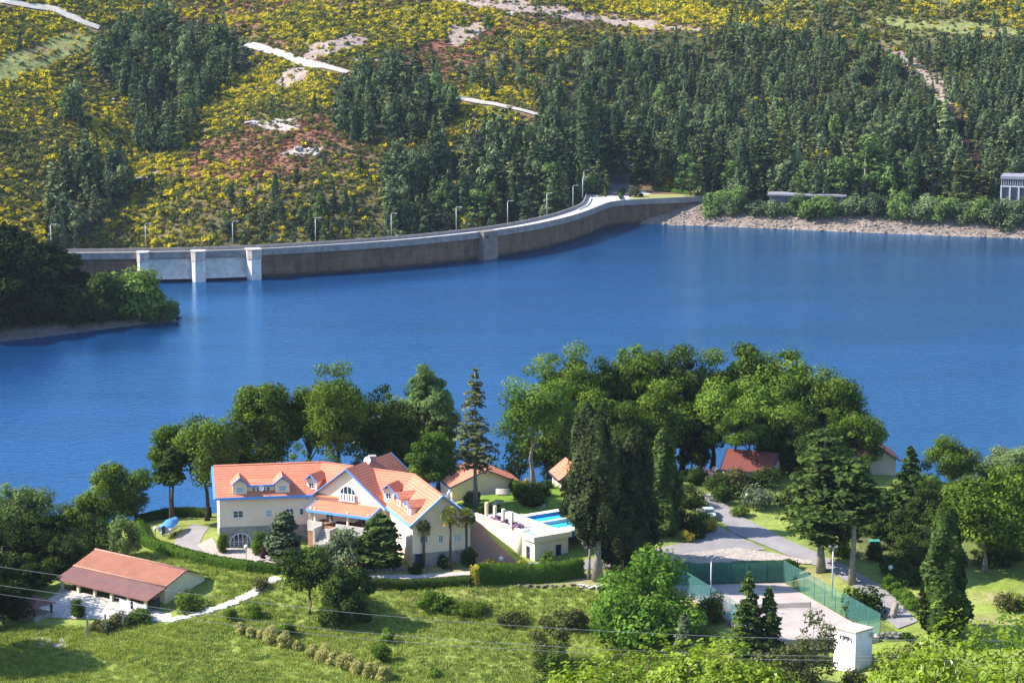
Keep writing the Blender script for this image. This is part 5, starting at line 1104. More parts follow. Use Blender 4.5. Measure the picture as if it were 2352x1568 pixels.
for i in range(6): q = Q(1.2 + i * (LB - 2.1) / 5, .55, 0); MB().box(q, ax, nb, .2, .2, 9.3, 12.0).build('post', CREAMY, barn)
m = MB(); m.bar(Q(.2, .55, 11.95), Q(LB - .2, .55, 11.95), .25, .25); m.bar(Q(LB - .3, .4, 12.0), Q(LB - .3, 4.4, 13.1), .2, .2); m.build('beam', M('dark_beam', (.06, .045, .04)), barn)
for s_ in (3, 7.5, 12, 16): window(barn, Q(s_, 4.38, 11.2), -nb, 1.5, 1.0, 1, 1)
m = MB(); m.box(Q(LB - .5, 2.6, 0), ax, nb, .06, .5, 9.4, 11.9); m.build('glass_door', GLASS, barn)
for s_, w_ in ((LB - 6.2, 2.4), (LB - 3.2, 2.9)):
    a = Q(s_, .1, 11.35); m = MB(); V = []; n_ = 14
    for i in range(n_ + 1):
        f = i / n_; off = .06 * math.sin(f * 17 + s_); d = a + ax * w_ * f; V += [d + Vector((0, 0, -.12 * math.sin(math.pi * f))), d - nb * off + Vector((0, 0, -1.0 - .2 * f)), d - nb * off * 1.6 + Vector((0, 0, -1.05 - .2 * f))]
    m.add(V, [[3 * i + k, 3 * i + 3 + k, 3 * i + 4 + k, 3 * i + 1 + k] for i in range(n_) for k in range(2)], True); o = m.build('hanging_sheet', M('white_linen', (.72, .70, .80), (.66, .64, .74), 1, .9)); tag(o, 'white sheet drying under the barn porch, ' + ('the wider one at the end' if w_ > 2.6 else 'the narrower left one'), 'sheet', 'sheets on the line')
m = MB().tube([Q(LB - 7.2, .1, 11.37), Q(LB - .2, .1, 11.37)], .02, 5); tag(m.build('washing_line', STEEL), 'washing line with white sheets under the barn porch', 'line')
# well shelter
b0 = hit(82, 1417); t = thing('well_shelter', 'small open shelter with a tiled hip roof beside the yard', 'shelter', b0); zt = at_Y(60, 1372, b0.y).z; R2 = 1.9
MB().box(b0, ax, nb, R2, R2, b0.z - .3, b0.z + .7).build('stone_base', STONE, t)
for sx in (-1, 1):
    for sy in (-1, 1): q = b0 + ax * sx * (R2 - .2) + nb * sy * (R2 - .2); MB().box(q, ax, nb, .13, .13, b0.z + .7, b0.z + 2.3).build('post', M('dark_post', (.07, .06, .055)), t)
e = 2.4; z0 = b0.z + 2.2; cs = [b0 + ax * sx * e + nb * sy * e for sx, sy in ((-1, -1), (1, -1), (1, 1), (-1, 1))]; cs = [Vector((c_.x, c_.y, z0)) for c_ in cs]; r0 = Vector((b0.x, b0.y, z0 + 1.2)) - ax * .6; r1 = r0 + ax * 1.2
MB().add(cs + [r0, r1], [[0, 1, 5, 4], [1, 2, 5], [2, 3, 4, 5], [3, 0, 4], [3, 2, 1, 0]]).build('roof', TILEP, t)

# pool terrace with the changing rooms under it
ZD = 19.0; pc = at_z(1228, 1231.5, ZD); q2 = v2(.55, -.835).normalized(); q1 = Vector((-q2.y, q2.x, 0)); pool = thing('pool_terrace', 'cream pool terrace with a blue swimming pool and changing rooms below', 'pool', (pc.x, pc.y, 15))
K = lambda a, b, z=0: Vector((pc.x, pc.y, 0)) + q1 * a - q2 * b + Vector((0, 0, z))          # a: along the front to the right, b: backwards
pa = at_z(1206, 1186, ZD) - K(0, 0, ZD); A0, B0 = pa.dot(q1), -pa.dot(q2); pb = at_z(1281, 1212, ZD) - K(0, 0, ZD); B1 = -pb.dot(q2); A1 = A0 + 15
A0 = max(1.2, A0); B1 = max(1.6, B1)
def rect(mb, a0, a1, b0, b1, z0, z1): return mb.slab([tuple(K(a, b))[:2] for a, b in ((a0, b0), (a1, b0), (a1, b1), (a0, b1))], z0, z1)
DECK = M('white_deck', (.76, .73, .70), (.70, .67, .63), .5, .8); LBK = 17.4
m = MB(); rect(m, 0, A0, 0, LBK, ZD - .3, ZD); rect(m, A0, A1 + 3, 0, B1, ZD - .3, ZD); rect(m, A0, A1 + 3, B0, B0 + 1.4, ZD - .3, ZD); rect(m, A1, A1 + 3, B1, B0, ZD - .3, ZD); m.build('deck', DECK, pool)
m = MB(); rect(m, .05, 6.5, .08, 5, 13.5, ZD - .9); rect(m, .05, .6, 5, LBK, 13.5, ZD - .34); m.build('wall', CREAMY, pool)
m = MB(); rect(m, -.35, 6.9, -.35, .4, ZD - .92, ZD - .06); rect(m, -.35, .3, .4, 3.1, ZD - .92, ZD - .06); rect(m, -.1, .35, 3.1, LBK, ZD - .3, ZD + .22); m.build('fascia', M('cream_fascia', (.76, .68, .50), (.68, .60, .44), .6, .9), pool)
cy = K(.7, 4.6); MB().lathe((cy.x, cy.y, 13.5), [(1.25, 0), (1.25, ZD - 13.5 + .05), (1.2, ZD - 13.5 + .12)], 22).build('round_turret', CREAMY, pool)
for b in (6.7, 9.2, 11.7, 14.2): q = K(.25, b + .2); MB().box(q, q1, q2, .22, .22, ZD - .2, ZD + 2.5).build('pillar', CREAMY, pool)
TUB = M('pool_tiles', (.06, .30, .80), (.05, .26, .72), 1, .4)
m = MB(); rect(m, A0, A1, B1, B0, ZD - 1.9, ZD - 1.6); rect(m, A0 - .2, A0, B1 - .2, B0 + .2, ZD - 1.7, ZD - .02); rect(m, A1, A1 + .2, B1 - .2, B0 + .2, ZD - 1.7, ZD - .02); rect(m, A0, A1, B0, B0 + .2, ZD - 1.7, ZD - .02); rect(m, A0, A1, B1 - .2, B1, ZD - 1.7, ZD - .02); m.build('basin', TUB, pool)
kk = NT('pool_water'); ps = kk.n('ShaderNodeBsdfPrincipled'); ps.inputs['Base Color'].default_value = (.05, .50, .86, 1); ps.inputs['Roughness'].default_value = .08; kk.l(kk.bump(kk.noise(2.5, 3), .3, .05), ps.inputs['Normal']); kk.l(ps.outputs[0], kk.out.inputs[0])
m = MB(); rect(m, A0 + .01, A1 - .01, B1 + .01, B0 - .01, ZD - .75, ZD - .55); m.build('water', kk.m, pool)
bm_ = B1 + (B0 - B1) * .52; m = MB(); rect(m, A0, A1, bm_ - .3, bm_ + .3, ZD - .7, ZD); m.build('divider', DECK, pool)
m = MB(); rect(m, .35, .6, .6, 5.5, ZD, ZD + .16); m.build('blue_gutter', BLUE, pool)
door(pool, K(4.6, .08, 14.9), q2, 1.0, 2.1); door(pool, K(.05, 1.9, 14.9), -q1, .95, 2.1, M('black_door', (.015, .02, .03)))
for a, b in ((.4, .1), (2.4, .1), (4.4, .1), (6.4, .1)): MB().tube([K(a, b, ZD), K(a, b, ZD + 1.0)], .025, 6).build('rail_post', STEEL, pool)
m = MB(); m.tube([K(.4, .1, ZD + 1.0), K(6.4, .1, ZD + 1.0)], .02, 5); m.build('rail', STEEL, pool)
for k_ in range(2): m = MB(); c_ = K(A0 + 3.2, B1 - .1 + 0, ZD) + q1 * (.5 * k_); m.tube([c_ + q2 * .4, c_ + q2 * .4 + Vector((0, 0, .7)), c_ + q2 * .1 + Vector((0, 0, .95)), c_ - q2 * .3 + Vector((0, 0, .7)), c_ - q2 * .35 - Vector((0, 0, .6))], .03, 6); m.build('ladder_rail', STEEL, pool)
for i, b in enumerate((7.2, 9.8, 12.2, 5.8)):
    p = K(.75, b, ZD); o = bush('flower_box', 'pink flowers beside the cream pillars of the pool terrace', 0, 0, 24, 10, PINK, 'flowers', 'flowers along the pool terrace', 1, .7, lambda a_, b_, p=p: p)
p = K(A0 + 4.6, .5, ZD); t = thing('planter', 'palm-like plant in a cream pot at the pool edge', 'plant', p); MB().lathe(p, [(.3, 0), (.42, .6), (.45, .65)], 12).build('pot', CREAMY, t); L = Leaves(ns()); L.crown((0, 0, 1.2), (.7, .7, .55), 12, .35, 40, .14); link('foliage', L.mesh('pot_plant', THUJ), t)

# tennis court
CT = M('court_surface', (.43, .37, .345), (.34, .29, .27), .35, .9, 0, .2); c_ = [at_z(1799, 1338.6, 13), at_z(2019, 1464, 13), None, at_z(1548, 1346, 13)]; c_[2] = c_[1] + c_[3] - c_[0]
cu = (c_[1] - c_[0]).normalized(); cv = (c_[3] - c_[0]).normalized(); LC, WC = (c_[1] - c_[0]).length, (c_[3] - c_[0]).length; X = lambda a, b, z=13.0: c_[0] + cu * a + cv * b + Vector((0, 0, z - 13))
court = MB().slab([tuple(X(a, b))[:2] for a, b in ((0, 0), (LC, 0), (LC, WC), (0, WC))], 11.5, 13.12).build('tennis_court', CT); tag(court, kind='structure')
m = MB()
for a0, a1, b0, b1 in ((3, 26.7, 3.2, 3.26), (3, 26.7, WC - 3.26, WC - 3.2), (3, 26.7, 4.6, 4.66), (3, 26.7, WC - 4.66, WC - 4.6), (3, 3.07, 3.2, WC - 3.2), (26.6, 26.7, 3.2, WC - 3.2), (8.4, 8.47, 4.6, WC - 4.6), (21.2, 21.27, 4.6, WC - 4.6), (8.4, 21.2, WC / 2 - .03, WC / 2 + .03)): m.slab([tuple(X(a, b))[:2] for a, b in ((a0, b0), (a1, b0), (a1, b1), (a0, b1))], 13.121, 13.126)
tag(m.build('court_markings', M('faded_lines', (.52, .47, .45))), kind='structure')
kk = NT('green_windbreak'); tr = kk.n('ShaderNodeBsdfTransparent'); df = kk.n('ShaderNodeBsdfDiffuse'); df.inputs[0].default_value = (.13, .31, .28, 1); tl_ = kk.n('ShaderNodeBsdfTranslucent'); tl_.inputs[0].default_value = (.18, .45, .41, 1)
m1 = kk.n('ShaderNodeMixShader'); m1.inputs[0].default_value = .4; kk.l(df.outputs[0], m1.inputs[1]); kk.l(tl_.outputs[0], m1.inputs[2]); m2 = kk.n('ShaderNodeMixShader'); m2.inputs[0].default_value = .26; kk.l(tr.outputs[0], m2.inputs[1]); kk.l(m1.outputs[0], m2.inputs[2]); kk.l(m2.outputs[0], kk.out.inputs[0]); NET = kk.m
GPOST = M('green_posts', (.06, .16, .15)); HF = 3.5
def net_fence(label, a, b, n, gap=0):
    t = thing('court_fence', label, 'fence', (a + b) / 2); d = (b - a) / n; m = MB(); nn = Vector((-d.y, d.x, 0)).normalized() * .01
    m.prism([a + Vector((0, 0, .15)), b + Vector((0, 0, .15)), b + Vector((0, 0, HF)), a + Vector((0, 0, HF))], nn); m.build('netting', NET, t)
    for i in range(n + 1): q = a + d * i; MB().tube([q - Vector((0, 0, .5)), q + Vector((0, 0, HF + .05))], .05, 6).build('post', GPOST, t)
    m = MB(); m.tube([a + Vector((0, 0, HF)), b + Vector((0, 0, HF))], .025, 5); m.build('top_rail', GPOST, t)
z_ = Vector((0, 0, .12)); net_fence('green net fence along the right side of the tennis court', X(0, -.1) + z_, X(LC, -.1) + z_, 9); net_fence('dark green net fence across the far end of the tennis court', X(-.1, -.05) + z_, X(-.1, WC) + z_, 6); net_fence('green net fence along the left side of the tennis court', X(0, WC + .1) + z_, X(LC, WC + .1) + z_, 9)
kk = NT('net_mesh'); tr = kk.n('ShaderNodeBsdfTransparent'); df = kk.n('ShaderNodeBsdfDiffuse'); df.inputs[0].default_value = (.08, .08, .085, 1); m1 = kk.n('ShaderNodeMixShader'); m1.inputs[0].default_value = .35; kk.l(tr.outputs[0], m1.inputs[1]); kk.l(df.outputs[0], m1.inputs[2]); kk.l(m1.outputs[0], kk.out.inputs[0]); THIN = kk.m
t = thing('tennis_net', 'low sagging net across the middle of the tennis court', 'net', X(14.8, WC / 2, 13.12)); MB().prism([X(14.8, 2.6, 13.25), X(14.8, WC - 2.6, 13.25), X(14.8, WC - 2.6, 14.1), X(14.8, WC / 2, 13.95), X(14.8, 2.6, 14.1)], cu * .02).build('netting', THIN, t)
for b in (2.6, WC - 2.6): MB().tube([X(14.8, b, 13.1), X(14.8, b, 14.2)], .05, 6).build('post', GPOST, t)
m = MB(); m.bar(X(14.8, 2.6, 14.08), X(14.8, WC - 2.6, 14.08), .05, .07); m.build('tape', WHITE, t)
for lab, px, by, ty in (('grey floodlight pole left of the tennis court', 1632, 1409, 1281), ('grey floodlight pole right of the tennis court', 1911, 1374, 1257)):
    p = hit(px, by) if px > 1700 else at_z(px, by, 13); h = at_Y(px, ty, p.y).z - p.z; t = thing('floodlight_pole', lab, 'pole', p); MB().tube([p - Vector((0, 0, .5)), p + Vector((0, 0, h))], [.14, .09], 8).build('pole', STEEL, t)
    m = MB(); m.bar(p + Vector((-.6, 0, h)), p + Vector((.6, 0, h)), .08, .08); m.build('crossbar', STEEL, t)
    for s in (-.5, .5): MB().bar(p + Vector((s - .2, -.1, h + .05)), p + Vector((s + .2, -.1, h + .2)), .3, .3).build('floodlight', M('lamp_grey', (.3, .3, .32)), t)
# transformer hut
hq = [at_z(1914, 1439, 16.2), at_z(1966, 1452, 16.2), at_z(2006, 1440.5, 16.2)]; u = hq[1] - hq[0]; hv = hq[2] - hq[1]; hq.append(hq[0] + hv); cn = sum(hq, Vector()) / 4; hut = thing('transformer_hut', 'tall white square hut with a flat concrete roof below the court', 'hut', (cn.x, cn.y, 10))
sh = lambda p, k: cn + (p - cn) * k
k = NT('old_whitewash'); cc = k.mix(k.ramp(k.noise(.9, 5), .5, .72), (.80, .80, .80), (.60, .60, .60)); MW = k.finish(cc, .9)
MB().slab([tuple(sh(p, .96))[:2] for p in hq], 8.6, 16.02).build('wall', MW, hut); MB().slab([tuple(sh(p, 1.04))[:2] for p in hq], 16.02, 16.25).build('roof', M('hut_roof', (.50, .44, .38), (.40, .35, .30), 1, .95), hut)
nf = Vector((u.y, -u.x, 0)).normalized(); m = MB(); q = hq[0].lerp(hq[1], .55); m.bar(q + nf * .15 + Vector((0, 0, -.9)) - u * .2, q + nf * .15 + Vector((0, 0, -.9)) + u * .2, .12, .12)
for i in range(3): m.lathe(q + nf * .2 + u * (-.18 + .18 * i) + Vector((0, 0, -1.35)), [(.04, 0), (.11, .05), (.11, .4), (.04, .45)], 8)
m.build('insulator_bar', M('dark_iron', (.05, .045, .045)), hut); q = hq[1].lerp(hq[2], .9); MB().bar(q + Vector((.15, -.1, -.6)), q + Vector((.15, -.1, -1.3)), .4, .3).build('cable_box', STEEL, hut)
# boat on its trailer
b = hit(392, 1227); bd = v2(.22, .97).normalized(); bs = Vector((bd.y, -bd.x, 0)); boat = thing('motor_boat', 'white motor boat on a trailer under a bright blue cover', 'boat', b); Bp = lambda s, l, z: b + bs * s + bd * l + Vector((0, 0, z))
V = []; NS = 12
for i in range(NS + 1):
    f = i / NS; l = -2.9 + 6.0 * f; wd = 1.12 * (1 - max(0, (f - .45) / .55) ** 2.2 * .93); zk = .75 + .5 * max(0, f - .6) ** 1.5 * 2; zg = 1.75 + .35 * f
    V += [Bp(-wd, l, zg), Bp(-wd * .93, l, zg - .45), Bp(-wd * .6, l, zk + .12), Bp(0, l, zk), Bp(wd * .6, l, zk + .12), Bp(wd * .93, l, zg - .45), Bp(wd, l, zg)]
MB().add(V, [[i * 7 + k, i * 7 + k + 1, i * 7 + 8 + k, i * 7 + 7 + k] for i in range(NS) for k in range(6)] + [list(range(7))], True).build('hull', M('gelcoat', (.80, .80, .80), (.75, .75, .76), .5, .25), boat)
V = []
for i in range(NS):
    f = i / NS; l = -2.2 + 5.2 * f; wd = 1.16 * (1 - max(0, (f - .4) / .6) ** 2.2 * .93); zg = 1.78 + .35 * f; hp = .30 + .55 * math.exp(-((f - .35) / .25) ** 2)
    V += [Bp(-wd, l, zg - .12), Bp(-wd, l, zg), Bp(-wd * .5, l, zg + hp * .7 + .03 * math.sin(i * 2.1)), Bp(0, l, zg + hp + .03 * math.sin(i * 3.3)), Bp(wd * .5, l, zg + hp * .7), Bp(wd, l, zg), Bp(wd, l, zg - .12)]
MB().add(V, [[i * 7 + k, i * 7 + k + 1, i * 7 + 8 + k, i * 7 + 7 + k] for i in range(NS - 1) for k in range(6)] + [list(range(7))[::-1]], True).build('cover', M('blue_tarpaulin', (.08, .28, .66), (.06, .22, .58), 1.5, .6, .4), boat)
MB().box(Bp(0, -3.1, 0), bs, bd, .24, .25, b.z + .9, b.z + 2.15).build('outboard_motor', M('black_motor', (.03, .03, .035), None, 1, .4), boat); MB().bar(Bp(0, -3.15, .35), Bp(0, -3.15, .95), .12, .3).build('motor_leg', STEEL, boat)
m = MB(); m.bar(Bp(-.8, -2.4, .62), Bp(-.3, 2.6, .62), .1, .12); m.bar(Bp(.8, -2.4, .62), Bp(.3, 2.6, .62), .1, .12); m.bar(Bp(-1.1, -.8, .45), Bp(1.1, -.8, .45), .1, .1); m.bar(Bp(0, 2.2, .62), Bp(0, 4.0, .5), .1, .12); m.build('trailer', STEEL, boat)
for s in (-1.15, 1.15): MB().tube([Bp(s - .1, -.8, .33), Bp(s + .1, -.8, .33)], .33, 14).build('wheel', M('rubber', (.02, .02, .02)), boat)
# garden globes
for px, by, ty, lab, red in ((358, 1258, 1208, 'white globe garden lamp by the boat', 0), (566, 1292, 1250, 'white globe garden lamp before the arched garage doors', 0), (1151, 1304, 1277, 'white globe lamp on a red post by the front hedge', 1), (1716, 1172, 1131, 'white globe garden lamp by the road bend under the grey green bush', 0), (2045, 1336, 1297, 'white globe garden lamp right of the pine trunks', 0)):
    p = hit(px, by); h = at_Y(px, ty, p.y).z - p.z - .7; t = thing('globe_lamp', lab, 'garden lamp', p, 'globe garden lamps'); MB().tube([p - Vector((0, 0, .3)), p + Vector((0, 0, h))], .045, 6).build('pole', M('red_post', (.35, .06, .05)) if red else M('dark_pole', (.05, .05, .055)), t); MB().ball(p + Vector((0, 0, h + .34)), .36).build('globe', M('opal_globe', (.85, .85, .86), None, 1, .25), t)
p = at_z(815, 1080, 15); h = at_Y(815, 1018, p.y).z - p.z; t = thing('globe_lamp', 'white globe lamp seen against the lake behind the house', 'garden lamp', p, 'globe garden lamps'); MB().tube([p - Vector((0, 0, 2)), p + Vector((0, 0, h))], .05, 6).build('pole', MATS['dark_pole'], t); MB().ball(p + Vector((0, 0, h)), .34).build('globe', MATS['opal_globe'], t)
# car and board on the road
p = hit(1628, 1187); cd = v2(.12, -.99).normalized(); cs_ = Vector((cd.y, -cd.x, 0)); car = thing('parked_car', 'pale blue white car parked on the shaded road by the bushes', 'car', p); C_ = lambda s, l, z: p + cs_ * s + cd * l + Vector((0, 0, z))
prof = [(-2.05, .35), (-2.05, .85), (-1.75, .98), (-1.35, 1.42), (.35, 1.45), (1.0, .98), (1.9, .86), (2.05, .6), (2.05, .35)]
MB().prism([C_(-.82, l, z) for l, z in prof], cs_ * 1.64).build('body', M('car_paint', (.55, .62, .68), None, 1, .25, 0, .6), car)
m = MB(); m.prism([C_(-.76, l, z) for l, z in ((.42, 1.40), (1.0, .99), (.98, 1.02), (.40, 1.44))], cs_ * 1.52); m.build('windscreen', GLASS, car)
for s in (-.835, .795): m = MB(); m.prism([C_(s, l, z) for l, z in ((-1.5, 1.02), (-1.25, 1.36), (.3, 1.38), (.85, 1.0))], cs_ * .04); m.build('side_window', GLASS, car)
for s in (-.72, .72):
    for l in (-1.25, 1.3): MB().tube([C_(s - .1, l, .31), C_(s + .1, l, .31)], .31, 14).build('wheel', MATS['rubber'], car)
    MB().box(C_(s * .8, 2.04, 0), cs_, cd, .2, .05, p.z + .62, p.z + .78).build('headlight', WHITE, car)
p = hit(1606, 1190); t = thing('small_sign', 'small grey sign board beside the parked car', 'sign', p); MB().bar(p, p + Vector((0, 0, .8)), .08, .08, (0, 1, 0)).build('post', STEEL, t); MB().box(p, (1, -.3), (.3, 1), .55, .04, p.z + .7, p.z + 1.5).build('panel', M('grey_board', (.45, .45, .48)), t)
# stone steps down the meadow
sp = [hit(*q) for q in ((636, 1330), (610, 1342), (585, 1362), (555, 1376), (520, 1390), (480, 1404), (440, 1414), (398, 1424))]; sp = smooth([tuple(q)[:2] for q in sp], 4); m = MB()
for i in range(0, len(sp)):
    q = sp[i]; n = nrm2(sp, i); d = Vector((-n.y, n.x, 0)); z = float(h_near(q.x, q.y)); m.box(q, n, d, 1.0 + .25 * math.sin(i * 2.3), .42, z - .4, z + .16 + .05 * math.sin(i * 1.7))
tag(m.build('stone_steps', M('pale_step_stone', (.62, .58, .53), (.42, .39, .36), 1.5, .95), None), 'flight of pale stone steps climbing the meadow to the house', 'steps')
# dry stone edges
def stone_wall(label, pts, h, w_, mat=None):
    P = smooth([tuple(hit(*q))[:2] for q in pts], 4); m = MB(); r = random.Random(len(pts) * 7 + int(pts[0][0]))
    for i in range(len(P) - 1):
        a, b_ = P[i], P[i + 1]; n_ = max(1, int((b_ - a).length / .8)); d = (b_ - a).normalized(); n = Vector((d.y, -d.x, 0))
        for j in range(n_):
            q = a.lerp(b_, (j + .5) / n_); z = float(h_near(q.x, q.y))
            for k_ in range(3):
                c_ = q + d * r.uniform(-.35, .35) + n * r.uniform(-.4, .4) * w_; zz_ = z + h * (k_ * .36 + r.uniform(-.05, .15)); s_ = r.uniform(.28, .5); e_ = r.uniform(.7, 1.3)
                b0_ = len(m.v); m.lathe((0, 0, 0), [(.05, -.55), (.6, -.4), (.9, 0), (.6, .35), (.05, .5)], 6); m.v[b0_:] = [(c_.x + v[0] * s_ * e_ * (1 + .3 * r.random()), c_.y + v[1] * s_ * (1 + .3 * r.random()), zz_ + v[2] * s_ * max(h, .5)) for v in m.v[b0_:]]
    return tag(m.build('stone_wall', mat or STONE), label, 'wall')
stone_wall('low curved stone wall beside the cobbled forecourt', [(588, 1262), (600, 1278), (625, 1290), (660, 1297)], .8, .5); stone_wall('rough stone edging in front of the right wing', [(838, 1314), (880, 1312), (930, 1308)], .45, .5)
stone_wall('dry stone bank under the front hedge', [(1190, 1346), (1260, 1348), (1340, 1344)], .35, .9, M('shade_dark_rubble', (.16, .14, .12), (.09, .08, .07), 2, .95)); stone_wall('pale stone heap beside the cypress trunk', [(1335, 1350), (1365, 1352), (1385, 1348)], .5, 1.2, M('pale_rubble', (.60, .56, .52), (.45, .42, .39), 2)); stone_wall('old stone wall right of the white hut', [(2010, 1468), (2045, 1466), (2075, 1464)], .9, .8)  # bank under the hedge: shade put into a darker stone colour
stone_wall('grey stone wall at the corner of the pool lawn', [(1062, 1178), (1075, 1186), (1088, 1190)], 1.3, .5)
stone_wall('stone retaining wall below the garden beds left of the veranda', [(620, 1278), (650, 1272), (690, 1268)], 1.2, .5)
for px, by, w_, h_, lab in ((1116, 1330, .3, 1.0, 'left grey stone marker before the front hedge'), (1214, 1340, .3, 1.0, 'right grey stone marker before the front hedge'), (1430, 1318, .28, 2.2, 'pale wooden post right of the cypress trunks'), (975, 1316, .1, .9, 'white marker post by the palm trunk')):
    p = hit(px, by); tag(MB().bar(p - Vector((0, 0, .3)), p + Vector((0, 0, h_)), w_, w_, (0, 1, 0)).build('stone_post', M('grey_post', (.42, .40, .39), (.30, .28, .27), 3), None, p), lab, 'post')
# granite fence posts by the yard
for i, (px, by, ty) in enumerate(((202, 1464, 1415), (243, 1456, 1410), (283, 1444, 1402))): p = hit(px, by); h = at_Y(px, ty, p.y).z - p.z; tag(MB().bar(p - Vector((0, 0, .3)), p + Vector((0, 0, h)), .28, .24, (0, 1, 0)).build('granite_post', MATS['grey_post'], None, p), ('nearest', 'middle', 'farthest')[i] + ' of three leaning granite posts by the overgrown yard corner', 'post', 'granite posts')
# tree stump
p = hit(2048, 1418); r_ = random.Random(5); m = MB(); pr = [(.95, -.3), (.75, .15), (.56, .6), (.50, 1.5), (.47, 2.3), (.40, 2.35)]; m.lathe(p, pr, 14); V = [Vector(v) for v in m.v]; m.v = [tuple(v + Vector((.28 * (v.z - p.z), 0, 0)) + (v - p) * (.10 * math.sin(9 * math.atan2(v.y - p.y, v.x - p.x)) if True else 0)) for v in V]; tag(m.build('tree_stump', M('weathered_stump', (.36, .31, .27), (.20, .17, .145), 3, .95, .6), None, p), 'leaning grey tree stump beside the road', 'stump')
# picnic seat and dark parasol by the pool lawn
p = hit(1155, 1136); t = thing('log_bench', 'weathered log seat on the pool lawn between round bushes', 'bench', p); LW = M('silvered_log', (.48, .43, .39), (.33, .29, .26), 3, .9)
for k_ in range(4): MB().tube([p + Vector((-1.2, .45 * k_ - .6, .30 + .14 * k_)), p + Vector((1.2, .45 * k_ - 1.0, .30 + .14 * k_))], .17, 8).build('log', LW, t)
p = hit(1135, 1178); t = thing('closed_parasol', 'dark tilted parasol at the corner of the pool lawn', 'parasol', p); MB().tube([p, p + Vector((0, 0, 2.2))], .04, 6).build('pole', STEEL, t); c0 = p + Vector((.3, 0, 2.3)); rim = [c0 + Vector((1.5 * math.cos(a), 1.5 * math.sin(a), -.55 + .35 * math.cos(a))) for a in [i * math.pi / 4 for i in range(8)]]; MB().add([c0] + rim + [c0 - Vector((0, 0, .1))], [[0, 1 + i, 1 + (i + 1) % 8] for i in range(8)] + [[9, 1 + (i + 1) % 8, 1 + i] for i in range(8)]).build('canopy', M('black_green_cloth', (.012, .03, .03)), t)
p = hit(1140, 1198); V = rock_mesh(77, M('granite', (.5, .44, .42))); o = link('boulder', V, None, p); o.scale = (1.9, 1.0, .8); tag(o, 'flat brown boulder at the edge of the pool paving', 'rock')
p = hit(1245, 1165); o = link('boulder', V, None, p); o.scale = (1.4, .8, .9); tag(o, 'dark boulder in front of the clipped dark bushes', 'rock')
ribbon('stepping_path', [hit(*q) for q in ((1150, 1174), (1185, 1178), (1215, 1189))], [hit(*q) for q in ((1148, 1178), (1180, 1184), (1200, 1193))], h_near, SLABS, .08)
p = hit(2008, 1262); t = thing('waste_container', 'green waste container in the shade right of the pine trunks', 'container', p); MB().prism([p + Vector(q) for q in ((-.7, -.5, 0), (.7, -.5, 0), (.8, -.6, 1.3), (-.8, -.6, 1.3))], (0, 1.1, 0)).build('bin', M('green_plastic', (.03, .20, .15)), t); MB().box(p, (1, 0), (0, 1), .85, .7, p.z + 1.3, p.z + 1.5).build('lid', M('green_lid', (.05, .28, .21)), t)
# wires across the valley
WIRE = M('aluminium_wire', (.36, .36, .38), None, 1, .6)
for i, (lab, pts) in enumerate((('uppermost overhead wire crossing the meadow', [(-300, 1250), (0, 1301), (784, 1404), (1568, 1457), (2202, 1470), (2600, 1472)]), ('middle overhead wire crossing the meadow', [(-300, 1297), (0, 1343.5), (784, 1447), (1568, 1498), (2202, 1507), (2600, 1506)]), ('lowest overhead wire crossing the meadow', [(-300, 1318), (0, 1364), (784, 1461.5), (1568, 1508), (2202, 1516), (2600, 1514)]))):
    P = smooth([tuple(at_Y(a, b, 118 + .6 * i)) for a, b in pts], 8); tag(MB().tube(P, .011, 5).build('overhead_wire', WIRE), lab, 'wire', 'overhead wires')
# ------------------------------------------------------------------ trees and shrubs of the near shore, each as seen: x, top, distance, width, foot of the crown
T = tree
T('broad', 'oak_tree', 'round oak at the left of the house with a sunlit dome and bare trunk', 'tree', 470, 952, 384, 150, None, OAK, 1110)
T('broad', 'oak_tree', 'smaller oak leaning left of the round oak by the house', 'tree', 392, 985, 386, 100, None, OAK, 1095)
T('spruce', 'spruce_tree', 'dark drooping spruce behind the boat', 'tree', 388, 1030, 380, 92, None, OAKD, 1100)
T('broad', 'oak_tree', 'tall oak behind the left wing of the house', 'tree', 600, 858, 392, 160, None, OAK, 1060)
T('broad', 'oak_tree', 'open branched oak behind the middle of the left wing', 'tree', 708, 888, 396, 95, None, OAKL, 1030)
T('broad', 'oak_tree', 'tall olive oak behind the dormers', 'tree', 770, 852, 390, 130, None, OAK, 1045)
T('broad', 'oak_tree', 'dark spreading oak behind the chimney', 'tree', 880, 892, 400, 150, None, OAKD, 1060)
T('broad', 'oak_tree', 'dark oak merging with the chimney oak on its right', 'tree', 950, 905, 402, 150, None, OAK, 1060)
T('broad', 'poplar_tree', 'pale pointed poplar rising above the oaks behind the house', 'tree', 980, 848, 398, 62, None, POPL, 960)
T('broad', 'poplar_tree', 'second pale poplar, lower and right of the pointed one', 'tree', 1008, 890, 396, 56, None, POPL, 990)
T('broad', 'broadleaf_tree', 'mid green tree at the right end of the house roof', 'tree', 990, 1000, 373, 92, None, OAKL, 1120, tint=.3)
T('bush', 'young_tree', 'young light green tree behind the left wing ridge', 'tree', 690, 1005, 384, 62, None, OAKL)
T('bush', 'young_tree', 'young dark tree behind the dormers, near the lamp over the lake', 'tree', 758, 1000, 384, 68, None, OAK)
T('bush', 'young_tree', 'low tree between chimney and lake', 'tree', 830, 1030, 386, 60, None, OAK)
T('spruce', 'spruce_tree', 'sparse brownish spruce with a pale trunk beside the cottage', 'tree', 1097, 846, 372, 124, None, SPRU, 1072, base=hit(1092, 1166), bark=BARKG, dense=.95)
T('broad', 'oak_tree', 'light green oak with a tall bare trunk above the pool lawn', 'tree', 1212, 858, 386, 150, None, OAKL, 1010, base=hit(1226, 1122), bark=BARKG, dense=.85)
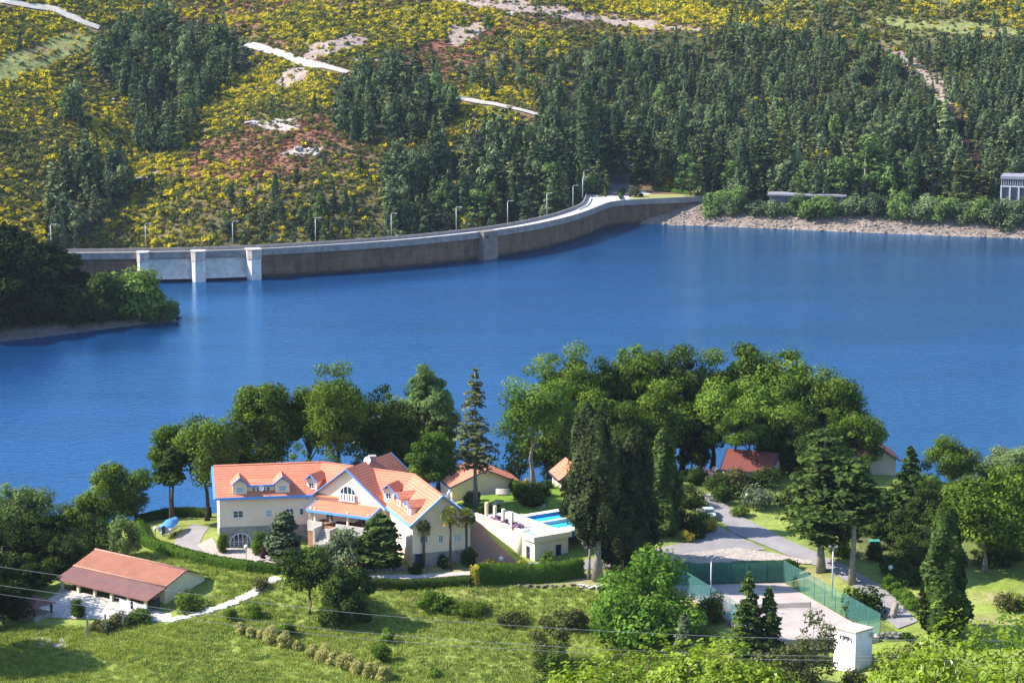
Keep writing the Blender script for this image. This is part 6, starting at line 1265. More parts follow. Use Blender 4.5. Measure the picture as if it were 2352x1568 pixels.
T('bush', 'young_tree', 'pale young tree below the light green oak', 'tree', 1190, 985, 398, 100, None, OAKL)
T('bush', 'young_tree', 'light green understorey tree left of the cypresses', 'tree', 1285, 1000, 398, 90, None, OAKL)
OK_ = 'oaks of the dense grove behind the cypresses'
for px, ty, Y, w_, lo, m_, lab in [(1310, 808, 412, 130, 960, OAK, 'left peak of the dense oak grove'), (1275, 915, 400, 110, 1080, OAKL, 'light oak at the left edge of the grove, under its left peak'), (1395, 830, 414, 120, 1000, OAK, 'oak between the left peak and the highest peak of the grove'), (1470, 793, 416, 150, 1000, OAK, 'highest oak of the dense grove'),
    (1380, 905, 402, 130, 1060, OAK, 'oak low in the grove above the tall cypresses'), (1570, 812, 414, 120, 1000, OAKD, 'dark oak in the shallow dip of the grove'), (1520, 890, 402, 140, 1030, OAK, 'oak low in the grove above the thuja'), (1640, 818, 414, 110, 1000, OAK, 'oak right of the dip in the grove'), (1755, 797, 414, 170, 980, OAK, 'broad sunlit oak forming the right peak of the grove'), (1690, 870, 402, 150, 1030, OAKL, 'yellowish oak on the front of the grove above the red cottage'),
    (1840, 842, 410, 130, 1010, OAKL, 'light oak right of the right peak'), (1800, 920, 400, 130, 1050, OAK, 'oak low on the right front of the grove'), (1925, 858, 408, 140, 1010, OAK, 'oak on the right shoulder of the grove'), (1870, 960, 396, 120, 1070, OAKD, 'dark oak behind the layered cedar'), (1965, 945, 398, 150, 1060, OAK, 'rightmost oak of the grove, overhanging the far cottage'), (1610, 930, 406, 100, 1040, OAKD, 'dark oak in the middle of the grove above the gap to the lake'), (1450, 940, 396, 110, 1080, OAKD, 'dark oak just behind the tall cypresses')]:
    T('broad', 'oak_tree', lab, 'tree', px, ty, Y, w_, OK_, m_, lo)
T('column', 'cypress_tree', 'dark shaggy cypress at the back left of the tall trio', 'tree', 1348, 925, 366, 106, None, CYPR, 1240, shag=.5)
T('column', 'cypress_tree', 'tall shaggy cypress with ivy on its pale flared foot', 'tree', 1402, 955, 350, 108, None, CYPR, 1235, base=hit(1372, 1333), bark=BARKG, shag=.5)
T('column', 'cypress_tree', 'broad dark cypress, the right of the tall trio', 'tree', 1458, 985, 354, 118, None, CYPR, 1300, base=hit(1458, 1300), shag=.5)
T('column', 'cypress_tree', 'narrow cypress tip between the tall trio', 'tree', 1425, 1010, 352, 84, None, CYPR, 1290, base=hit(1412, 1310), shag=.5)
T('spruce', 'bare_tree', 'grey bare twigs hanging on the front of the cypresses', 'tree', 1345, 1110, 347.5, 46, None, FARG, 1250, base=hit(1352, 1330), bark=BARKG, dense=.5)
T('column', 'thuja_tree', 'bright green conical thuja left of the road', 'tree', 1528, 982, 366, 88, None, THUJ, 1240)
T('cedar', 'cedar_tree', 'great layered cedar with a thick trunk beside the plaza', 'tree', 1885, 985, 356, 220, None, CEDA, 1235, base=hit(1886, 1312), bark=BARKG, dense=2.4)
T('cedar', 'cedar_tree', 'slimmer layered pine with a tall pale trunk by the road', 'tree', 1955, 1052, 350, 150, None, CEDA, 1195, base=hit(1957, 1340), bark=BARKG, dense=1.9)
T('conifer', 'cedar_tree', 'layered conifer in front of the far right cottage', 'tree', 2092, 1026, 376, 140, None, CEDA, 1230, dense=1.4)
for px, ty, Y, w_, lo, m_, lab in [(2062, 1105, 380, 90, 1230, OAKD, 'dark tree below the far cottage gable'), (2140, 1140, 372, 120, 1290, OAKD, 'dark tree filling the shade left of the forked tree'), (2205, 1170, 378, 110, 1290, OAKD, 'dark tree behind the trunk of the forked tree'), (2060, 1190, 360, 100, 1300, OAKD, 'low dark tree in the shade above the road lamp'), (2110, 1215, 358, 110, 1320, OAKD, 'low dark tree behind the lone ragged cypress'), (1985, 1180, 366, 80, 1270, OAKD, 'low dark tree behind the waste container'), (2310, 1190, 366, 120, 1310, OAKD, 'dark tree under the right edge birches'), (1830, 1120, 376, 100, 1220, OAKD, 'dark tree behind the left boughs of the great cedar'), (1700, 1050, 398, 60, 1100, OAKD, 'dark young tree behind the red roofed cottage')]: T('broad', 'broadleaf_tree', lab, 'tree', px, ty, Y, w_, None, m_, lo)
T('cedar', 'conifer_tree', 'dark conifer in the shade right of the pale trunk', 'tree', 2030, 1130, 366, 130, None, OAKD, 1250, dense=1.3)
T('broad', 'broadleaf_tree', 'round green tree at the lake edge right of the far cottage', 'tree', 2186, 1012, 398, 110, None, OAK, 1120)
T('broad', 'birch_tree', 'pale birch at the right edge by the lake', 'tree', 2300, 1028, 404, 100, None, BIRC, 1140)
T('broad', 'birch_tree', 'pale birch half out of the picture at the right edge', 'tree', 2356, 1032, 398, 90, None, BIRC, 1180)
T('broad', 'broadleaf_tree', 'large dense tree on the right bank slope with a pale forked trunk', 'tree', 2260, 1072, 372, 200, None, OAK, 1265, base=hit(2262, 1316), bark=BARKG, tint=.38, dense=1.2)
T('broad', 'broadleaf_tree', 'dark tree at the right edge below the birches', 'tree', 2345, 1120, 366, 120, None, OAKD, 1290)
T('broad', 'broadleaf_tree', 'dark low tree behind the tall right spruce', 'tree', 2130, 1120, 372, 120, None, OAKD, 1250)
T('column', 'cypress_tree', 'tall ragged cypress standing alone right of the road', 'tree', 2166, 1165, 340, 132, None, THUJ, 1460, base=hit(2166, 1466), tint=.22)
T('broad', 'maple_tree', 'bright green maple in front of the tennis court', 'tree', 1490, 1296, 326, 244, None, MAPL, 1530, tint=.55, dense=1.15)
T('spruce', 'young_conifer', 'young dark spruce left of a pair before the court', 'tree', 1718, 1310, 318, 100, None, CEDA, 1500, base=hit(1716, 1512), dense=.9)
T('spruce', 'young_conifer', 'shorter young spruce, right of the pair before the court', 'tree', 1764, 1350, 316, 84, None, CEDA, 1500, base=hit(1764, 1514), dense=.9)
T('spruce', 'young_conifer', 'blue green young conifer beside the maple', 'tree', 1572, 1410, 312, 70, None, OLIV, 1540)
T('bush', 'loose_tree', 'loose brownish green tree left of the white hut', 'tree', 1872, 1402, 303, 110, None, BROWNF)
T('bush', 'loose_tree', 'dull green thicket below the young spruces', 'tree', 1800, 1490, 306, 150, None, BROWNF)
T('bush', 'loose_tree', 'small tree with yellow tinged leaves in the orchard', 'tree', 1270, 1405, 316, 110, None, BROWNF, tint=.6)
T('bush', 'loose_tree', 'dark shrubby tree at the bottom middle', 'tree', 1270, 1480, 300, 120, None, OAKD, tint=.5)
T('broad', 'broadleaf_tree', 'dark round tree on the meadow below the veranda', 'tree', 704, 1252, 338, 132, None, OAKD, 1362, base=hit(710, 1412), tint=.6, dense=.8)
T('broad', 'broadleaf_tree', 'dark bushy tree merging with the round meadow tree on its right', 'tree', 804, 1300, 336, 92, None, OAKD, 1430, base=hit(800, 1440), tint=.45)
T('bush', 'olive_tree', 'grey green olive-like tree before the veranda steps', 'tree', 782, 1222, 347, 120, None, OLIV, base=hit(785, 1318))
T('cedar', 'conifer_shrub', 'broad dark green conifer shrub against the right wing', 'tree', 872, 1182, 350, 122, None, CEDA, 1285, base=hit(875, 1305), dense=2.0, tint=.5)
T('cedar', 'conifer_shrub', 'blue green juniper in front of the left wing windows', 'tree', 652, 1174, 356, 84, None, OLIV, 1268, base=hit(654, 1284), dense=1.6, tint=.3)
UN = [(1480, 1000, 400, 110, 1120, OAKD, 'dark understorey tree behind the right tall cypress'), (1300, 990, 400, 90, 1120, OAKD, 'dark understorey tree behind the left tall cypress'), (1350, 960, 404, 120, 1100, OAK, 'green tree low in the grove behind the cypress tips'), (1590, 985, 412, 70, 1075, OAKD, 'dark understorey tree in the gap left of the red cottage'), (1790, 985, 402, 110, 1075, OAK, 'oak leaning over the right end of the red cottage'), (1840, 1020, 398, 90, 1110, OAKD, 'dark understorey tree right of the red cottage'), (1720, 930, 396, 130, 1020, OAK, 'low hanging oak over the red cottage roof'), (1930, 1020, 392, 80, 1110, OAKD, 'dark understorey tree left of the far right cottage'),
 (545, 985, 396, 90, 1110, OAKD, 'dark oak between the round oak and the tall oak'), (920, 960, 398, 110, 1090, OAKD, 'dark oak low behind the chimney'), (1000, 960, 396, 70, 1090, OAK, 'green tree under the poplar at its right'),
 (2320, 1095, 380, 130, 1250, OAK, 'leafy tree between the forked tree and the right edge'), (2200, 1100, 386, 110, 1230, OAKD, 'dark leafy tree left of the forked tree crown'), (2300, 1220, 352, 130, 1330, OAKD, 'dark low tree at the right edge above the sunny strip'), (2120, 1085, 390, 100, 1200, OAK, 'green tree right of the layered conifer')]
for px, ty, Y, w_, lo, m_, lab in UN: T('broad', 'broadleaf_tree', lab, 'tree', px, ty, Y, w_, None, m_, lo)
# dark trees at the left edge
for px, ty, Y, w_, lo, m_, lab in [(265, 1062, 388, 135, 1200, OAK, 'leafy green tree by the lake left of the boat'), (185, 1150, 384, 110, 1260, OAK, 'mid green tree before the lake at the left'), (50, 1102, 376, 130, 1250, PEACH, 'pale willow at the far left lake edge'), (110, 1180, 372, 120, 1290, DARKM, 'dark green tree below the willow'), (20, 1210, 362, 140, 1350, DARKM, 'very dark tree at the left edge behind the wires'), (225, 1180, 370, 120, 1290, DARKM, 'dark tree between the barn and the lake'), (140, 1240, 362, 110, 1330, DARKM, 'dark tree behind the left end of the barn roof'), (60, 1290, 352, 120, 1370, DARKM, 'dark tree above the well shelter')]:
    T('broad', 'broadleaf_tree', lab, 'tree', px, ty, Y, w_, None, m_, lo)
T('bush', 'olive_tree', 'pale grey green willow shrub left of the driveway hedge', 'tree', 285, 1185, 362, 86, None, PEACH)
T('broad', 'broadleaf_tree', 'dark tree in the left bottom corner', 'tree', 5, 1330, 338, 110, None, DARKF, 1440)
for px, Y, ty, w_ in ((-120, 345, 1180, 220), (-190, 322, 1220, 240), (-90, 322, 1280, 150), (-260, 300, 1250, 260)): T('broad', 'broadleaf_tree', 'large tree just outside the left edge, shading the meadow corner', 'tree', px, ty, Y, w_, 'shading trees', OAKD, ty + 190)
for px, Y, ty, w_, m_ in ((2440, 395, 1040, 150, OAK), (2520, 380, 1080, 170, OAKD), (2470, 355, 1150, 150, OAK), (2600, 390, 1040, 160, OAK), (2640, 350, 1160, 180, OAKD), (2450, 330, 1230, 130, OAKD), (2720, 375, 1090, 190, OAK), (2560, 325, 1260, 150, OAK)): T('broad', 'broadleaf_tree', 'tree just outside the right edge, continuing the lakeside wood', 'tree', px, ty, Y, w_, 'trees outside the right edge', m_, ty + 170)
# the far headland
rngp = np.random.default_rng(3)
HL = [(-20, 560, 660, 130), (40, 530, 676, 130), (95, 560, 690, 110), (60, 600, 664, 120), (150, 598, 706, 90), (0, 620, 654, 120), (110, 640, 674, 110), (190, 625, 706, 80), (170, 665, 690, 90), (60, 670, 660, 110), (-60, 540, 690, 150), (140, 570, 712, 90), (10, 510, 694, 120), (215, 660, 700, 70), (-110, 600, 660, 160), (-150, 500, 700, 200), (-60, 640, 645, 120), (115, 700, 668, 80)]
PL = Leaves(900); PL.crown((0, 0, 5.4), (4.2, 4.2, 4.9), 60, 1.7, 60, .42, -.95, .3, .4, .3); pme = PL.mesh('headland_crown', DARKF)
def h_at(px, Y): x = at_Y(px, 700, Y).x; return Vector((x, Y, float(h_pen(x, Y))))
for i, (px, ty, Y, w_) in enumerate(HL):
    b = h_at(px, Y); b.z = max(b.z, .3); z1 = at_Y(px, ty, Y).z; h = max(4, z1 - b.z); t = thing('evergreen_tree', 'dark evergreen crowding the shaded headland', 'tree', b, 'headland evergreens'); c = link('crown', pme, t); r = w_ * Y / FPX / 2 / 4.6; c.scale = (r, r, h / 10.5); c.rotation_euler = (0, 0, rngp.random() * 6.28)
    m = MB().tube([b - Vector((0, 0, .5)), b + Vector((0, 0, h * .6))], [.3, .12], 6); m.build('trunk', BARK, t)
WILL = leaf_mat('willow_bush_leaves', (.06, .11, .02), (.26, .38, .075), .4)
for px, by, w_, h_, m_, lab in [(290, 728, 130, 92, WILL, 'bright willow bush lit at the tip of the headland'), (240, 735, 100, 100, OAKD, 'dark bush behind the bright willow on the headland'), (345, 728, 80, 62, WILL, 'lower bright bush near the headland tip'), (320, 722, 90, 84, leaf_mat('pale_willow', (.07, .12, .025), (.26, .36, .07), .4), 'yellowish willow bush behind the lower bright one on the headland'), (384, 728, 44, 40, PEACH, 'small pale bush at the very tip of the headland'), (150, 745, 110, 60, DARKF, 'dark bush on the bank of the headland'), (60, 755, 120, 70, DARKF, 'dark bush at the left of the headland bank'), (215, 740, 70, 50, OAKD, 'low dark bush in front of the willow')]:
    bush('headland_bush', lab, px, by, w_, h_, m_, 'shrub', None, 1.6, .5, lambda a, b_: Vector((at_z(a, b_ + 6, 1.2).x, at_z(a, b_ + 6, 1.2).y + 5, max(.8, float(h_pen(at_z(a, b_ + 6, 1.2).x, at_z(a, b_ + 6, 1.2).y + 5))))))
x = rngp.uniform(-175, -98, 2200); y = rngp.uniform(635, 700, 2200); z = h_pen(x, y); k = (z > -.3) & (z < 2.2); x, y, z = x[k], y[k], z[k]; s = np.clip(rngp.gamma(2, .16, len(x)), .12, .8)
scatter('headland_rocks', 'rubble along the shaded headland waterline', 'rocks', np.c_[x, y, z], [rock_mesh(60, M('dark_rubble', (.16, .14, .13), (.10, .09, .085), 2, .95))], np.c_[s * 1.3, s, s], rngp.random(len(x)) * 6.28, np.zeros(len(x)))
tag(MB().tube([at_z(405, 731, .2), at_z(412, 729, .7), at_z(418, 730, .4)], [.5, .35, .15], 6).build('driftwood', M('wet_wood', (.06, .05, .045))), 'dark log at the water tip of the headland', 'log')

# hedges
H_ = lambda pts: smooth([tuple(hit(*q)) for q in pts], 3)
hedge('hedge', 'long curved clipped hedge round the driveway', H_([(318, 1210), (325, 1232), (345, 1254), (390, 1272), (440, 1286), (500, 1298), (575, 1310)]), 1.7, 1.5, HEDG)
hedge('hedge', 'short hedge at the top of the stone steps', H_([(575, 1312), (605, 1314), (640, 1316)]), 1.4, 1.6, HEDG, tint=.4)
hedge('hedge', 'dark hedge behind the boat', H_([(312, 1202), (380, 1190), (440, 1186), (480, 1188)]), 1.5, 1.6, HEDGD)
hedge('hedge', 'low dark hedge along the front path', H_([(840, 1350), (930, 1352), (1010, 1348), (1080, 1343)]), 1.3, 1.35, HEDGD)
hedge('hedge', 'high clipped hedge in front of the pool house', H_([(1098, 1336), (1180, 1334), (1260, 1332), (1335, 1322)]), 2.3, 2.7, HEDG, dens=18, tint=.42)
hedge('hedge', 'golden end of the front hedge', H_([(1086, 1340), (1096, 1338)]), 1.9, 2.5, GOLD, dens=30, tint=.6)
for px, by, w_, h_, lab in ((1128, 1318, 50, 18, 'yellow patch on the middle of the front hedge'), (1196, 1316, 26, 18, 'small yellow patch on the front hedge, nearer the pool house')): bush('golden_shrub', lab, px, by, w_, h_ + 12, GOLD, 'shrub', None, 1.4, .5)
hedge('hedge', 'clipped hedge along the far end of the court', [X(-1.6, -3.0, 12.8), X(-1.6, 4, 12.8), X(-1.6, WC + 1, 12.8)], 1.4, 3.3, HEDG, dens=14)
hedge('hedge', 'tall square hedge at the corner of the pool lawn', H_([(1098, 1196), (1112, 1192), (1128, 1188)]), 1.6, 2.2, HEDGD, dens=20, tint=.6)
hedge('hedge', 'flat clipped hedge behind the pool pillars', H_([(1122, 1186), (1150, 1182)]), 2.2, 1.5, HEDGD, dens=20)
hedge('hedge', 'low hedge before the red roofed cottage', H_([(1575, 1090), (1640, 1092), (1700, 1092)]), 1.2, .9, HEDG)
RH = [(2042, 1352), (2055, 1365), (2068, 1376), (2082, 1387), (2096, 1399)]
for i, (px, by) in enumerate(RH): bush('box_bush', ('first', 'second', 'third', 'fourth', 'fifth')[i] + ' clipped bush from the top in the row along the road', px, by, 34, 28, HEDG, 'shrub', 'box bushes along the road', 1.6, .6)
# shrubs: foot x, y, width, height, leaves, label
SH = [(1612, 1205, 58, 30, OAK, 'green bush hiding the front of the parked car'), (1600, 1110, 60, 36, OAKD, 'dark shrub left of the red cottage lawn'), (1665, 1150, 70, 40, OAKD, 'dark shrub right of the narrow upper road'), (1700, 1185, 40, 22, OAK, 'low green shrub on the road verge below the grey green bush'), (1585, 1165, 60, 50, OAKD, 'dark shrub left of the upper road'), (1760, 1120, 70, 46, OAKD, 'dark shrub right of the brown one, under the great cedar'), (2090, 1345, 60, 40, OAKD, 'dark undergrowth behind the row of box bushes'), (1040, 1115, 40, 30, OAKD, 'dark shrub at the left foot of the cottage gable'), (1152, 1127, 34, 34, HEDG, 'bright round bush left of the log seat'), (1185, 1128, 28, 32, HEDG, 'bright round bush right of the log seat'), (1207, 1120, 26, 20, GOLD, 'pale yellow green bush behind the round bushes'), (1127, 1135, 40, 28, HEDGD, 'dark rounded bush left of the log seat'), (1092, 1152, 22, 24, HEDGD, 'clipped dark cube bush by the spruce trunk'), (1215, 1146, 60, 36, HEDGD, 'wide flat topped dark bush on the pool lawn'), (1190, 1150, 36, 26, HEDGD, 'low dark bush in front of the log seat'), (1240, 1140, 50, 30, HEDGD, 'right lobe of the flat dark bushes on the lawn'), (1222, 1160, 56, 28, HEDGD, 'nearest dark clipped bush on the lawn'), (1158, 1116, 84, 46, PINK, 'pink flowering rhododendron against the cottage gable'), (1126, 1118, 40, 30, PINK, 'smaller pink rhododendron beside the cottage wall'), (1298, 1118, 40, 22, OAKD, 'dark shrub in front of the small cottage'), (1255, 1120, 30, 18, HEDGD, 'low dark shrub at the lake edge of the lawn'), (1078, 1160, 26, 34, OLIV, 'blue green shrub above the lawn wall'), (1068, 1172, 30, 20, HEDG, 'bright ground plants on the lawn wall'), (1258, 1293, 34, 24, HEDG, 'round green bush at the corner of the pool house'),
 (702, 1228, 34, 30, HEDG, 'bright round bush left of the veranda'), (735, 1232, 34, 16, HEDG, 'low yellow green bush under the veranda rail'), (600, 1272, 42, 52, HEDG, 'light green shrub right of the arched doors'), (612, 1282, 24, 28, leaf_mat('purple_leaves', (.025, .012, .012), (.10, .04, .035), .2), 'dark purple leaved shrub by the forecourt wall'), (635, 1288, 34, 26, HEDG, 'low mixed shrub on the forecourt wall'), (660, 1292, 40, 24, OAK, 'low green shrub right of the forecourt wall'), (512, 1270, 26, 44, OAK, 'climbing shrub left of the arched doors'), (680, 1290, 40, 30, OLIV, 'grey green shrub below the juniper'), (740, 1296, 60, 44, OLIV, 'silvery bush left of the olive tree'), (830, 1268, 50, 36, HEDG, 'bright shrub right of the veranda steps'), (845, 1308, 34, 20, HEDGD, 'low dark shrub left of the conifer shrub'), (905, 1304, 40, 26, OAKD, 'dark shrub at the foot of the conifer shrub'),
 (955, 1318, 26, 24, HEDGD, 'round dark bush by the navy door'), (1020, 1302, 26, 30, HEDGD, 'round bush at the stone base between the palms'), (1076, 1300, 34, 42, HEDGD, 'dark bush at the right corner of the house'), (178, 1418, 36, 50, HEDG, 'round topiary tree standing in the yard'), (235, 1448, 60, 28, BROWNF, 'dry thicket inside the granite posts'), (275, 1436, 60, 26, BROWNF, 'purplish dry shrub by the farthest granite post'), (322, 1428, 66, 26, HEDG, 'bright hedge-like bush at the end of the barn porch'), (440, 1402, 70, 36, OAK, 'green shrub along the stone steps by the barn'), (425, 1388, 40, 36, OLIV, 'grey green bush under the barn gable'), (595, 1352, 46, 24, BROWNF, 'dark brown shrub beside the upper stone steps'), (530, 1428, 30, 34, OAK, 'dark small bush on the meadow'), (585, 1418, 40, 30, HEDG, 'bright small bush on the meadow'), (760, 1440, 70, 50, OAKD, 'dark bush under the meadow trees'), (660, 1462, 40, 36, HEDG, 'bright bush behind the variegated row'),
 (875, 1520, 40, 46, HEDG, 'small bushy sapling right of the variegated row'), (1735, 1168, 66, 52, OLIV, 'grey green mound of a bush behind the globe lamp'), (1630, 1222, 40, 34, GOLD, 'golden round bush beside the road'), (1580, 1242, 30, 30, GOLD, 'small golden ball bush, left of the dark ones'), (1605, 1232, 46, 34, HEDGD, 'dark bush between the two golden ones'), (1615, 1208, 40, 24, OAK, 'green shrub behind the golden bush'), (1570, 1210, 60, 46, OAKD, 'dark shrub at the foot of the thuja'), (1690, 1120, 60, 46, BROWNF, 'brown green shrub before the red roofed cottage'), (1650, 1125, 50, 40, OAKD, 'dark shrub left of the brown one by the red cottage'), (1622, 1100, 40, 20, PINK, 'dull pink shrub at the corner of the red cottage'), (1930, 1278, 48, 44, OAK, 'green shrub between the two pale trunks'), (1985, 1418, 100, 70, HEDGD, 'broad dark spreading shrub outside the court'), (2060, 1320, 70, 46, OAKD, 'dark undergrowth right of the road lamp'), (2100, 1300, 60, 40, OAKD, 'dark shrub under the right hand trees'), (2010, 1285, 44, 40, OAKD, 'dark shrub by the waste container'),
 (2120, 1392, 40, 20, PINK, 'pale pink roses behind the row of box bushes'), (2320, 1400, 70, 40, BROWNF, 'tangle of cut branches on the bare bank'), (2085, 1560, 170, 60, BROWNF, 'brown green heath shrub right of the white hut'), (1965, 1575, 80, 34, BROWNF, 'brown green heath shrub below the white hut'), (2130, 1530, 120, 50, BROWNF, 'olive shrub behind the bright chestnut leaves'), (1630, 1430, 60, 70, OAKD, 'dark shrub left of the court fence'), (2080, 1466, 40, 12, HEDG, 'low weeds by the old stone wall'), (1080, 1405, 120, 22, OAK, 'band of bramble across the meadow'), (1000, 1395, 90, 30, HEDG, 'green bramble mound below the palm garden'), (1180, 1440, 60, 34, BROWNF, 'thin orchard shrub on the right meadow'), (1000, 1555, 34, 24, OAKL, 'faint sapling low on the meadow'), (890, 1478, 30, 34, OAKL, 'light sapling with a forked stem on the meadow'), (1320, 1452, 60, 60, BROWNF, 'thin leaved shrub beside the maple')]
for px, by, w_, h_, m_, lab in SH: bush('shrub', lab, px, by, w_, h_, m_)
VR = [(553, 1456, 24), (577, 1462, 20), (600, 1466, 18), (625, 1474, 32), (655, 1486, 30), (684, 1494, 18), (720, 1508, 26), (745, 1516, 32), (768, 1524, 26), (795, 1536, 34), (822, 1546, 30), (858, 1556, 34), (884, 1563, 30)]
for i, (px, by, w_) in enumerate(VR): bush('variegated_shrub', 'yellow green variegated shrub in the row across the meadow', px, by, w_ * 1.2, w_ * 1.15, VARI, 'shrub', 'variegated shrubs across the meadow', 1.5, .6)
# palms
def palm(px, by, ty, wpx, label):
    p = hit(px, by); H = at_Y(px, ty, p.y).z - p.z; r = wpx * p.y / FPX / 2; hz = H - r * .95; t = thing('palm_tree', label, 'palm', p); b = Vector(p)
    MB().tube([b - Vector((0, 0, .3)), b + Vector((.05, 0, hz * .5)), b + Vector((0, .05, hz))], [.24, .19, .22], 9).build('trunk', M('palm_trunk', (.10, .085, .07), (.05, .042, .036), 6, .95, .6), t)
    L = Leaves(ns()); g = L.rng; n = 46
    for i in range(n):
        az = g.random() * 6.283; el = g.uniform(-.75, 1.25); dr = np.array([math.cos(az) * math.cos(el), math.sin(az) * math.cos(el), math.sin(el)]); sd = np.array([-math.sin(az), math.cos(az), 0]); c0 = np.array([0, 0, hz + .1]); Lf = r * g.uniform(.8, 1.08)
        c = c0 + dr * Lf * .55; k = 15; a = np.linspace(-1.5, 1.5, k); tip = (np.cos(a)[:, None] * dr + np.sin(a)[:, None] * sd) * Lf * .48; P = c + tip * .55; P[:, 2] -= .10 * Lf * np.abs(a)
        nn = np.cross(dr, sd) + g.normal(size=(k, 3)) * .15; T_ = tip / np.linalg.norm(tip, axis=1, keepdims=True)
        L.add(P, np.cross(T_, np.cross(nn, T_)), Lf * .30, .13, (.62 if el > .1 else .35) + .15 * g.normal(), -np.cross(np.cross(T_, np.cross(nn, T_)), T_))
        q = np.linspace(.05, .6, 5)[:, None] * dr * Lf + c0; L.add(q, np.tile(np.cross(dr, sd), (5, 1)), .14, .3, .4, np.tile(sd, (5, 1)))
    link('crown', L.mesh('palm_crown', leaf_mat('palm_fronds', (.09, .11, .02), (.36, .40, .085), .35)), t)
    S = Leaves(ns()); m_ = 220; az = S.rng.random(m_) * 6.283; f = S.rng.random(m_); P = np.c_[np.cos(az) * (.25 + .75 * r * f * .8), np.sin(az) * (.25 + .75 * r * f * .8), hz - .15 - .75 * r * f ** 1.6 - .1 * S.rng.random(m_)]
    S.add(P, np.c_[np.cos(az), np.sin(az), np.full(m_, .4)] + S.rng.normal(size=(m_, 3)) * .3, .22, .35, .5 + .2 * S.rng.normal(size=m_)); link('dead_fronds', S.mesh('palm_skirt', leaf_mat('dry_fronds', (.12, .075, .025), (.42, .28, .08), .2)), t)
palm(973, 1306, 1190, 42, 'short palm with yellowing fronds by the navy door'); palm(1034, 1308, 1160, 54, 'tall palm in front of the middle gable window'); palm(1071, 1302, 1164, 50, 'tall palm at the right corner of the house')
# near chestnuts on the slope below the viewpoint
def chestnut(label, px, ty, Y, r, n, ll, mat, z0=None, asp=.16, per=7):
    top = at_Y(px, ty, Y); g = float(h_near(top.x, Y)); t = thing('chestnut_tree', label, 'tree', (top.x, Y, g)); L = Leaves(ns()); q = L.rng; H = top.z - g
    d = unit(q, n * 3); d = d[d[:, 2] > -.35][:n]; ph = np.arctan2(d[:, 1], d[:, 0]); lob = 1 + .16 * np.sin(3 * ph + 2 * d[:, 2] * 3) + .14 * np.sin(7 * ph + 1) + .1 * np.sin(11 * d[:, 2] * 2 + ph); rr = (.55 + .45 * q.random(len(d)) ** .5) * lob
    C = np.array([0, 0, H - r * .92]) + d * rr[:, None] * np.array([r, r, r * .9]); N0 = d * .8 + np.array([0, 0, .55]) + q.normal(size=d.shape) * .3; N0 /= np.linalg.norm(N0, axis=1, keepdims=True)
    for j in range(per):
        a = 2 * math.pi * j / per + q.random(len(C)) * .5; X1 = np.cross(N0, q.normal(size=(1, 3)) + np.array([0.3, .9, .1])); X1 /= np.linalg.norm(X1, axis=1, keepdims=True); Y1 = np.cross(N0, X1); dr = X1 * np.cos(a)[:, None] + Y1 * np.sin(a)[:, None] + N0 * q.uniform(-.25, .45, (len(C), 1)); dr /= np.linalg.norm(dr, axis=1, keepdims=True)
        l = ll * q.uniform(.7, 1.2, len(C)); P = C + dr * l[:, None] * .55; nn = N0 - dr * (N0 * dr).sum(1, keepdims=True); T_ = np.cross(nn, dr); L.add(P, nn + q.normal(size=nn.shape) * .12, l * .5, asp * 2.2, .5 + .25 * q.normal(size=len(C)) + .15 * d[:, 2], -T_)
    link('crown', L.mesh('chestnut_crown', mat), t); b = Vector((top.x, Y, g)); k = q.permutation(len(C))[:16]
    trunk_mesh('trunk', b, b + Vector((0, 0, H - r * .9)), .22, ns(), BARK, [b + Vector(C[i]) * 1.0 for i in k], t)
chestnut('nearest chestnut with glossy bright leaves in the lower right corner', 2290, 1415, 46, 2.4, 1300, .16, CHES); chestnut('bright chestnut branch tips at the bottom right, left of the nearest', 2120, 1490, 50, 1.3, 520, .16, CHES)
chestnut('bright chestnut filling the corner behind the nearest one', 2370, 1500, 43, 1.9, 800, .16, CHES)
chestnut('bright green oak-like tree top at the bottom middle', 1480, 1492, 100, 4.2, 2100, .22, CHES, None, .3, 5); chestnut('bright tree top at the bottom between maple and spruces', 1640, 1476, 98, 2.9, 1150, .22, CHES, None, .3, 5); chestnut('lowest bright tree top at the bottom middle right', 1745, 1535, 96, 2.0, 800, .22, CHES, None, .3, 5)
chestnut('bright tree top at the bottom, left of the oak-like one', 1345, 1530, 98, 2.2, 800, .22, CHES, None, .3, 5)
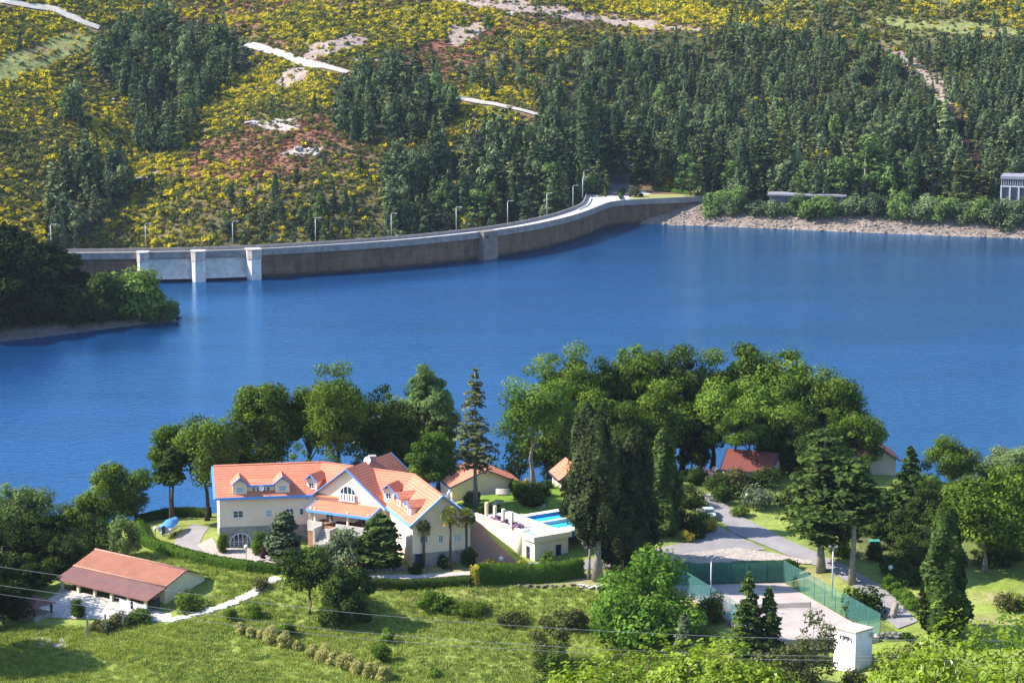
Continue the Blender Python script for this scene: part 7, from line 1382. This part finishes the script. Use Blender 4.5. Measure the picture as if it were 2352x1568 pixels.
# meadow grass
GT = []
for sd in range(3):
    L = Leaves(500 + sd); n = 26; az = L.rng.random(n) * 6.283; P = np.c_[L.rng.normal(size=n) * .35, L.rng.normal(size=n) * .35, .12 + .14 * L.rng.random(n)]
    L.add(P, np.c_[np.cos(az), np.sin(az), .5 * np.ones(n)], .24, .16, .5 + .25 * L.rng.normal(size=n), -np.cross(np.c_[np.cos(az), np.sin(az), .5 * np.ones(n)], np.cross(np.c_[np.cos(az), np.sin(az), .5 * np.ones(n)], [0, 0, 1.])) ); GT.append(L.mesh('grass_tuft', leaf_mat('meadow_grass', (.18, .23, .038), (.40, .46, .11), .35, 0, .7)))
    L = Leaves(520 + sd); n = 24; L.add(np.c_[L.rng.normal(size=n) * .3, L.rng.normal(size=n) * .3, .1 + .2 * L.rng.random(n)], unit(L.rng, n) + np.array([0, 0, .6]), .13, .6, .5 + .25 * L.rng.normal(size=n)); GT.append(L.mesh('weed', leaf_mat('meadow_weed', (.075, .14, .026), (.23, .32, .07), .35, 0, .6)))
g_ = np.random.default_rng(11); n = 60000; x = g_.uniform(-85, 75, n); y = g_.uniform(296, 365, n); z = h_near(x, y); px, py = project(x, y, z)
MEAD = [(-80, 1440), (190, 1440), (400, 1432), (520, 1395), (640, 1335), (840, 1352), (1090, 1348), (1350, 1352), (1420, 1400), (1640, 1450), (1700, 1600), (-80, 1600)]
BANKG = [(330, 1262), (440, 1292), (570, 1315), (640, 1325), (540, 1378), (470, 1400), (500, 1335), (260, 1280)]
k = (inside(MEAD, px, py) | inside(BANKG, px, py)) & (poly_dist([(p_.x, p_.y) for p_ in sp], x, y) > 1.3) & (g_.random(n) < np.clip(.75 + .35 * wob(x, y, 4, .4), .15, 1)); x, y, z = x[k], y[k], z[k]; n = len(x)
wd = (g_.random(n) < np.clip(.25 + .35 * wob(x, y, 6, 1.3), .05, .8)); kd = np.where(wd, g_.choice([1, 3, 5], n), g_.choice([0, 2, 4], n)); s = g_.uniform(.5, 1.25, n)
scatter('meadow_grass', 'tall unmown grass and weeds of the meadow', 'grass', np.c_[x, y, z], GT, np.c_[s, s, s * g_.uniform(.7, 1.3, n)], g_.random(n) * 6.28, kd)

# air between here and the far slope
hz = MB().slab([(-760, -120), (760, -120), (760, 1960), (-760, 1960)], -90, 420).build('haze', MATS['bark'], None, (0, 900, 0)); tag(hz, kind='stuff')
k = NT('haze_air'); v = k.n('ShaderNodeVolumePrincipled'); v.inputs['Density'].default_value = .000025; v.inputs['Color'].default_value = (.62, .78, 1, 1); v.inputs['Anisotropy'].default_value = 0
k.l(v.outputs[0], k.out.inputs[1]); hz.data.materials[0] = k.m
